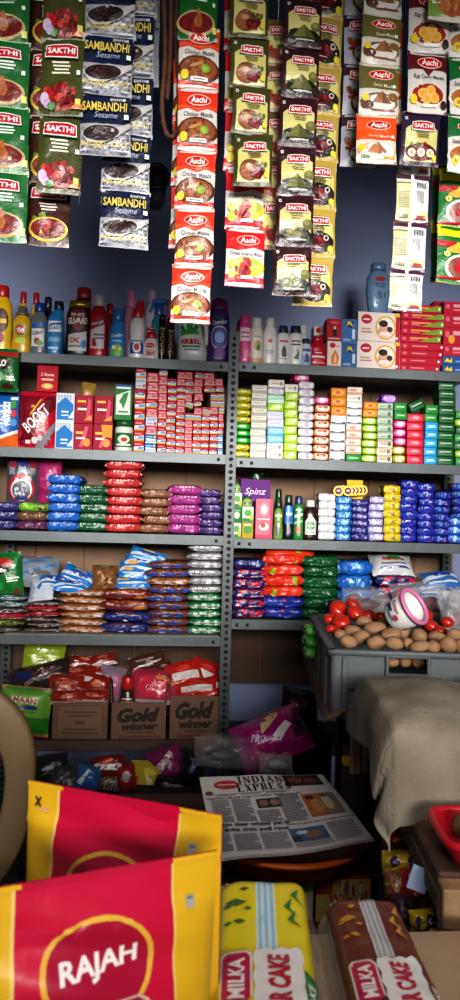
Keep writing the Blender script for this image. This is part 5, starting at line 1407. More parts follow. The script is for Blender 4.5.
# two rolls of round gold tins and the yellow box behind them
zt = at(343, 497.5, YF + .03).z
pbox('yellow carton standing behind the rolls of gold tins', 347, 363, 480, 500, 0, YF + .09, 'cdb32a', [('r', .1, .2, .9, .3, 'a8902a')], .05, z=at(355, 500, YF + .09).z, name='carton')
for k, (x, nm) in enumerate(((338, 'left'), (347.5, 'right'))):
    for i in range(5):
        c = at(x + (4.6 * i if k else 2.0 * i), 491 - .3 * i, YF + .01)
        r = 5.4 * mpp(YF)
        root = thing('gold_tin', ('front' if i == 0 else ORDW[i].split(' ')[0] + ' from front') + ' round gold tin in the ' + nm + ' roll above the blue bars', 'tin', (c.x, YF + .008 + i * .0135, c.z), (0, 0, 0), 'round gold tins')
        mb = MB()
        vs = []
        bm = bmesh.new()
        bmesh.ops.create_cone(bm, cap_ends=True, segments=24, radius1=r, radius2=r, depth=.012, matrix=Matrix.Rotation(R(90), 4, 'X'))
        bmesh.ops.bevel(bm, geom=[e for e in bm.edges if abs(e.calc_length()) < r * .4 and len(e.link_faces) == 2 and any(len(f.verts) > 4 for f in e.link_faces)], offset=.0012, segments=1, affect='EDGES')
        mb.bm(bm, M('a8842e', rough=.3, metal=.5, var=.15, vs=40))
        if i == 0 or k == 1:
            print_on(mb, [('e', .5, .5, .36, .36, '6a2a4a'), ('ring', .5, .5, .38, .38, .18, 'd8b860'), ('e', .5, .52, .2, .14, 'c8a0a8'), ('r', .34, .46, .66, .52, 'e0d0c0')], lambda u, v, e, r=r: Vector(((u - .5) * 2 * r, -.0062 - e, (v - .5) * 2 * r)))
        mb.build('tin_body', root)

# ------------------------------------------------ left bay, fourth shelf: snacks
SN = 'snack packets on the fourth shelf'
pstack('the far left thin stack', -16, 24, 596, 635, L4, ['thindark', 'thingreen', 'thinred', 'thindark', 'thinteal', 'thinteal'], {'thindark': 'thin dark snack packet', 'thingreen': 'thin yellow-green snack packet', 'thinred': 'thin red snack packet', 'thinteal': 'thin grey-teal snack packet'}, d=.18, group=SN, rot=9, jit=.012)
pstack('the thin dark-and-white stack', 25, 61, 596, 636, L4, ['thindark', 'thindark', 'thindark', 'thinred', 'thinred', 'thindark', 'thindark'], {'thindark': 'thin dark and white snack packet', 'thinred': 'thin red snack packet'}, d=.18, group=SN, rot=8, jit=.01)
pstack('the wheat snack stack', 58, 105, 590, 636.5, L4, ['wheat'] * 6, 'orange-brown snack packet with white seam', d=.2, group=SN, rot=5, jit=.008)
pstack('the red and navy snack stack', 99, 149, 590, 637, L4, ['navysnack', 'navysnack', 'chips', 'chips'], {'navysnack': 'shiny navy snack packet', 'chips': 'dark red snack packet'}, d=.2, group=SN, rot=5, jit=.006)
pstack('the blue-brown snack stack', 145, 190, 562, 638, L4, ['bluebrown'] * 6 + ['wheat'] + ['bluebrown'] * 2, {'bluebrown': 'brown and blue snack packet', 'wheat': 'brown snack packet with pale seam'}, d=.2, group=SN, rot=6, jit=.008)
pstack('the white and green stack by the post', 187, 222, 545, 638.5, L4, ['wgreen'] * 5 + ['wgrey'] * 6, {'wgreen': 'white and green packet', 'wgrey': 'white and grey packet'}, d=.19, group=SN, rot=5, jit=.006)


def loose(label, cx, cy, yf, w, h, base, ops=(), t=.03, rot=(0, 0, 0), seal=None, name='packet', cat='packet', group=None, seed=1, wob=.006, fin=None, back=None, dz=0, crinkle=.004, g=(10, 12), z=None):
    s = mpp(yf)
    mb = pouch(w * s, h * s, t, base, list(ops), seal, seed=seed, wob=wob, fin=fin or dict(rough=.26, bump=.4, bs=32.), back=back, crinkle=crinkle, g=g)
    p = at(cx, cy, yf)
    return mb.build(name, None, (p.x, p.y, (p.z if z is None else z) + dz), tuple(R(a) for a in rot), label, cat, group)


standing('green chocolate drink pouch leaning at the left of the fourth shelf', -10, 22, 553, 599, YF + .03, '156a2c', [('e', .34, .78, .4, .12, 'a8281e'), ('e', .32, .64, .3, .1, '2a1a14'), ('t', 'Milo', .32, .64, .4, .1, 'eeeae4', -.1, .1, .05, 1.4), ('r', .5, .42, .9, .46, 'c9dcc4'), ('r', .5, .36, .86, .39, 'c9dcc4'), ('e', .8, .12, .14, .07, '6a3420'), ('e', .2, .3, .2, .1, '2a8a44')], seal='1f7c38', seed=9, t=.04, roll=-7)
BW = [('p', [(0, .3), (1, .5), (1, .7), (0, .5)], 'c6ccd4'), ('e', .5, .62, .3, .14, '2a4a94'), ('r', .1, .14, .9, .22, 'c6ccd4'), ('p', [(.3, .76), (.7, .8), (.6, .9), (.34, .88)], 'd0b850')]
loose('clear crumpled bag of white and blue goods above the thin stacks', 36, 572, YF + .1, 44, 32, '868e98', [('p', [(.1, .2), (.9, .6), (.9, .7), (.1, .3)], '4a78b0'), ('p', [(.2, .6), (.8, .8), (.7, .88), (.2, .7)], '5a8ac0'), ('e', .6, .35, .24, .12, '6a6a70')], t=.07, rot=(-25, 0, 4), seed=3, wob=.014, crinkle=.014)
loose('smooth white paper packet leaning in front of the clear bag', 42, 589, YF + .02, 25, 25, 'b8bcc8', [('p', [(0, .9), (.3, .5), (.2, 0), (0, 0)], '9aa0b0')], t=.03, rot=(-32, -8, -12), seed=4, fin=dict(rough=.6), crinkle=0, wob=.003)
loose('blue and white packet lying left over the wheat snacks', 57, 583, YF + .04, 36, 20, '1f6cb0', BW, t=.035, rot=(-50, 6, 5), seed=5, seal='2a8ad0')
loose('blue and white packet with crimped ends tilting down to the right', 78, 577, YF + .06, 33, 19, '2272b8', BW, t=.035, rot=(-30, 25, -6), seed=6, seal='c4ccd4')
loose('third blue and white packet lying flat right of the white packet', 70, 586, YF + .02, 32, 14, '2a7ac0', BW, t=.03, rot=(-45, 4, 8), seed=7, seal='2a8ad0')
loose('clear bag of brown crispy snacks in the middle of the pile', 105, 578, YF + .05, 25, 26, '7c5434', chunks(.5, .45, .36, .36, ('9c7044', '6a4428', 'b08a5a', '8a5c38'), 30, .07, 8) + [('p', [(.3, .84), (.7, .84), (.62, 1), (.38, 1)], 'a89a90')], t=.06, rot=(-20, 0, 6), seed=8, crinkle=.012)
for i, (cx, cy, w, h, rr, lb) in enumerate(((134, 590, 34, 14, (-48, 4, 6), 'lowest'), (133, 580, 35, 15, (-50, -2, -5), 'second'), (136, 570, 33, 15, (-46, 3, 4), 'third'), (140, 564, 32, 15, (-42, 6, -6), 'fourth'))):
    loose(lb + ' blue and white pasta packet in the leaning pile of five', cx, cy, YF + .05 + .005 * i, w, h + 6, '2878b8', BW + [('e', .3, .4, .16, .12, 'c8a060')], t=.035, rot=rr, seed=20 + i, seal='3a92d4', group='blue and white pasta packets')
loose('topmost blue and white pasta packet pointing up to the left', 148, 557, YF + .07, 36, 16, '2a82c4', BW, t=.03, rot=(-35, 16, -4), seed=26, seal='6ab0dc', group='blue and white pasta packets')

# ------------------------------------------------ right bay, fourth shelf
DG = 'detergent packs on the fourth shelf'
pstack('the navy-red stack by the post', 232, 266, 560, 618.5, R4, ['surf'] * 5 + ['surftop'], {'surf': 'navy pack with red edge', 'surftop': 'navy pack with pale lettering'}, d=.15, group=DG, rot=4, jit=.005)
pstack('the orange detergent stack', 263, 303, 555, 619, R4, ['bluepk', 'bluepk', 'orange', 'orange2', 'orange', 'orange2'], {'bluepk': 'royal blue pack', 'orange': 'orange-red pack', 'orange2': 'orange-red pack with lime flash'}, d=.16, group=DG, rot=5, jit=.006)
loose('orange-red detergent pack slumped over the top of the orange stack', 290, 553, YF + .05, 52, 22, 'd03c24', [('p', [(.6, .3), (.7, .3), (.68, .8), (.58, .8)], '8ab030'), ('r', .3, .5, .5, .6, 'd8b0a0')], t=.045, rot=(-52, 3, 4), seed=31, group=DG)
pstack('the dark green detergent stack', 303, 339, 557, 620, R4, ['greenpk'] * 6, 'crinkled dark green pack', d=.16, group=DG, rot=5, jit=.006)
pstack('the sky blue detergent stack', 339, 372, 562, 620.5, R4, ['bluepk2'] * 4, 'crinkled sky blue pack', d=.16, group=DG, rot=5, jit=.006)
pstack('the stack under the white pack', 374, 414, 576, 621, R4, ['surf', 'surf', 'surf', 'surf'], 'dark blue pack with red edge', d=.16, group=DG, rot=5, jit=.006)
loose('rounded white pack with red and green print lying on top', 391, 566, YF + .07, 44, 30, 'c4c4c4', [('e', .5, .66, .22, .14, '3a7a3c'), ('t', 'Sabena', .52, .56, .56, .16, 'b8323c', .04, .1, .03), ('r', .2, .3, .8, .36, '6a6a74'), ('p', [(.1, .14), (.9, .18), (.8, .24), (.2, .22)], '3a4a84')], t=.075, rot=(-48, 0, -2), seed=33, crinkle=.004)
loose('blue and white pack at right end of the fourth shelf', 440, 580, YF + .05, 40, 22, '3a70ac', BW, t=.05, rot=(-50, -4, 5), seed=34, seal='8ab4d8')
loose('second blue and white pack at right, beneath the first', 436, 592, YF + .03, 44, 24, '33558c', BW, t=.05, rot=(-60, 2, -4), seed=35)
# ================================================================== bottom shelf: cartons of small packets, and the pile on the floor
YC = YS + .02
kraft = dict(rough=.8, bump=.1, bs=40., var=.15, vs=8.)


def open_carton(label, x0, x1, yt, yb, yf, d, ops, flaps=(24, 4, 4), zs=None, col='6e513d'):
    cx, w = place_x(x0, x1, yb, yf)
    z0 = L5 if zs is None else zs
    h = at((x0 + x1) / 2, yt, yf).z - z0
    root = thing('cardboard_carton', label, 'carton', (cx, yf + d / 2, z0 + .001), (0, 0, R(rnd.uniform(-2, 2))), 'open cartons on the bottom shelf')
    mt = M(col, **kraft)
    t = .004
    mb = MB()
    mb.bm(box_bm(w, t, h, 0, 1, (0, -d / 2 + t / 2, h / 2)), mt)
    mb.bm(box_bm(w, t, h, 0, 1, (0, d / 2 - t / 2, h / 2)), mt)
    mb.bm(box_bm(t, d - 2 * t, h, 0, 1, (-w / 2 + t / 2, 0, h / 2)), mt)
    mb.bm(box_bm(t, d - 2 * t, h, 0, 1, (w / 2 - t / 2, 0, h / 2)), mt)
    mb.bm(box_bm(w - 2 * t, d - 2 * t, t, 0, 1, (0, 0, t / 2)), mt)
    print_on(mb, ops, lambda u, v, e: Vector(((u - .5) * w, -d / 2 - e, v * h)), fin=dict(rough=.7))
    mb.build('box_body', root)
    fl = M('5a4230', **kraft)
    for a, (px, py, ln, ax) in zip(flaps, ((0, d / 2, w, 'b'), (-w / 2, 0, d, 'l'), (w / 2, 0, d, 'r'))):
        mb = MB()
        fh = d * .45
        if ax == 'b':
            mb.bm(box_bm(ln, t, fh, 0, 1, (0, 0, fh / 2)), fl)
            mb.build('flap', root, (0, d / 2 - .002, h), (R(-a * .5), 0, 0))
        else:
            mb.bm(box_bm(t, ln, fh * .7, 0, 1, (0, 0, fh * .35)), fl)
            mb.build('flap', root, (px, 0, h), (0, R(a if ax == 'r' else -a), 0))
    return root, cx, w, h, z0


INK = '120706'
GW = [('t', 'Gold', .5, .66, .8, .4, INK, .06, .35, .055), ('t', 'winner', .53, .35, .68, .2, INK, .04, .3, .045), ('r', .3, .16, .78, .21, '4a3228'), ('r', .14, .03, .94, .1, '5a2f26')]
_, c1, w1, h1_, zc = open_carton('brown carton with faint printed panel holding red and white packets', 52, 107, 702, 739, YC, .22, [('r', .08, .06, .92, .9, '5f4434'), ('r', .1, .09, .9, .87, '73543e'), ('r', .2, .7, .8, .74, '4a342a'), ('r', .28, .6, .72, .64, '4a342a'), ('r', .42, .4, .58, .48, '4a342a'), ('r', .2, .24, .8, .28, '4a342a'), ('r', .16, .12, .84, .2, '54402f')])
_, c2, w2, h2_, _ = open_carton('brown oil carton holding a red-capped bottle and pink polybag', 110.5, 165, 703, 740, YC, .22, GW)
_, c3, w3, h3_, _ = open_carton('brown oil carton by the post heaped with red packets', 169.5, 219, 696, 740, YC, .22, GW)
g = 'small packets heaped on the bottom shelf'
RW = [('r', 0, 0, 1, .2, 'b8aca8'), ('p', [(.1, .3), (.9, .3), (.8, .8), (.2, .8)], '8a2420'), ('e', .5, .56, .2, .16, 'b86a4a')]
for i, (x, y, dy, w, h, rr) in enumerate(((66, 686, .05, 34, 22, (-20, 4, 6)), (76, 674, .11, 40, 18, (-48, -3, -8)), (92, 671, .13, 34, 16, (-52, 4, 9)), (96, 686, .08, 26, 24, (-30, 10, -6)), (68, 697, .015, 34, 13, (-14, -2, 3)), (93, 696, .02, 32, 13, (-18, 3, -4)), (84, 662, .16, 26, 14, (-50, 8, 4)), (103, 660, .16, 26, 14, (-46, -10, 6)))):
    loose(('front left', 'middle', 'rear right', 'right', 'lower front left', 'lower front right', 'rear left', 'rearmost')[i] + ' red and white packet in the carton with printed panel', x, y, YC + dy, w, h, '8c261c', RW, t=.03, rot=rr, seed=40 + i, seal='b4a8a4', group=g)
loose('clear purple-tinted polybag left of the red-capped bottle', 111, 684, YC + .12, 26, 34, '8a7484', [('p', [(.5, .1), (.9, .2), (.8, .8), (.6, .7)], 'b85a74'), ('p', [(.1, .3), (.4, .2), (.3, .8)], 'a09aa4')], t=.05, rot=(-12, 12, 5), seed=51, crinkle=.014, group=g)
loose('pink pouch in a clear bag above the middle oil carton', 155, 687, YC + .07, 46, 34, 'a8344c', [('e', .52, .5, .4, .34, 'b83048'), ('t', 'Cold', .42, .5, .26, .16, 'd8b8bc', .6, .2, 0, .7), ('p', [(.5, .72), (.9, .5), (.96, .62), (.6, .86)], 'c08a54'), ('p', [(0, 0), (1, 0), (1, .1), (0, .14)], 'a89aa0')], t=.07, rot=(-22, 0, -4), seed=52, crinkle=.01, group=g)
loose('dark brown and white packet standing behind the pink pouch', 147, 662, YC + .17, 36, 16, '4a2c24', [('p', [(.1, .2), (.9, .4), (.9, .5), (.1, .3)], 'b4aca6'), ('r', .2, .6, .7, .72, '8a7a70')], t=.025, rot=(-20, -14, 3), seed=53, seal='a89c96', group=g)
RP = [('p', [(.1, .3), (.9, .2), (.9, .5), (.1, .6)], 'c8c0bc'), ('e', .5, .7, .2, .14, 'c03a30'), ('r', .1, .1, .6, .16, '7a1818')]
for i, (x, y, dy, w, h, rr) in enumerate(((184, 674, .08, 36, 26, (-30, -14, 5)), (197, 688, .04, 40, 20, (-40, -10, -5)), (205, 672, .12, 30, 24, (-20, 18, 4)), (213, 686, .07, 20, 18, (-30, -30, 8)))):
    loose(('left', 'front', 'rear right', 'far right')[i] + ' red packet heaped in the oil carton by the post', x, y, YC + dy, w, h, 'a8241e', RP, t=.035, rot=rr, seed=60 + i, seal='8a2018', group=g)
# red-capped bottle in the middle carton
r_, h_, w_, d_ = bottle('dark drink bottle with red cap standing in the middle oil carton', 118, 136, 678, L5 + .025, YC + .012, 'cone', '3a2420', 'b01c20', [('r', 0, .1, 1, .5, '9a6a44'), ('r', .1, .6, .9, .66, 'c8b8a8'), ('e', .5, .3, .3, .14, '6a2a20')], (.4, .72), py=700, dr=.9, capk='screw')
standing('upright green packet with red striped ends and large red lettering', -2, 50.5, 688, 737, YC - .008, '3f7f2a', [('r', 0, .06, 1, .4, '2f7a26'), ('p', [(0, .4), (1, .4), (1, .94), (0, .94)], '6a9a34'), ('p', [(.22, .69), (.74, .66), (.74, .79), (.22, .82)], 'c9c4a0'), ('t', 'MAAN', .48, .745, .46, .125, '8e1820', -.06, 0, .015, .95), ('e', .56, .6, .2, .045, '30346e'), ('r', .2, .5, .7, .525, '4a5a2a'), ('r', .22, .44, .5, .46, '4a5a2a')] + [('r', .02 + .05 * i, .95, .045 + .05 * i, 1, 'b83a2c') for i in range(20)] + [('r', .02 + .05 * i, 0, .045 + .05 * i, .04, 'b83a2c') for i in range(20)] + [('r', .5, .08, .62, .1, 'c9b83a')], seal='c8ac5a', seed=12, t=.05, roll=5, fin=dict(rough=.3, bump=.2, bs=30.))
loose('yellow-green crimped packet standing at the back left', 44, 657, YC + .16, 40, 28, '8a9a24', [('r', .1, .5, .9, .56, 'a8b43a')], t=.03, rot=(-14, 4, 3), seed=13, seal='9aa82c')
loose('dark crinkled clear packet lying on the left behind the green packet', 38, 677, YC + .1, 62, 26, '332826', [('p', [(.1, .4), (.4, .3), (.5, .6), (.2, .7)], '24306a'), ('p', [(.3, .1), (.9, .5), (.9, .62), (.3, .24)], '6a5a58')] + chunks(.6, .6, .26, .2, ('5a3024', '6a3c2c', '3a2420'), 14, .06, 11), t=.07, rot=(-34, -14, -3), seed=14, crinkle=.014, wob=.01)

# ------------------------------------------------ dark cartons and loose packets on the floor below
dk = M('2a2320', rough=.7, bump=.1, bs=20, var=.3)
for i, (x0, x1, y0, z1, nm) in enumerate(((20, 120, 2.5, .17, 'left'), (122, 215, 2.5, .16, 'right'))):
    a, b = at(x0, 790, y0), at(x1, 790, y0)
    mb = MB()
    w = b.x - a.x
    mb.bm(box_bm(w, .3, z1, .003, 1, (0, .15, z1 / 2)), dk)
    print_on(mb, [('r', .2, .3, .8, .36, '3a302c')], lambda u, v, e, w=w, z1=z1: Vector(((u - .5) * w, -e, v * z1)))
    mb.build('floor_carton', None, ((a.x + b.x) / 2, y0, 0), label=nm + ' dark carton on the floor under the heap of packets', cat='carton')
g = 'packets heaped on the floor'
FP = [('blue and white packet', 88, 777, 24, 22, '2f5a8c', [('p', [(.1, .2), (.5, .8), (.6, .7), (.3, .1)], 'c0c8d0')], 5), ('dark red packet', 108, 766, 34, 20, '6e1c1a', RP, -6), ('brown and silver striped packet', 112, 779, 34, 22, '6a4a3c', [('p', [(.1 * k, 0), (.1 * k + .05, 0), (.1 * k + .2, 1), (.1 * k + .15, 1)], 'a09088') for k in range(8)], 8), ('red packet with white disc', 127, 778, 18, 26, '8e1a22', [('e', .5, .5, .3, .2, 'a89a98')], -12),
      ('yellow packet with red dots', 146, 781, 32, 38, 'a8982a', [('e', .2, .5, .08, .08, 'a83a2a'), ('p', [(.4, .1), (.9, .2), (.8, .4), (.4, .3)], '5a4a2a'), ('e', .6, .7, .2, .1, 'c4b84a')], 4), ('magenta and cream packet', 166, 763, 34, 30, '6e1f4e', [('p', [(.1, .1), (.8, .6), (.7, .8), (.1, .4)], 'a89a90'), ('p', [(.4, .2), (.9, .1), (.8, .4)], '8a2a5c')], -18), ('black glossy bottle-shaped pouch', 193, 766, 24, 32, '16171c', [('p', [(.4, .3), (.55, .3), (.5, .7), (.4, .7)], '3a6a9c')], 8),
      ('grey clear packet', 66, 780, 34, 26, '3c3a3c', [('p', [(.2, .2), (.5, .8), (.6, .7)], '6a6a70')], 12), ('dark shiny packet', 50, 768, 36, 26, '221e22', [], -8), ('black crumpled bag', 172, 789, 40, 26, '141316', [], 3)]
for i, (nm, x, y, w, h, c, ops, rl) in enumerate(FP):
    loose(nm + ' in the dark heap on the floor below the cartons', x, y, 2.58 + .03 * (i % 3), w, h, c, ops, t=.05, rot=(-28, rl, (i * 7) % 12 - 6), seed=70 + i, crinkle=.012, group=g)
# ================================================================== right side: wooden stand, grey crate, vegetables, cloth, tub
wood = M('7a5f43', rough=.7, bump=.25, bs=30, var=.35, vs=16, col2='4c3626')
wood_l = M('bd9a72', rough=.7, bump=.25, bs=30, var=.3, vs=16, col2='7d6248')
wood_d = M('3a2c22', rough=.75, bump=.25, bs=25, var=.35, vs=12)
ZTAB = .70
SKEW = R(-8)


def skew(p, piv):
    d = Vector(p) - Vector(piv)
    d.rotate(Euler((0, 0, SKEW)))
    return Vector(piv) + d


xs0 = at(440, 885, .95).x
stand = thing('wooden_stand', 'rough wooden stand with brown plank top along the right side', 'stand', (xs0, .95, 0), (0, 0, SKEW))


def st(mb, name, **k):
    return mb.build(name, stand, **k)


for i in range(3):
    mb = MB()
    mb.bm(box_bm(.165, 1.52, .022, .003, 1, (.085 + i * .17, .78, ZTAB - .011)), M('6a4c38', rough=.65, bump=.2, bs=25, var=.35, vs=9, col2='432e22'))
    st(mb, 'top_plank')
mb = MB()
beam(mb, (.02, .02, ZTAB - .036), (.02, 1.54, ZTAB - .036), .04, .028, wood)
st(mb, 'side_beam')
mb = MB()
beam(mb, (-.0, .0, ZTAB - .03), (.51, .0, ZTAB - .03), .035, .05, wood_l)
st(mb, 'end_beam')
mb = MB()
beam(mb, (-.0, -.004, ZTAB - .075), (.51, -.004, ZTAB - .075), .03, .035, wood)
st(mb, 'end_beam')
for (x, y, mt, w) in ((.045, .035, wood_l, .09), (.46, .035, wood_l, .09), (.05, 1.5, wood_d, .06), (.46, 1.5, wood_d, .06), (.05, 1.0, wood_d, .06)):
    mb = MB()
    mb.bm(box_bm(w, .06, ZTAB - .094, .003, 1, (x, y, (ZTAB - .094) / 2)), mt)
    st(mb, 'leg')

# ---- grey plastic crate
YCR = 1.72
pl, pr = at(332, 648.5, YCR), at(479, 652, YCR)
zr = pl.z
cw, cdp, ch = pr.x - pl.x, .66, zr - ZTAB - .006
cxx = (pl.x + pr.x) / 2
crate = thing('plastic_crate', 'grey plastic crate full of potatoes and tomatoes on the wooden stand', 'crate', skew((cxx, YCR + cdp / 2, ZTAB + .004), (pl.x, YCR, ZTAB + .004)), (0, 0, SKEW))
cg = M('565c60', rough=.5, bump=.05, bs=40, var=.22, vs=8)
hx = at(405, 650, YCR).x - cxx
mb = MB()
t = .008
hw, hd = cw / 2, cdp / 2
mb.bm(box_bm(cw, cdp, t, 0, 1, (0, 0, t / 2)), cg)
mb.bm(box_bm(t, cdp, ch, 0, 1, (-hw + t / 2, 0, ch / 2)), cg)
mb.bm(box_bm(t, cdp, ch, 0, 1, (hw - t / 2, 0, ch / 2)), cg)
mb.bm(box_bm(cw, t, ch, 0, 1, (0, hd - t / 2, ch / 2)), cg)
# front wall with hand hole
hh0, hh1, hr = ch - .05, ch - .013, .045
for (x0, x1, z0, z1) in ((-hw, hx - hr, 0, ch), (hx + hr, hw, 0, ch), (hx - hr, hx + hr, 0, hh0), (hx - hr, hx + hr, hh1, ch)):
    mb.bm(box_bm(x1 - x0, t, z1 - z0, 0, 1, ((x0 + x1) / 2, -hd + t / 2, (z0 + z1) / 2)), cg)
# rim and ribs
for s in (-1, 1):
    mb.bm(box_bm(.02, cdp + .02, .014, .003, 2, (s * hw, 0, ch - .005)), cg, True)
    mb.bm(box_bm(cw + .02, .02, .014, .003, 2, (0, s * hd, ch - .005)), cg, True)
    for y in (-.24, 0, .24):
        mb.bm(box_bm(.008, .012, ch - .02, .001, 1, (s * (hw + .004), y, ch / 2 - .006)), cg)
    mb.bm(box_bm(.012, .008, ch - .02, .001, 1, (s * (hw - .03), -hd - .003, ch / 2 - .006)), cg)
mb.bm(box_bm(cw - .05, .006, .008, .001, 1, (0, -hd - .002, ch - .085)), cg)
mb.build('crate_body', crate)
mb = MB()
for (x0, x1, z0, z1) in ((hx - hr - .006, hx - hr + .002, hh0 - .006, hh1 + .006), (hx + hr - .002, hx + hr + .006, hh0 - .006, hh1 + .006), (hx - hr, hx + hr, hh0 - .007, hh0 + .001), (hx - hr, hx + hr, hh1 - .001, hh1 + .007)):
    mb.bm(box_bm(x1 - x0, .014, z1 - z0, .002, 1, ((x0 + x1) / 2, -hd - .003, (z0 + z1) / 2)), cg)
mb.build('handle_frame', crate)

# ---- potatoes and tomatoes
potm = M('b8936c', rough=.65, bump=.25, bs=90, var=.28, vs=40, col2='7d5a3c')
tomm = M('b51f16', rough=.22, var=.2, vs=14, col2='bb3418', spec=.6)
scar = M('6a6a2a', rough=.8, var=.3, vs=200)


def potato(seed):
    bm = bmesh.new()
    bmesh.ops.create_icosphere(bm, subdivisions=3, radius=1)
    for v in bm.verts:
        c = v.co.copy()
        v.co *= 1 + .2 * nz(c.x * .9, c.y * .9, c.z * .9, seed) + .05 * nz(c.x * 3, c.y * 3, c.z * 3, seed)
    return MB().bm(bm, potm, True).mesh('potato')


def tomato(seed):
    bm = bmesh.new()
    bmesh.ops.create_uvsphere(bm, u_segments=24, v_segments=16, radius=1)
    for v in bm.verts:
        c = v.co.copy()
        rr = math.hypot(c.x, c.y)
        a = math.atan2(c.y, c.x)
        v.co.z *= .82
        if c.z > 0:
            v.co.z -= .22 * math.exp(-(rr / .3) ** 2)
        k = 1 + .03 * math.cos(5 * a + seed) * rr
        v.co.x *= k
        v.co.y *= k
    return MB().bm(bm, tomm, True).mesh('tomato')


POT = [potato(s) for s in range(4)]
TOM = [tomato(s) for s in range(2)]
mbs = MB()
vs = [(0, 0, .62)] + [(.16 * (1.5 if i % 2 else .7) * math.cos(i * math.pi / 5), .16 * (1.5 if i % 2 else .7) * math.sin(i * math.pi / 5), .635) for i in range(10)]
mbs.add(vs, [(0, i + 1, (i + 1) % 10 + 1) for i in range(10)], scar)
SCM = mbs.mesh('stem_scar')
# bed of potatoes hides the crate floor: rows laid on the crate floor by depth
PXY = [(348, 641.5, 9.2, 6.6, 1.775), (362, 637.5, 9, 7.6, 1.84), (375.5, 642.5, 10, 7, 1.775), (394, 643, 10, 7, 1.775), (408, 643.5, 6, 6, 1.79), (420.5, 646, 11, 6, 1.765), (433, 647, 7.5, 6.6, 1.76), (448, 644, 9.4, 8.4, 1.765), (462, 647, 8.6, 7.4, 1.765),
       (376, 628, 12, 6.6, 1.92), (391, 634.5, 12, 6, 1.86), (419, 635.5, 8.6, 7, 1.855), (437, 637.5, 9.5, 6.6, 1.85), (353, 631.5, 9, 6.4, 1.915), (405, 633, 8.4, 6, 1.9), (454, 634, 8.4, 6.4, 1.86), (364, 621.5, 8.6, 6, 2.0), (386, 622, 9, 6, 1.995), (340, 634.5, 6.4, 5, 1.9)]
PN = ['first', 'second', 'third', 'fourth', 'fifth', 'sixth', 'seventh', 'eighth', 'ninth']
for i, (x, y, rx, ry, Y) in enumerate(PXY):
    p = at(x, y, Y)
    s = mpp(Y)
    lb = (PN[i] + ' potato from the left along the front of the crate') if i < 9 else (('first', 'second', 'third', 'fourth', 'fifth', 'sixth')[[9, 10, 11, 12, 13, 14, 15].index(i) if i < 15 else 5] + ' potato in the middle of the heap behind the front row' if i < 15 else ('potato deep right beside the carton edge', 'potato touching the tomatoes at the left', 'potato behind the heap near the white tub', 'small brown potato in the left corner of the crate')[i - 15])
    place(POT[i % 4], 'potato', None, p, (rnd.uniform(-.4, .4), rnd.uniform(-.2, .2), rnd.uniform(-.3, .3)), lb, 'potato', 'potatoes in the grey crate', scale=(rx * s, (rx + ry) / 2 * s, ry * s))
for i, (x, y) in enumerate(((393, 661.5), (405.5, 661), (418, 662))):
    p = at(x, y, YCR + .05)
    s = mpp(YCR)
    place(POT[(i + 1) % 4], 'potato', None, p, (.2 * i, .1, .3), ('left', 'middle', 'right')[i] + ' one of three potatoes seen through the crate handle hole', 'potato', 'potatoes in the grey crate', scale=(7 * s, 6.4 * s, 6.4 * s))
TXY = [(338.5, 609.5, 9.4, 8, 2.12, (-60, 10)), (356, 613.5, 9.6, 8.4, 2.06, (-25, 30)), (341, 622, 9, 7, 2.0, (-30, -20)), (329.5, 619, 6.4, 6, 2.04, (20, 0)), (369, 616, 7.4, 7, 2.08, (-40, 50)), (380, 617.5, 6.4, 7, 2.08, (0, 0)), (338, 633.5, 6.4, 5, 1.965, (40, 0)), (431, 626, 8, 7, 1.96, (10, 20)), (440.5, 631, 7, 5.6, 1.93, (0, 0)), (424, 615.5, 9, 8.6, 2.05, (30, 0)), (353, 604.5, 8, 6, 2.16, (0, 30)), (331, 629, 5.4, 5, 1.955, (0, 0)), (447, 622, 7, 6, 2.02, (10, 10))]
TN = ['tomato with pale stem scar facing front at the left', 'large bright tomato second from left at the back', 'tomato below the two large left ones', 'tomato squeezed against the left crate wall', 'orange-red tomato right of the large bright one', 'tomato just left of the white tub', 'tomato low in the left corner beside potatoes', 'tomato right of the white tub, lower front one', 'rightmost tomato on the right side of the tub', 'tomato behind the white tub on the right', 'tomato behind the two large left ones', 'small tomato wedged at the left wall, lowest one', 'tomato at the back right of the crate']
for i, (x, y, rx, ry, Y, (tx, ty)) in enumerate(TXY):
    p = at(x, y, Y)
    s = mpp(Y)
    r0 = thing('tomato', TN[i], 'tomato', p, (R(-tx if tx < 0 else tx) * 1.0, R(ty), 0), 'tomatoes in the grey crate')
    r0.scale = (rx * s, rx * s, ry * s * 1.1)
    fb = place(TOM[i % 2], 'fruit_body', r0)
    place(SCM, 'stem_scar', fb)

# ---- open white tub lying on the vegetables
Yt = 1.9
p = at(404, 612, Yt)
s = mpp(Yt)
r = 19 * s
tub = thing('plastic_tub', 'white plastic tub with pink rim tipped over on the vegetables', 'tub', p)
ax = Vector((.55, -.62, .5)).normalized()
q = ax.to_track_quat('Z', 'Y')
tub.rotation_mode = 'QUATERNION'
tub.rotation_quaternion = q
H = 27 * s
mb = MB()
n = 32
prof = [(0, .0), (r * .78, 0), (r * .84, .004), (r * .97, H), (r * .92, H), (r * .8, .008), (0, .008)]
vs, fs = [], []
for rr, z in prof:
    for k in range(n):
        a = 2 * math.pi * k / n
        vs.append((rr * math.cos(a), rr * math.sin(a), z - H * .5))
for i in range(len(prof) - 1):
    for k in range(n):
        fs.append((i * n + k, i * n + (k + 1) % n, (i + 1) * n + (k + 1) % n, (i + 1) * n + k))
mb.add(vs, fs, M('d0cdcb', rough=.4, var=.08, vs=20))


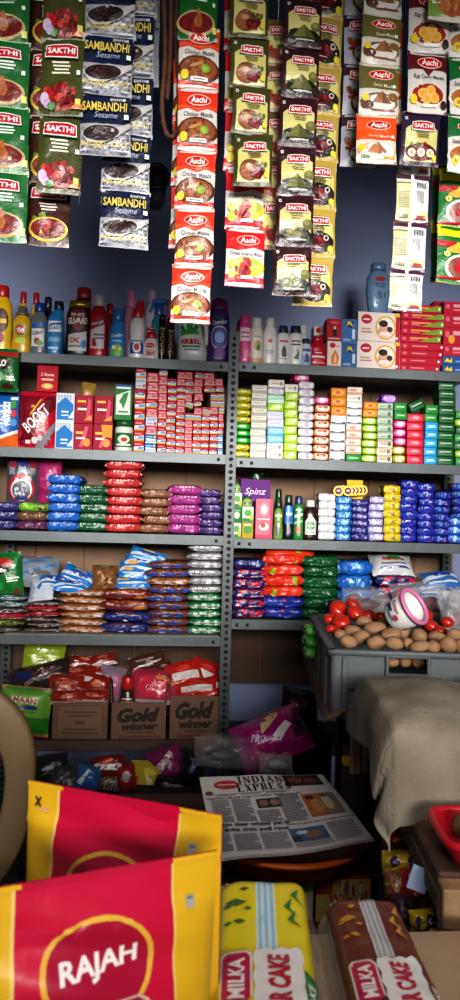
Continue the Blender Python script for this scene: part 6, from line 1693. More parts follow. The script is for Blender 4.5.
def tsurf(u, v, e):
    a = u * 2 * math.pi
    rr = r * (.84 + .13 * v) + .0004 + e
    return Vector((rr * math.cos(a), rr * math.sin(a), (v - .5) * H))


print_on(mb, [o for c in (.12, .45, .78) for o in (('t', 'Kissan', c, .62, .14, .16, '9a2c5a', math.pi * 0, .1, .02), ('p', [(c - .1, .2), (c, .3), (c + .02, .44), (c - .08, .4)], '2e3560'), ('r', c - .02, .2, c + .1, .3, '6a7084'), ('e', c + .09, .4, .03, .12, 'a84a54'))] + [('r', 0, .9, .999, 1, 'c9739c')], tsurf, grid=(24, 3))
mb.build('tub_body', tub)
mb = MB()
tube(mb, [(r * .97 * math.cos(a), r * .97 * math.sin(a), H * .5) for a in [2 * math.pi * k / 32 for k in range(33)]], .006, M('c97da4', rough=.35), 8, False)
mb.build('rim', tub)
mb = MB()
vs = [(0, 0, -H * .25)] + [(r * .86 * (1 + .08 * nz(k, 0, 0, 2)) * math.cos(2 * math.pi * k / n), r * .86 * math.sin(2 * math.pi * k / n), -H * .1 + .01 * nz(k * .6, 1, 0, 3)) for k in range(n)]
mb.add(vs, [(0, k + 1, (k + 1) % n + 1) for k in range(n)], M('b98aa4', rough=.5, bump=.4, bs=60))
mb.build('inner_liner', tub)


# ---- clear crumpled bags
def bag(label, cx, cy, Y, w, h, inner=None, rot=(-30, 0, 0), seed=1, t=.08, col='c9c9cc', a=.2, name='polybag', contents=()):
    s = mpp(Y)
    p = at(cx, cy, Y)
    root = thing(name, label, 'bag', p, tuple(R(x) for x in rot))
    mb = MB()
    W, Hh = w * s, h * s
    nu, nv = 16, 14

    def pt(u, v, sd):
        k = max(0., (1 - abs(2 * u - 1) ** 2.2) * (1 - abs(2 * v - 1) ** 2.4)) ** .5
        q = .5 * t * k + .022 * nz(u * 4, v * 4, sd, seed) * (.3 + k) + .012 * abs(nz(u * 9, v * 8, sd, seed + 3))
        return ((u - .5) * W * (1 + .1 * nz(v * 3, 0, 0, seed)), -q * sd, (v - .5) * Hh * (1 + .14 * nz(u * 3, 2, 0, seed)))
    vs, fs = [], []
    for sd in (1, -1):
        b = len(vs)
        vs += [pt(i / nu, j / nv, sd) for j in range(nv + 1) for i in range(nu + 1)]
        fs += [(b + j * (nu + 1) + i, b + j * (nu + 1) + i + 1, b + (j + 1) * (nu + 1) + i + 1, b + (j + 1) * (nu + 1) + i) for j in range(nv) for i in range(nu)]
    mb.add(vs, fs, clear_film(col, a))
    mb.build('film', root)
    for k, (nm, c, x, z, rx, rz) in enumerate(contents):
        bm = bmesh.new()
        bmesh.ops.create_icosphere(bm, subdivisions=3, radius=1)
        for v in bm.verts:
            v.co *= 1 + .2 * nz(v.co.x * 1.6, v.co.y * 1.6, v.co.z * 1.6, seed + k)
            v.co = Vector((v.co.x * rx * s + x * s, v.co.y * t * .26, v.co.z * rz * s + z * s))
        mb = MB().bm(bm, M(c, rough=.5, bump=.4, bs=60, var=.4, vs=50), True)
        mb.build(nm, root)
    return root


bag('crumpled clear bag with dark red berries behind the tomatoes', 366, 601, 2.42, 46, 28, seed=2, contents=(('berries', '5a1a1e', -4, -4, 16, 7), ('pink_wrapper', '9c3a54', -12, 2, 7, 5)), rot=(-35, 0, -4))
bag('crumpled clear bag with red packets at the back of the crate', 420, 596, 2.45, 60, 30, seed=3, contents=(('red_packet', '9c2434', -16, 2, 13, 5), ('pink_packet', 'a83a54', 10, -8, 9, 6)), rot=(-35, 0, 3))
bag('clear bag with a red lid inside at the right edge', 454, 610, 2.3, 30, 44, seed=4, contents=(('red_lid', '8e1c28', 4, -10, 13, 7), ('white_paper', 'b8b6b4', 4, 10, 9, 9)), rot=(-25, 0, 5), a=.4)

# tray edge behind the vegetables: second crate further back under the clear bags
p0, p1 = at(352, 616, 2.41), at(470, 620, 2.41)
mb = MB()
zt = at(400, 612, 2.42).z
mb.bm(box_bm(p1.x - p0.x, .008, zt - ZTAB, .001, 1, (0, -.02, (zt - ZTAB) / 2)), M('50463f', **kraft))
mb.bm(box_bm(p1.x - p0.x, .008, zt - ZTAB, .001, 1, (0, .30, (zt - ZTAB) / 2)), M('50463f', **kraft))
for s_ in (-1, 1):
    mb.bm(box_bm(.008, .32, zt - ZTAB, .001, 1, (s_ * (p1.x - p0.x) / 2, .14, (zt - ZTAB) / 2)), M('50463f', **kraft))
mb.bm(box_bm(p1.x - p0.x, .3, .01, 0, 1, (0, .14, zt - ZTAB - .04)), M('50463f', **kraft))
mb.build('cardboard_tray', None, ((p0.x + p1.x) / 2, 2.435, ZTAB + .004), label='dark cardboard tray behind the grey crate holding clear bags', cat='tray')

# torn cardboard sheet leaning along the left side of the crate, and small green packs
mb = MB()
A = [at(341, 713, 1.70), at(352, 714, 1.70), at(318, 655, 2.2), at(301, 627, 2.62), at(309, 626, 2.62)]
vs, fs = [], []
n = 14
for i in range(n + 1):
    t_ = i / n
    Y = 1.69 + .93 * t_
    e = at(346 - 44 * t_ + 1.6 * math.sin(i * 2.3), 711 - 84 * t_ ** .75 + 1.5 * math.sin(i * 1.7), Y)
    x2 = pl.x - .018 + .14 * (Y - YCR)
    vs += [(e.x, Y, e.z), ((e.x + x2) / 2, Y, (e.z + ZTAB) / 2 - .0), (x2, Y, ZTAB + .004)]
for i in range(n):
    for k in range(2):
        fs.append((i * 3 + k, i * 3 + k + 1, i * 3 + 4 + k, i * 3 + 3 + k))
mb.add(vs, fs, M('6a4f40', rough=.85, bump=.3, bs=40, var=.4, vs=14))
o = mb.build('cardboard_sheet', None, label='torn brown cardboard sheet sticking out left of the grey crate', cat='cardboard')
md = o.modifiers.new('thick', 'SOLIDIFY')
md.thickness = .004
pstack('the little pile left of the crate', 306.5, 318, 627, 660, at(312, 660, 2.2).z, ['tinygreen'] * 3, 'bright green small pack', yf=2.2, d=.06, group='bright green small packs', py=650, jit=.001)
# ---- wooden crate under the grey cloth
YF0, YF1c = 1.20, 1.56
zc = .815
cx0 = at(400, 745, 1.20).x
wc = thing('wooden_crate', 'slatted pale wooden crate half covered by the grey cloth', 'crate', skew((.60, 1.38, ZTAB), (cx0, 1.2, ZTAB)), (0, 0, SKEW))
x0c, x1c = -.195, .20
for k in range(2):
    for yy in (-.17, .17):
        mb = MB()
        mb.bm(box_bm(x1c - x0c, .008, .05, .001, 1, ((x0c + x1c) / 2, yy, .03 + .062 * k)), wood_l)
        mb.build('slat', wc)
    for xx in (x0c, x1c):
        mb = MB()
        mb.bm(box_bm(.008, .33, .05, .001, 1, (xx, 0, .03 + .062 * k)), wood_l)
        mb.build('slat', wc)
for xx in (x0c + .013, x1c - .013):
    for yy in (-.155, .155):
        mb = MB()
        mb.bm(box_bm(.02, .02, .12, .001, 1, (xx, yy, .06)), wood_l)
        mb.build('corner_post', wc)
# upright slatted board and block seen at the left of the cloth
sb = thing('slatted_board', 'upright pale slatted board beside the cloth, below the grey crate', 'board', at(360, 775, 1.62))
zb = sb.location.z
for xx in (352.5, 358, 365):
    a, b = at(xx, 774, 1.62), at(xx + 1, 706, 1.62)
    mb = MB()
    beam(mb, a - sb.location, b - sb.location, .011, .008, wood_l, (0, 1, 0))
    mb.build('slat', sb)
for yy in (712, 742, 770):
    a, b = at(350, yy, 1.63), at(370, yy, 1.63)
    mb = MB()
    beam(mb, a - sb.location, b - sb.location, .01, .012, wood, (0, 1, 0))
    mb.build('crosspiece', sb)
mb = MB()
bx0, bx1 = at(357, 776, 1.72), at(382, 776, 1.72)
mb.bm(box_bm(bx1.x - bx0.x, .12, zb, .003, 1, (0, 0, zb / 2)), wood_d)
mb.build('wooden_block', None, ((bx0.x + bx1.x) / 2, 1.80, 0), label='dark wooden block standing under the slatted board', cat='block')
mb = MB()
y0_ = at(347, 761, 1.70)
mb.bm(box_bm(.018, .03, .016, .002, 1), M('c9a81c', rough=.5, var=.1))
mb.build('yellow_clip', None, (y0_.x, 1.70, y0_.z), label='small yellow plastic bit left of the slatted board', cat='clip')

# ---- cloth draped over the wooden crate
clm = M('978d7d', rough=.95, bump=.35, bs=160, var=.25, vs=7, col2='6e6456')
mb = MB()
nu, nv = 44, 56
cx0 = at(400, 745, YF0).x      # front left corner of the crate under the cloth


def cloth(u, v):
    """u across (left to right), v along: back edge to front hem"""
    xl_, xr_ = cx0 - .012, cx0 + .47
    # path: v<.42 lies on the top, then falls down the front
    if v < .46:
        t_ = v / .46
        y = YF1c + .03 + (YF0 - .012 - YF1c - .03) * t_
        z = zc + .012 + .028 * math.sin(t_ * math.pi) * (.4 + .6 * math.sin(u * 6.0 + .6) ** 2) + .012 * nz(u * 5, t_ * 4, 0, 3)
    else:
        t_ = (v - .46) / .54
        y = YF0 - .014 - .035 * t_ - .024 * math.sin(u * 15 + 1.2 * t_) * t_ - .014 * math.sin(u * 31 + 2) * t_
        hem = .098 + .014 * math.sin(u * 9) + .016 * math.sin(u * 4 + 2)
        z = zc + .010 - .012 * t_ - hem * t_
    x = xl_ + (xr_ - xl_) * u
    return Vector((x, y, z))


vs, fs = [], []
SIDE = 14
for j in range(nv + 1):
    v = j / nv
    for i in range(-SIDE, nu + 1):
        if i >= 0:
            p = cloth(i / nu, v)
        else:   # left side hangs down over the crate side
            k = -i / SIDE
            e = cloth(0, v)
            fall = .10 * k + .012 * math.sin(v * 14) * k
            if v > .5:
                fall = .09 * k
            dx = -.012 * math.sin(min(1, k * 2) * math.pi / 2) - .012 * k - .008 * math.sin(v * 17 + .5) * k
            base_z = e.z if v <= .46 else e.z
            zz = base_z - fall * (1 if v < .46 else max(.35, 1 - (v - .46) * 1.1))
            p = Vector((e.x + dx, e.y - .01 * math.sin(k * 5 + v * 9) * k, zz))
        p = skew(p, (cx0, YF0, p.z))
        wr = .007 * nz(p.x * 11, p.y * 11, p.z * 11, 5) + .010 * (abs(nz(p.x * 5 + p.z * 3, p.y * 5, p.z * 6, 8)) - .25)
        vs.append(p + Vector((wr * .3, -wr * .7, wr)))
wd = nu + SIDE + 1
for j in range(nv):
    for i in range(wd - 1):
        fs.append((j * wd + i, j * wd + i + 1, (j + 1) * wd + i + 1, (j + 1) * wd + i))
mb.add(vs, fs, clm)
o = mb.build('cloth', None, label='grey-brown cloth draped over the wooden crate on the stand', cat='cloth')
md = o.modifiers.new('thick', 'SOLIDIFY')
md.thickness = .003
md = o.modifiers.new('smooth', 'SUBSURF')
md.levels = md.render_levels = 1

# ---- red tub on the plank
a, b = at(418, 818, 1.22), at(441, 866, .995)
tw, td, th = .30, .15, .032
rt_ = thing('red_tub', 'bright red oblong plastic tub on the plank in front of the cloth', 'tub', skew((at(437, 866, 1.0).x + tw / 2, .955 + td / 2, ZTAB + .002), (at(437, 866, 1.0).x, .955, ZTAB + .002)), (0, 0, SKEW))
redm = M('b8142a', rough=.35, var=.12, vs=12)
mb = MB()
secs = [(0, tw * .44, td * .42, 0, 6), (.004, tw * .46, td * .44, 0, 6), (th, tw * .5, td * .5, 0, 6), (th, tw * .48, td * .475, 0, 6), (.008, tw * .43, td * .41, 0, 6)]
loft(mb, secs, redm, 40)
mb.build('tub_body', rt_)
mb = MB()
rim = [(tw * .5 * sgn_pow(math.cos(k * math.pi / 20), 1 / 3), td * .5 * sgn_pow(math.sin(k * math.pi / 20), 1 / 3), th) for k in range(41)]
tube(mb, rim, .006, redm, 8, False)
mb.build('rim', rt_)
for k in range(9):
    mb = MB()
    bm = bmesh.new()
    bmesh.ops.create_icosphere(bm, subdivisions=2, radius=1)
    for v in bm.verts:
        v.co *= 1 + .15 * nz(v.co.x, v.co.y, v.co.z, k)
    mb.bm(bm, M('6a5230', rough=.75, bump=.3, bs=90, var=.4, vs=60), True)
    x_, y_ = -.10 + .1 * (k % 3), -.045 + .045 * (k // 3)
    mb.build('dry_root', None, (rt_.location.x + x_, rt_.location.y + y_, ZTAB + .022 + .004 * (k % 2)), (0, .3 * k, .7 * k), 'brown dried root in the red tub, ' + ('front', 'middle', 'back')[k // 3] + ' row ' + ('left', 'centre', 'right')[k % 3], 'dried root', 'dried roots in the red tub').scale = (.026, .017, .012)

# ---- sweets packets between the basin and the stand
g = 'sweet packets beside the stand'
ZC = .50
mb = MB()
ca, cb_ = at(382, 900, 1.12), at(432, 900, 1.12)
mb.bm(box_bm(.09, .18, ZC, .003, 1, (0, 0, ZC / 2)), M('4a2c28', **kraft))
mb.build('tall_carton', None, (.315, 1.11, 0), label='dark red-brown carton under the sweet packets beside the stand', cat='carton')
SWEET = [('red and gold sweet packet', '9c1c22', [('p', [(.2, .2), (.9, .4), (.8, .8), (.3, .6)], 'c0a030'), ('e', .6, .5, .16, .2, 'c8b850')]), ('dark red sweet packet', '7c1820', [('r', .1, .3, .9, .6, '9c2a2a'), ('e', .5, .5, .2, .2, 'a88a3a')]),
         ('yellow sweet packet with purple discs', 'bfa32a', [('e', .25, .6, .12, .24, '4a2a6a'), ('e', .7, .55, .16, .28, '4a2a6a'), ('r', .4, .2, .6, .3, 'a82a2a'), ('e', .7, .55, .08, .14, 'c8b8c8')]), ('brown and red sweet packet', '6a4428', [('p', [(.6, 0), (1, 0), (1, 1), (.62, 1)], '9a1a2c')] + chunks(.3, .5, .26, .4, ('8a6a44', 'a88458', '5a3a24'), 16, .06, 3)),
         ('crimson sweet packet', '8a1c2a', [('r', .1, .2, .9, .4, 'a83a3a'), ('e', .4, .6, .2, .2, 'b89a4a')]), ('dark plum sweet packet', '3a2030', [('p', [(.1, .1), (.5, .5), (.3, .9)], '6a5a6a')])]
lay = [(399, 838, 1.24, 30, 10, 0), (402, 848, 1.22, 32, 10, 1), (403, 862, 1.16, 36, 20, 2), (396, 885, 1.10, 20, 24, 3), (414, 884, 1.12, 22, 26, 4), (421, 902, 1.08, 24, 26, 1), (405, 909, 1.07, 24, 24, 5), (426, 882, 1.14, 14, 18, 4), (391, 912, 1.08, 18, 18, 0), (422, 920, 1.05, 22, 18, 2)]
for i, (x, y, Y, w, h, k) in enumerate(lay):
    nm, base, ops = SWEET[k]
    loose(nm + ', ' + ('topmost', 'second from top', 'third from top', 'left in the middle row', 'centre of the middle row', 'right in the lower row', 'left in the lower row', 'squeezed against the stand leg', 'lowest at the left', 'lowest at the right')[i] + ' beside the stand', x, y, Y, w * 1.2, h * 1.15, base, ops, t=.03, rot=(-12, (i * 11) % 9 - 4, (i * 5) % 7 - 3), seed=90 + i, group=g, crinkle=.008)
mb = MB()
mb.bm(box_bm(.028, .0015, .032, 0), M('9fb0cc', rough=.6, bump=.05, bs=40))
mb.build('paper_slip', None, at(419, 879, 1.04), (R(-10), R(22), 0), 'small pale blue paper slip among the sweet packets', 'paper')
# ================================================================== middle: newspaper, basin, cartons, magenta pouch, chair
# sweet cartons under the newspaper
Z0 = .41
mb = MB()
mb.bm(box_bm(.42, .52, Z0, .003, 1, (0, 0, Z0 / 2)), M('4c2f2a', **kraft))
mb.build('floor_carton', None, (.06, 1.82, 0), label='large dark carton on the floor under the orange basin and newspaper', cat='carton')


def low_box(label, x0, x1, ytop_b, ytop_f, yb, Yf, Yb, z0, col, top, front):
    a, b = at(x0, ytop_f, Yf), at(x1, ytop_f, Yf)
    w, h = b.x - a.x, a.z - z0
    mb = carton_box(w, Yb - Yf, h, col, front, (), top)
    return mb.build('sweet_carton', None, ((a.x + b.x) / 2, (Yf + Yb) / 2, z0 + .001), (0, 0, 0), label, 'carton', 'sweet cartons below the newspaper')


CAN = [('r', 0, .8, 1, 1, 'b8a258'), ('r', 0, .93, .3, 1, 'a83a34')] + chunks(.6, .92, .36, .06, ('a8324a', 'c8b86a', '8a3a5a', 'd0c8a8', '4a8a4a', 'b8602a'), 40, .03, 5)
low_box('crimson sweet carton with candy picture on its front, right of the basin', 316, 371, 850, 880, 893, 1.545, 1.70, 0, '7c2028', [('r', .1, .6, .5, .8, '5a1a20'), ('r', .55, .2, .95, .5, '9a3a3a')], CAN)
low_box('red and green sweet carton below the basin', 286, 314, 862, 878, 893, 1.54, 1.66, 0, '8a2a2a', [('r', 0, 0, .4, 1, '3a6a3a')], [('r', 0, .8, .25, 1, '9a2428'), ('r', .25, .8, .7, 1, '2f6a3c'), ('r', .7, .8, 1, 1, 'b0a888')])
# orange basin
bc = at(286, 868, 1.67)
zb_top = at(276, 867, 1.526).z
bas = thing('orange_basin', 'shallow orange plastic basin under the newspaper', 'basin', (bc.x, 1.67, Z0 + .015))
om = M('d8641e', rough=.4, var=.12, vs=10)
hb = .046
mb = MB()
loft(mb, [(0, .145, .145, 0, 2), (.004, .152, .152, 0, 2), (hb - .012, .165, .165, 0, 2), (hb - .012, .172, .172, 0, 2), (hb, .174, .174, 0, 2), (hb, .16, .16, 0, 2), (.01, .142, .142, 0, 2)], om, 40)
mb.build('basin_body', bas)
mb = MB()
tube(mb, [(.174 * math.cos(a), .174 * math.sin(a), hb - .003) for a in [2 * math.pi * k / 40 for k in range(41)]], .005, om, 8, False)
mb.build('rim', bas)
# newspaper
A0, A1 = at(216, 871, 1.50), at(373, 849.5, 1.50)   # near corners
B0, B1 = at(199, 785, 1.90), at(322, 781, 1.88)      # far corners


def paper(u, v, e):
    p = (A0 * (1 - u) + A1 * u) * (1 - v) + (B0 * (1 - u) + B1 * u) * v
    v = max(0., v)
    bump = .003 * math.exp(-((u - .5) / .12) ** 2) * (v ** 1.5) + .004 * math.sin(u * 7 + 1) * (1 - v) + .0015 * math.sin(v * 7 + u * 4)
    return p + Vector((0, -e * .25, bump + e + .018))


ORG = (A0 + A1 + B0 + B1) / 4
mb = MB()
pm = M('d4cdcb', rough=.85, bump=.06, bs=60, var=.06, vs=20)
nu, nv = 24, 20
for k in range(3):
    vs = [paper(i / nu + .006 * k, j / nv - .004 * k, -.0018 * k) - ORG for j in range(nv + 1) for i in range(nu + 1)]
    fs = [(j * (nu + 1) + i, j * (nu + 1) + i + 1, (j + 1) * (nu + 1) + i + 1, (j + 1) * (nu + 1) + i) for j in range(nv) for i in range(nu)]
    mb.add(vs, fs, pm)
K, GR = '1c1a1c', '77727a'
ops = [('e', .2, .865, .1, .062, 'b02a2c'), ('e', .2, .865, .085, .05, 'b83a38'), ('r', .13, .86, .27, .874, 'd8c8c4'),
       ('t', 'THE', .3, .985, .06, .018, K, 0, 0, .02),
       ('s', 'INDIAN', .47, .915, .36, .095, K), ('s', 'EXPRESS', .48, .80, .42, .095, K),
       ('p', [(.06, .735), (.66, .735), (.66, .739), (.06, .739)], K)]
ops += [('r', .1 + .19 * i, .718, .25 + .19 * i, .726, GR) for i in range(3)]
# lead pictures
ops += [('r', .66, .8, .95, .985, '2a1a18'), ('e', .74, .9, .06, .05, '8a4a34'), ('e', .86, .88, .05, .05, '7a3c2a'), ('e', .8, .83, .12, .02, '3a2420'), ('e', .05, .76, .03, .03, '7a4a3a'),
        ('t', 'Appellate tribunal order on Sahara Trust stays: SC', .38, .68, .72, .034, K, 0, 0, .012),
        ('r', .38, .53, .56, .645, '3c342f'), ('e', .43, .59, .035, .04, '8a6a58'), ('e', .51, .59, .035, .04, '94705e'),
        ('r', .72, .36, .96, .66, 'b4682e'), ('r', .84, .36, .96, .66, '8a7a68'), ('e', .8, .5, .04, .1, 'c08a4a'), ('e', .88, .52, .035, .1, 'c9b49a'), ('e', .88, .62, .02, .025, '6a4a3a'), ('r', .74, .58, .8, .63, '2a2422'),
        ('t', 'No clear winner yet in', .32, .33, .46, .05, K, 0, 0, .03), ('t', 'tight civic poll race', .31, .265, .44, .05, K, 0, 0, .03),
        ('t', 'Preferred agents pick: first Parliament House', .76, .3, .46, .022, K),
        ('r', .52, .1, .76, .25, '4a6a8c'), ('e', .66, .16, .07, .05, '9a6a58'), ('e', .6, .2, .04, .025, 'c8ccd0'), ('r', .52, .1, .58, .16, '3a3a44')]
for (x0, x1, y0, y1) in ((.05, .18, .38, .66), (.2, .34, .38, .66), (.36, .52, .36, .5), (.54, .7, .34, .68), (.04, .12, .06, .34), (.14, .3, .04, .22), (.32, .5, .04, .22), (.78, .96, .04, .26), (.52, .76, .03, .08), (.98, .995, .3, .9)):
    y = y1
    i = 0
    while y > y0:
        ops.append(('r', x0, y - .008, x1 - (.03 if i % 6 == 5 else 0), y, '8a858a'))
        y -= .0185
        i += 1
print_on(mb, ops, lambda u, v, e: paper(u, v, e) - ORG, grid=(24, 20), eps=.00002, e0=.0012, lift=.0014, fin=dict(rough=.85))
mb.build('newspaper', None, ORG, label='folded newspaper with large black masthead lying over the orange basin', cat='newspaper')

# magenta pouch and clear bags behind the newspaper
ms = Vector((.10, 2.36, 0))
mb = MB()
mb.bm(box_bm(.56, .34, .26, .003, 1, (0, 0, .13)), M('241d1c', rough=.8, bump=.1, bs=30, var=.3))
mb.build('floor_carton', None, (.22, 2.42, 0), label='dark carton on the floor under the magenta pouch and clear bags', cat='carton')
loose('shiny magenta pouch with cream label lying behind the newspaper', 272, 738, 2.36, 74, 50, '8a1460', [('p', [(.36, .5), (.66, .74), (.74, .96), (.42, .8)], 'b8a872'), ('p', [(.46, .66), (.62, .76), (.6, .86), (.48, .8)], '6a4a34'), ('t', 'PRO', .3, .44, .2, .16, 'c4b4c8', -.5, 0, .04, .7), ('p', [(.55, .2), (.8, .5), (.74, .6), (.5, .4)], 'c8c0c4'), ('p', [(.78, .2), (1, .3), (1, .9), (.84, .8)], '3a2030')], t=.1, rot=(-40, -22, 4), seed=81, crinkle=.02, wob=.012)
bag('crumpled clear bag lying left of the magenta pouch', 228, 752, 2.28, 66, 34, seed=7, rot=(-50, 4, 3), t=.07, a=.14, col='a8a0a0', contents=(('dark_contents', '2a2224', -6, -4, 16, 6),))
bag('small clear bag with a white wrapped piece right behind the newspaper', 276, 764, 2.16, 34, 20, seed=8, rot=(-45, 6, 3), t=.06, a=.2, col='b8b4b4', contents=(('white_wrapper', '8a868a', 2, 0, 10, 5),))
loose('dark crumpled pouch behind the magenta pouch under the rack', 300, 706, 2.62, 40, 34, '221418', [('p', [(.2, .2), (.6, .5), (.4, .8)], '5a1c28')], t=.07, rot=(-20, 10, 5), seed=83, crinkle=.014)
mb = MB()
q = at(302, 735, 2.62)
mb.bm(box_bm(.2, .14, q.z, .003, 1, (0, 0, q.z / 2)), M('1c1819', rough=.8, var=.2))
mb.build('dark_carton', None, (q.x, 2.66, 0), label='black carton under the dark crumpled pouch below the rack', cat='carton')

# ------------------------------------------------ plastic chair at the left
YCH = 1.30
ctr_ = Vector((-.408, YCH, .722))
chair = thing('plastic_chair', 'beige moulded plastic chair with open round back at left edge', 'chair', (ctr_.x, YCH - .22, 0))
chm = M('6c583c', rough=.5, bump=.06, bs=80, var=.14, vs=10)
o0 = Vector((ctr_.x, YCH - .22, 0))


def ring_bm(outer, inner, th, y0, bend):
    """flat ring in XZ extruded along Y"""
    n = len(outer)
    vs = []
    for pts in (outer, inner):
        for yy in (-th / 2, th / 2):
            vs += [Vector((x, y0 + yy + bend * (x * x), z)) for x, z in pts]
    fs = []
    for i in range(n):
        j = (i + 1) % n
        fs += [(i, j, 2 * n + j, 2 * n + i), (n + i, 3 * n + i, 3 * n + j, n + j), (i, n + i, n + j, j), (2 * n + i, 2 * n + j, 3 * n + j, 3 * n + i)]
    return vs, fs


outer, inner = [], []
for k in range(48):
    a = 2 * math.pi * k / 48
    rz = .172 if math.sin(a) > 0 else .255
    outer.append((.218 * sgn_pow(math.cos(a), .85), ctr_.z + rz * sgn_pow(math.sin(a), .85)))
    rz2 = .118 if math.sin(a) > 0 else .19
    inner.append((.168 * sgn_pow(math.cos(a), .9), ctr_.z - .012 + rz2 * sgn_pow(math.sin(a), .9)))
mb = MB()
vs, fs = ring_bm(outer, inner, .022, .22, .35)
mb.add(vs, fs, chm)
bf = o = mb.build('backrest_frame', chair)
md = o.modifiers.new('b', 'BEVEL')
md.width = .006
md.segments = 2
md.limit_method = 'ANGLE'
for x in (-.08, 0, .08):
    mb = MB()
    beam(mb, (x, .225, .535), (x, .222, .83), .032, .008, chm, (0, 1, 0), .003)
    mb.build('back_slat', bf)
mb = MB()
mb.bm(box_bm(.42, .42, .02, .008, 3, (0, .0, .44)), chm, True)
mb.bm(box_bm(.40, .02, .05, .004, 1, (0, -.2, .42)), chm)
mb.build('seat', chair)
for sx in (-1, 1):
    for sy in (-1, 1):
        mb = MB()
        mb.bm(box_bm(.05, .045, .436, .006, 1), chm)
        for i, v in enumerate(mb.v):
            pass
        mb.build('leg', chair, (sx * .185, sy * .18, .218), (R(-3 * sy), R(3 * sx) * -1, 0))
# ================================================================== goods on the counter, nearest the camera
ZCT = .682


def big_pouch(label, TL, TR, down, w_scale, base, ops, seed, t=.05):
    """stand-up pouch lying back; TL, TR top corners, down = direction of the pouch from its top edge (unit), length"""
    pass


PINK, YEL = 'c4083f', 'dcb024'


def spice_pouch(label, tl, tr, dvec, L, t, seed, marks):
    """tl, tr world top corners; dvec points down along the pouch"""
    w = (tr - tl).length
    X = (tr - tl).normalized()
    D = (dvec - X * dvec.dot(X)).normalized()
    N = X.cross(D).normalized()
    if N.y > 0:
        N = -N
    fin = dict(rough=.34, bump=.1, bs=22.)
    root = thing('spice_pouch', label, 'pouch', tl)

    def bul(u, v):      # v=1 top, 0 bottom
        a = max(0., 1 - abs(2 * u - 1) ** 3)
        b = 1 - max(0., (v - .1) / .9) ** 2.2 if v > .1 else 1
        q = t * .5 * (a ** .6) * max(0., b) * min(1., .35 + (1 - v) * 1.6)
        q += .004 * nz(u * 3, v * 3, 0, seed) * a + .0036 * math.sin((u * 5 + v * 16) * 1.5 + seed) * a * math.exp(-((v - .66) / .22) ** 2)
        for zc_ in (.80, .825):
            q += .0016 * math.exp(-((v - zc_) / .006) ** 2)
        return q

    def surf(u, v, e):
        p = X * (u * w) + D * ((1 - v) * L) + N * (bul(u, v) + e)
        return p

    def surf_b(u, v, e):
        return X * (u * w) + D * ((1 - v) * L) - N * (bul(u, v) * .5 + .0008)
    nu, nv = 30, 44
    mb = MB()
    for sf in (surf, surf_b):
        vs = [sf(i / nu, j / nv, 0) for j in range(nv + 1) for i in range(nu + 1)]
        fs = [(j * (nu + 1) + i, j * (nu + 1) + i + 1, (j + 1) * (nu + 1) + i + 1, (j + 1) * (nu + 1) + i) for j in range(nv) for i in range(nu)]
        mb.add(vs, fs, M(PINK, **fin))
    print_on(mb, marks, surf, grid=(30, 30), eps=.00012, lift=.001, fin=fin)
    mb.build('pouch_body', root)
    # heat sealed top strip
    mb = MB()
    vs = []
    for i in range(nu + 1):
        for dv in (-.018, 0):
            vs.append(surf(i / nu, 1 + dv, .0004 + .0006) if dv else surf(i / nu, 1, .001))
    mb.add(vs, [(2 * i, 2 * i + 2, 2 * i + 3, 2 * i + 1) for i in range(nu)], M('b8103f', **fin))
    vs = []
    for i in range(nu + 1):
        for dv in (-.018, 0):
            vs.append(surf(i / nu, 1 + dv, .0016))
    fs = [(2 * i, 2 * i + 2, 2 * i + 3, 2 * i + 1) for i in range(nu)]
    mb.add(vs, [f for i, f in enumerate(fs) if i / nu < .17 or i / nu >= .8], M(YEL, **fin))
    mb.build('top_seal', root)
    return root


PALE = 'e2c878'
MK = [('r', 0, 0, .175, 1, YEL), ('r', .165, 0, .18, 1, PALE), ('r', .80, 0, 1, 1, YEL), ('r', .795, 0, .805, 1, PALE),
      ('ring', .49, .66, .225, .185, .1, 'e0b048'), ('e', .49, .66, .203, .166, 'aa0638'),
      ('t', 'RAJAH', .49, .67, .31, .09, 'efe6e2', .06, .06, .035, 1.0),
      ('p', [(.33, .485), (.65, .485), (.69, .515), (.65, .545), (.33, .545), (.29, .515)], 'd8b4a8'), ('p', [(.34, .493), (.64, .493), (.67, .515), (.64, .537), (.34, .537), (.31, .515)], '9a1038'),
      ('t', 'SINCE 1922', .49, .515, .26, .02, 'e8d0c4', 0, 0, .01, 1.1),
      ('r', .855, .80, .895, .845, 'a8a89a'), ('r', .862, .808, .888, .838, '4a6a78'), ('r', .07, .86, .13, .87, 'd8a0a0')]
MKR = []
for o in MK:
    o = list(o)
    if o[0] in ('ring', 'e', 't'):
        o[3 if o[0] == 't' else 2] -= .11
    elif o[0] == 'p':
        o[1] = [(a, b - .11) for a, b in o[1]]
    MKR.append(tuple(o))
# front pouch
tl, tr = at(-36, 893, .565), at(217, 850, .638)
spice_pouch('front pink and yellow spice pouch with large white lettering on the counter', tl, tr, Vector((0, .004, -.19)), .195, .05, 3, MK)
# rear pouch
tl, tr = at(29, 780, .796), at(222, 815, .70)
spice_pouch('rear pink and yellow spice pouch half hidden behind the front one', tl, tr, Vector((0, .004, -.188)), .19, .045, 8, MKR + [('p', [(.045, .925), (.055, .93), (.085, .88), (.075, .875)], '3a2a1a'), ('p', [(.075, .93), (.085, .925), (.055, .875), (.045, .88)], '3a2a1a')])


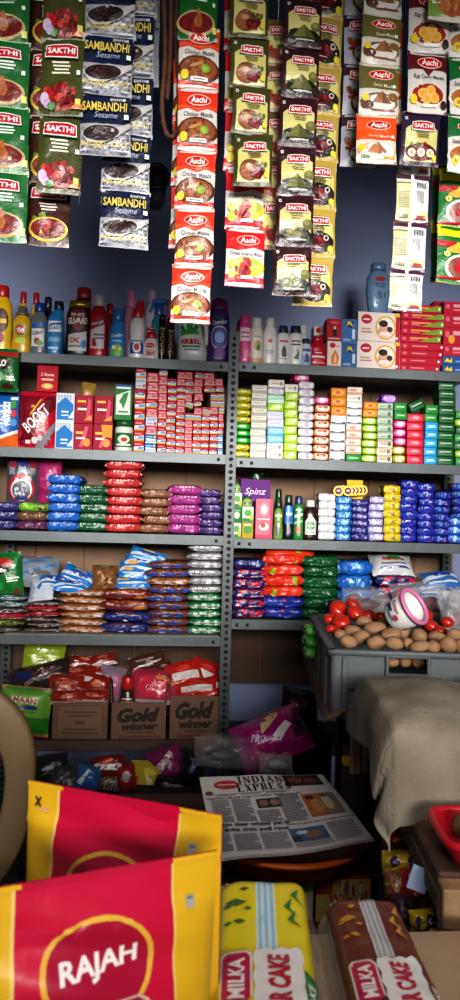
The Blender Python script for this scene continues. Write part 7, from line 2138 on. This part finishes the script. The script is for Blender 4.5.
def cake(label, c, xl0, xl1, xn0, xn1, yf_, yn, seed, h, base, dark, stripe_c, badge, cakew):
    """long wrapped cake pack lying on the counter; far edge px xl0..xl1 at yf_, near edge px xn0..xn1 at yn"""
    z = ZCT + h
    F0, F1 = atz(xl0, yf_, z), atz(xl1, yf_, z)
    N0, N1 = atz(xn0, yn, z), atz(xn1, yn, z)
    ext = 1.75
    N0, N1 = F0 + (N0 - F0) * ext, F1 + (N1 - F1) * ext
    root = thing('cake_pack', label, 'cake pack', ((F0 + F1 + N0 + N1) / 4).xy.to_3d() + Vector((0, 0, ZCT)))
    org = root.location

    def grid_pt(u, v):
        return (N0 * (1 - u) + N1 * u) * (1 - v) + (F0 * (1 - u) + F1 * u) * v - org

    def edge(u):
        return max(0., 1 - abs(2 * u - 1) ** 6) ** .5

    def surf(u, v, e):
        p = grid_pt(u, v)
        p.z = h * (.62 + .38 * edge(u) * max(.0, 1 - max(0., (v - .93) / .07) ** 3 * .5)) + .0018 * nz(u * 6, v * 16, 0, seed) + e
        return p
    nu, nv = 24, 40
    mb = MB()
    fin = dict(rough=.3, bump=.12, bs=60.)
    vs = [surf(i / nu, j / nv, 0) for j in range(nv + 1) for i in range(nu + 1)]
    fs = [(j * (nu + 1) + i, j * (nu + 1) + i + 1, (j + 1) * (nu + 1) + i + 1, (j + 1) * (nu + 1) + i) for j in range(nv) for i in range(nu)]
    mb.add(vs, fs, M(base, **fin))
    # sides and base
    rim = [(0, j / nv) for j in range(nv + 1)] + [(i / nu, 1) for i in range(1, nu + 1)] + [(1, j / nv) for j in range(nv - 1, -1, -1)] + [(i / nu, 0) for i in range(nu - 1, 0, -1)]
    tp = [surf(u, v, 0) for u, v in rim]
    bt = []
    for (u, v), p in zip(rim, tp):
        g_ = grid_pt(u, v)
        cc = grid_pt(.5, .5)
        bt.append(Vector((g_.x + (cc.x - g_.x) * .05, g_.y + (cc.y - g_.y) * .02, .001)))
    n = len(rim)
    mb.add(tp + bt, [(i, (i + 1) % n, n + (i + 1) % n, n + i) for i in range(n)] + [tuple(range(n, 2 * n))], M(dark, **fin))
    W = (F1 - F0).length
    Lh = (F0 - N0).length
    asp = Lh / W
    ops = [('r', .42, 0, .62, 1, stripe_c)] + [('r', .42 + .033 * k, 0, .43 + .033 * k, 1, 'e4ecf0' if k % 2 == 0 else '8aa8b8') for k in range(7)]
    # leaf / choco pieces
    pc = badge['bits']
    for (x, y, r_) in ((.2, .85, .12), (.29, .92, .06), (.11, .83, .06), (.24, .75, .07), (.33, .81, .05), (.12, .74, .05)):
        ops.append(('p', [(x - r_, y), (x, y - r_ / asp * .7), (x + r_, y), (x, y + r_ / asp * .7)], pc))
    for (x, y) in ((.72, .82), (.8, .88), (.75, .76)):
        ops.append(('p', [(x, y), (x + .16, y - .045), (x + .07, y - .006), (x + .1, y + .045)], badge['bits2']))
    y0 = .3
    # zigzag badge with vertical lettering
    zig = []
    nz_ = 9
    x0, x1, ya, yb = .40, .86, .33, .615
    for k in range(nz_):
        zig.append((x0 - (.025 if k % 2 else 0), ya + (yb - ya) * k / (nz_ - 1)))
    for k in range(6):
        zig.append((x0 + (x1 - x0) * (k + .5) / 6, yb + (.012 if k % 2 else 0)))
    for k in range(nz_):
        zig.append((x1 + (.025 if k % 2 else 0), yb - (yb - ya) * k / (nz_ - 1)))
    ops += [('p', zig, 'e2dcd8'), ('t', 'BAR CAKE', .63, .475, .235 * asp, .22 / asp, 'b51f3a', math.pi / 2, 0, .045, asp)]
    # red name panel on the left
    pn = [(.08, .42), (.31, .42), (.35, .435), (.35, .585), (.31, .6), (.12, .6), (.08, .585)]
    ops += [('p', [(a + (.02 if a > .2 else -.02), b + (.008 if b > .4 else -.008)) for a, b in pn], 'e2d4d0'), ('p', pn, 'b81f48'), ('t', 'MILKA', .215, .505, .15 * asp, .16 / asp, 'ecdfdc', math.pi / 2, 0, .035, asp)]
    ops += [('p', [(.88, .34), (.99, .34), (.99, .52), (.88, .54)], badge['tag']), ('t', cakew, .935, .44, .1 * asp, .07 / asp, 'e8ece0', math.pi / 2, 0, .02, asp)]
    ops += [('r', .03, .955, .11, .975, 'd8d4cc'), ('e', .07, .965, .02, .006, '5a4a3a')]
    print_on(mb, ops, surf, grid=(24, 40), eps=.00008, lift=.0006, fin=fin)
    mb.build('wrapper', root)
    # clear crimped end of the film at the far end
    mb = MB()
    vs = []
    for i in range(nu + 1):
        for k in range(4):
            p = surf(i / nu, 1, 0)
            d = (F0 - N0).normalized()
            p = p + d * (.008 * k) + Vector((0, 0, -.010 * k + .006 * nz(i * .6, k, 0, seed)))
            p.z = max(p.z, .002)
            vs.append(p)
    mb.add(vs, [(i * 4 + k, i * 4 + k + 1, i * 4 + 5 + k, i * 4 + 4 + k) for i in range(nu) for k in range(3)], clear_film('b8b0a4', .45))
    for sd in (0, 1):
        vs = []
        for j in range(nv + 1):
            for k in range(4):
                p = surf(sd, j / nv, 0)
                p.x += (1 if sd else -1) * (.0035 * k + .002 * nz(j * .5, k, 1, seed))
                p.z = max(.002, p.z * (1 - .25 * k) + .004 * nz(j * .4, k, 0, seed))
                vs.append(p)
        mb.add(vs, [(j * 4 + k, j * 4 + k + 1, j * 4 + 5 + k, j * 4 + 4 + k) for j in range(nv) for k in range(3)], clear_film('b8b0a4', .45))
    mb.build('clear_film', root)


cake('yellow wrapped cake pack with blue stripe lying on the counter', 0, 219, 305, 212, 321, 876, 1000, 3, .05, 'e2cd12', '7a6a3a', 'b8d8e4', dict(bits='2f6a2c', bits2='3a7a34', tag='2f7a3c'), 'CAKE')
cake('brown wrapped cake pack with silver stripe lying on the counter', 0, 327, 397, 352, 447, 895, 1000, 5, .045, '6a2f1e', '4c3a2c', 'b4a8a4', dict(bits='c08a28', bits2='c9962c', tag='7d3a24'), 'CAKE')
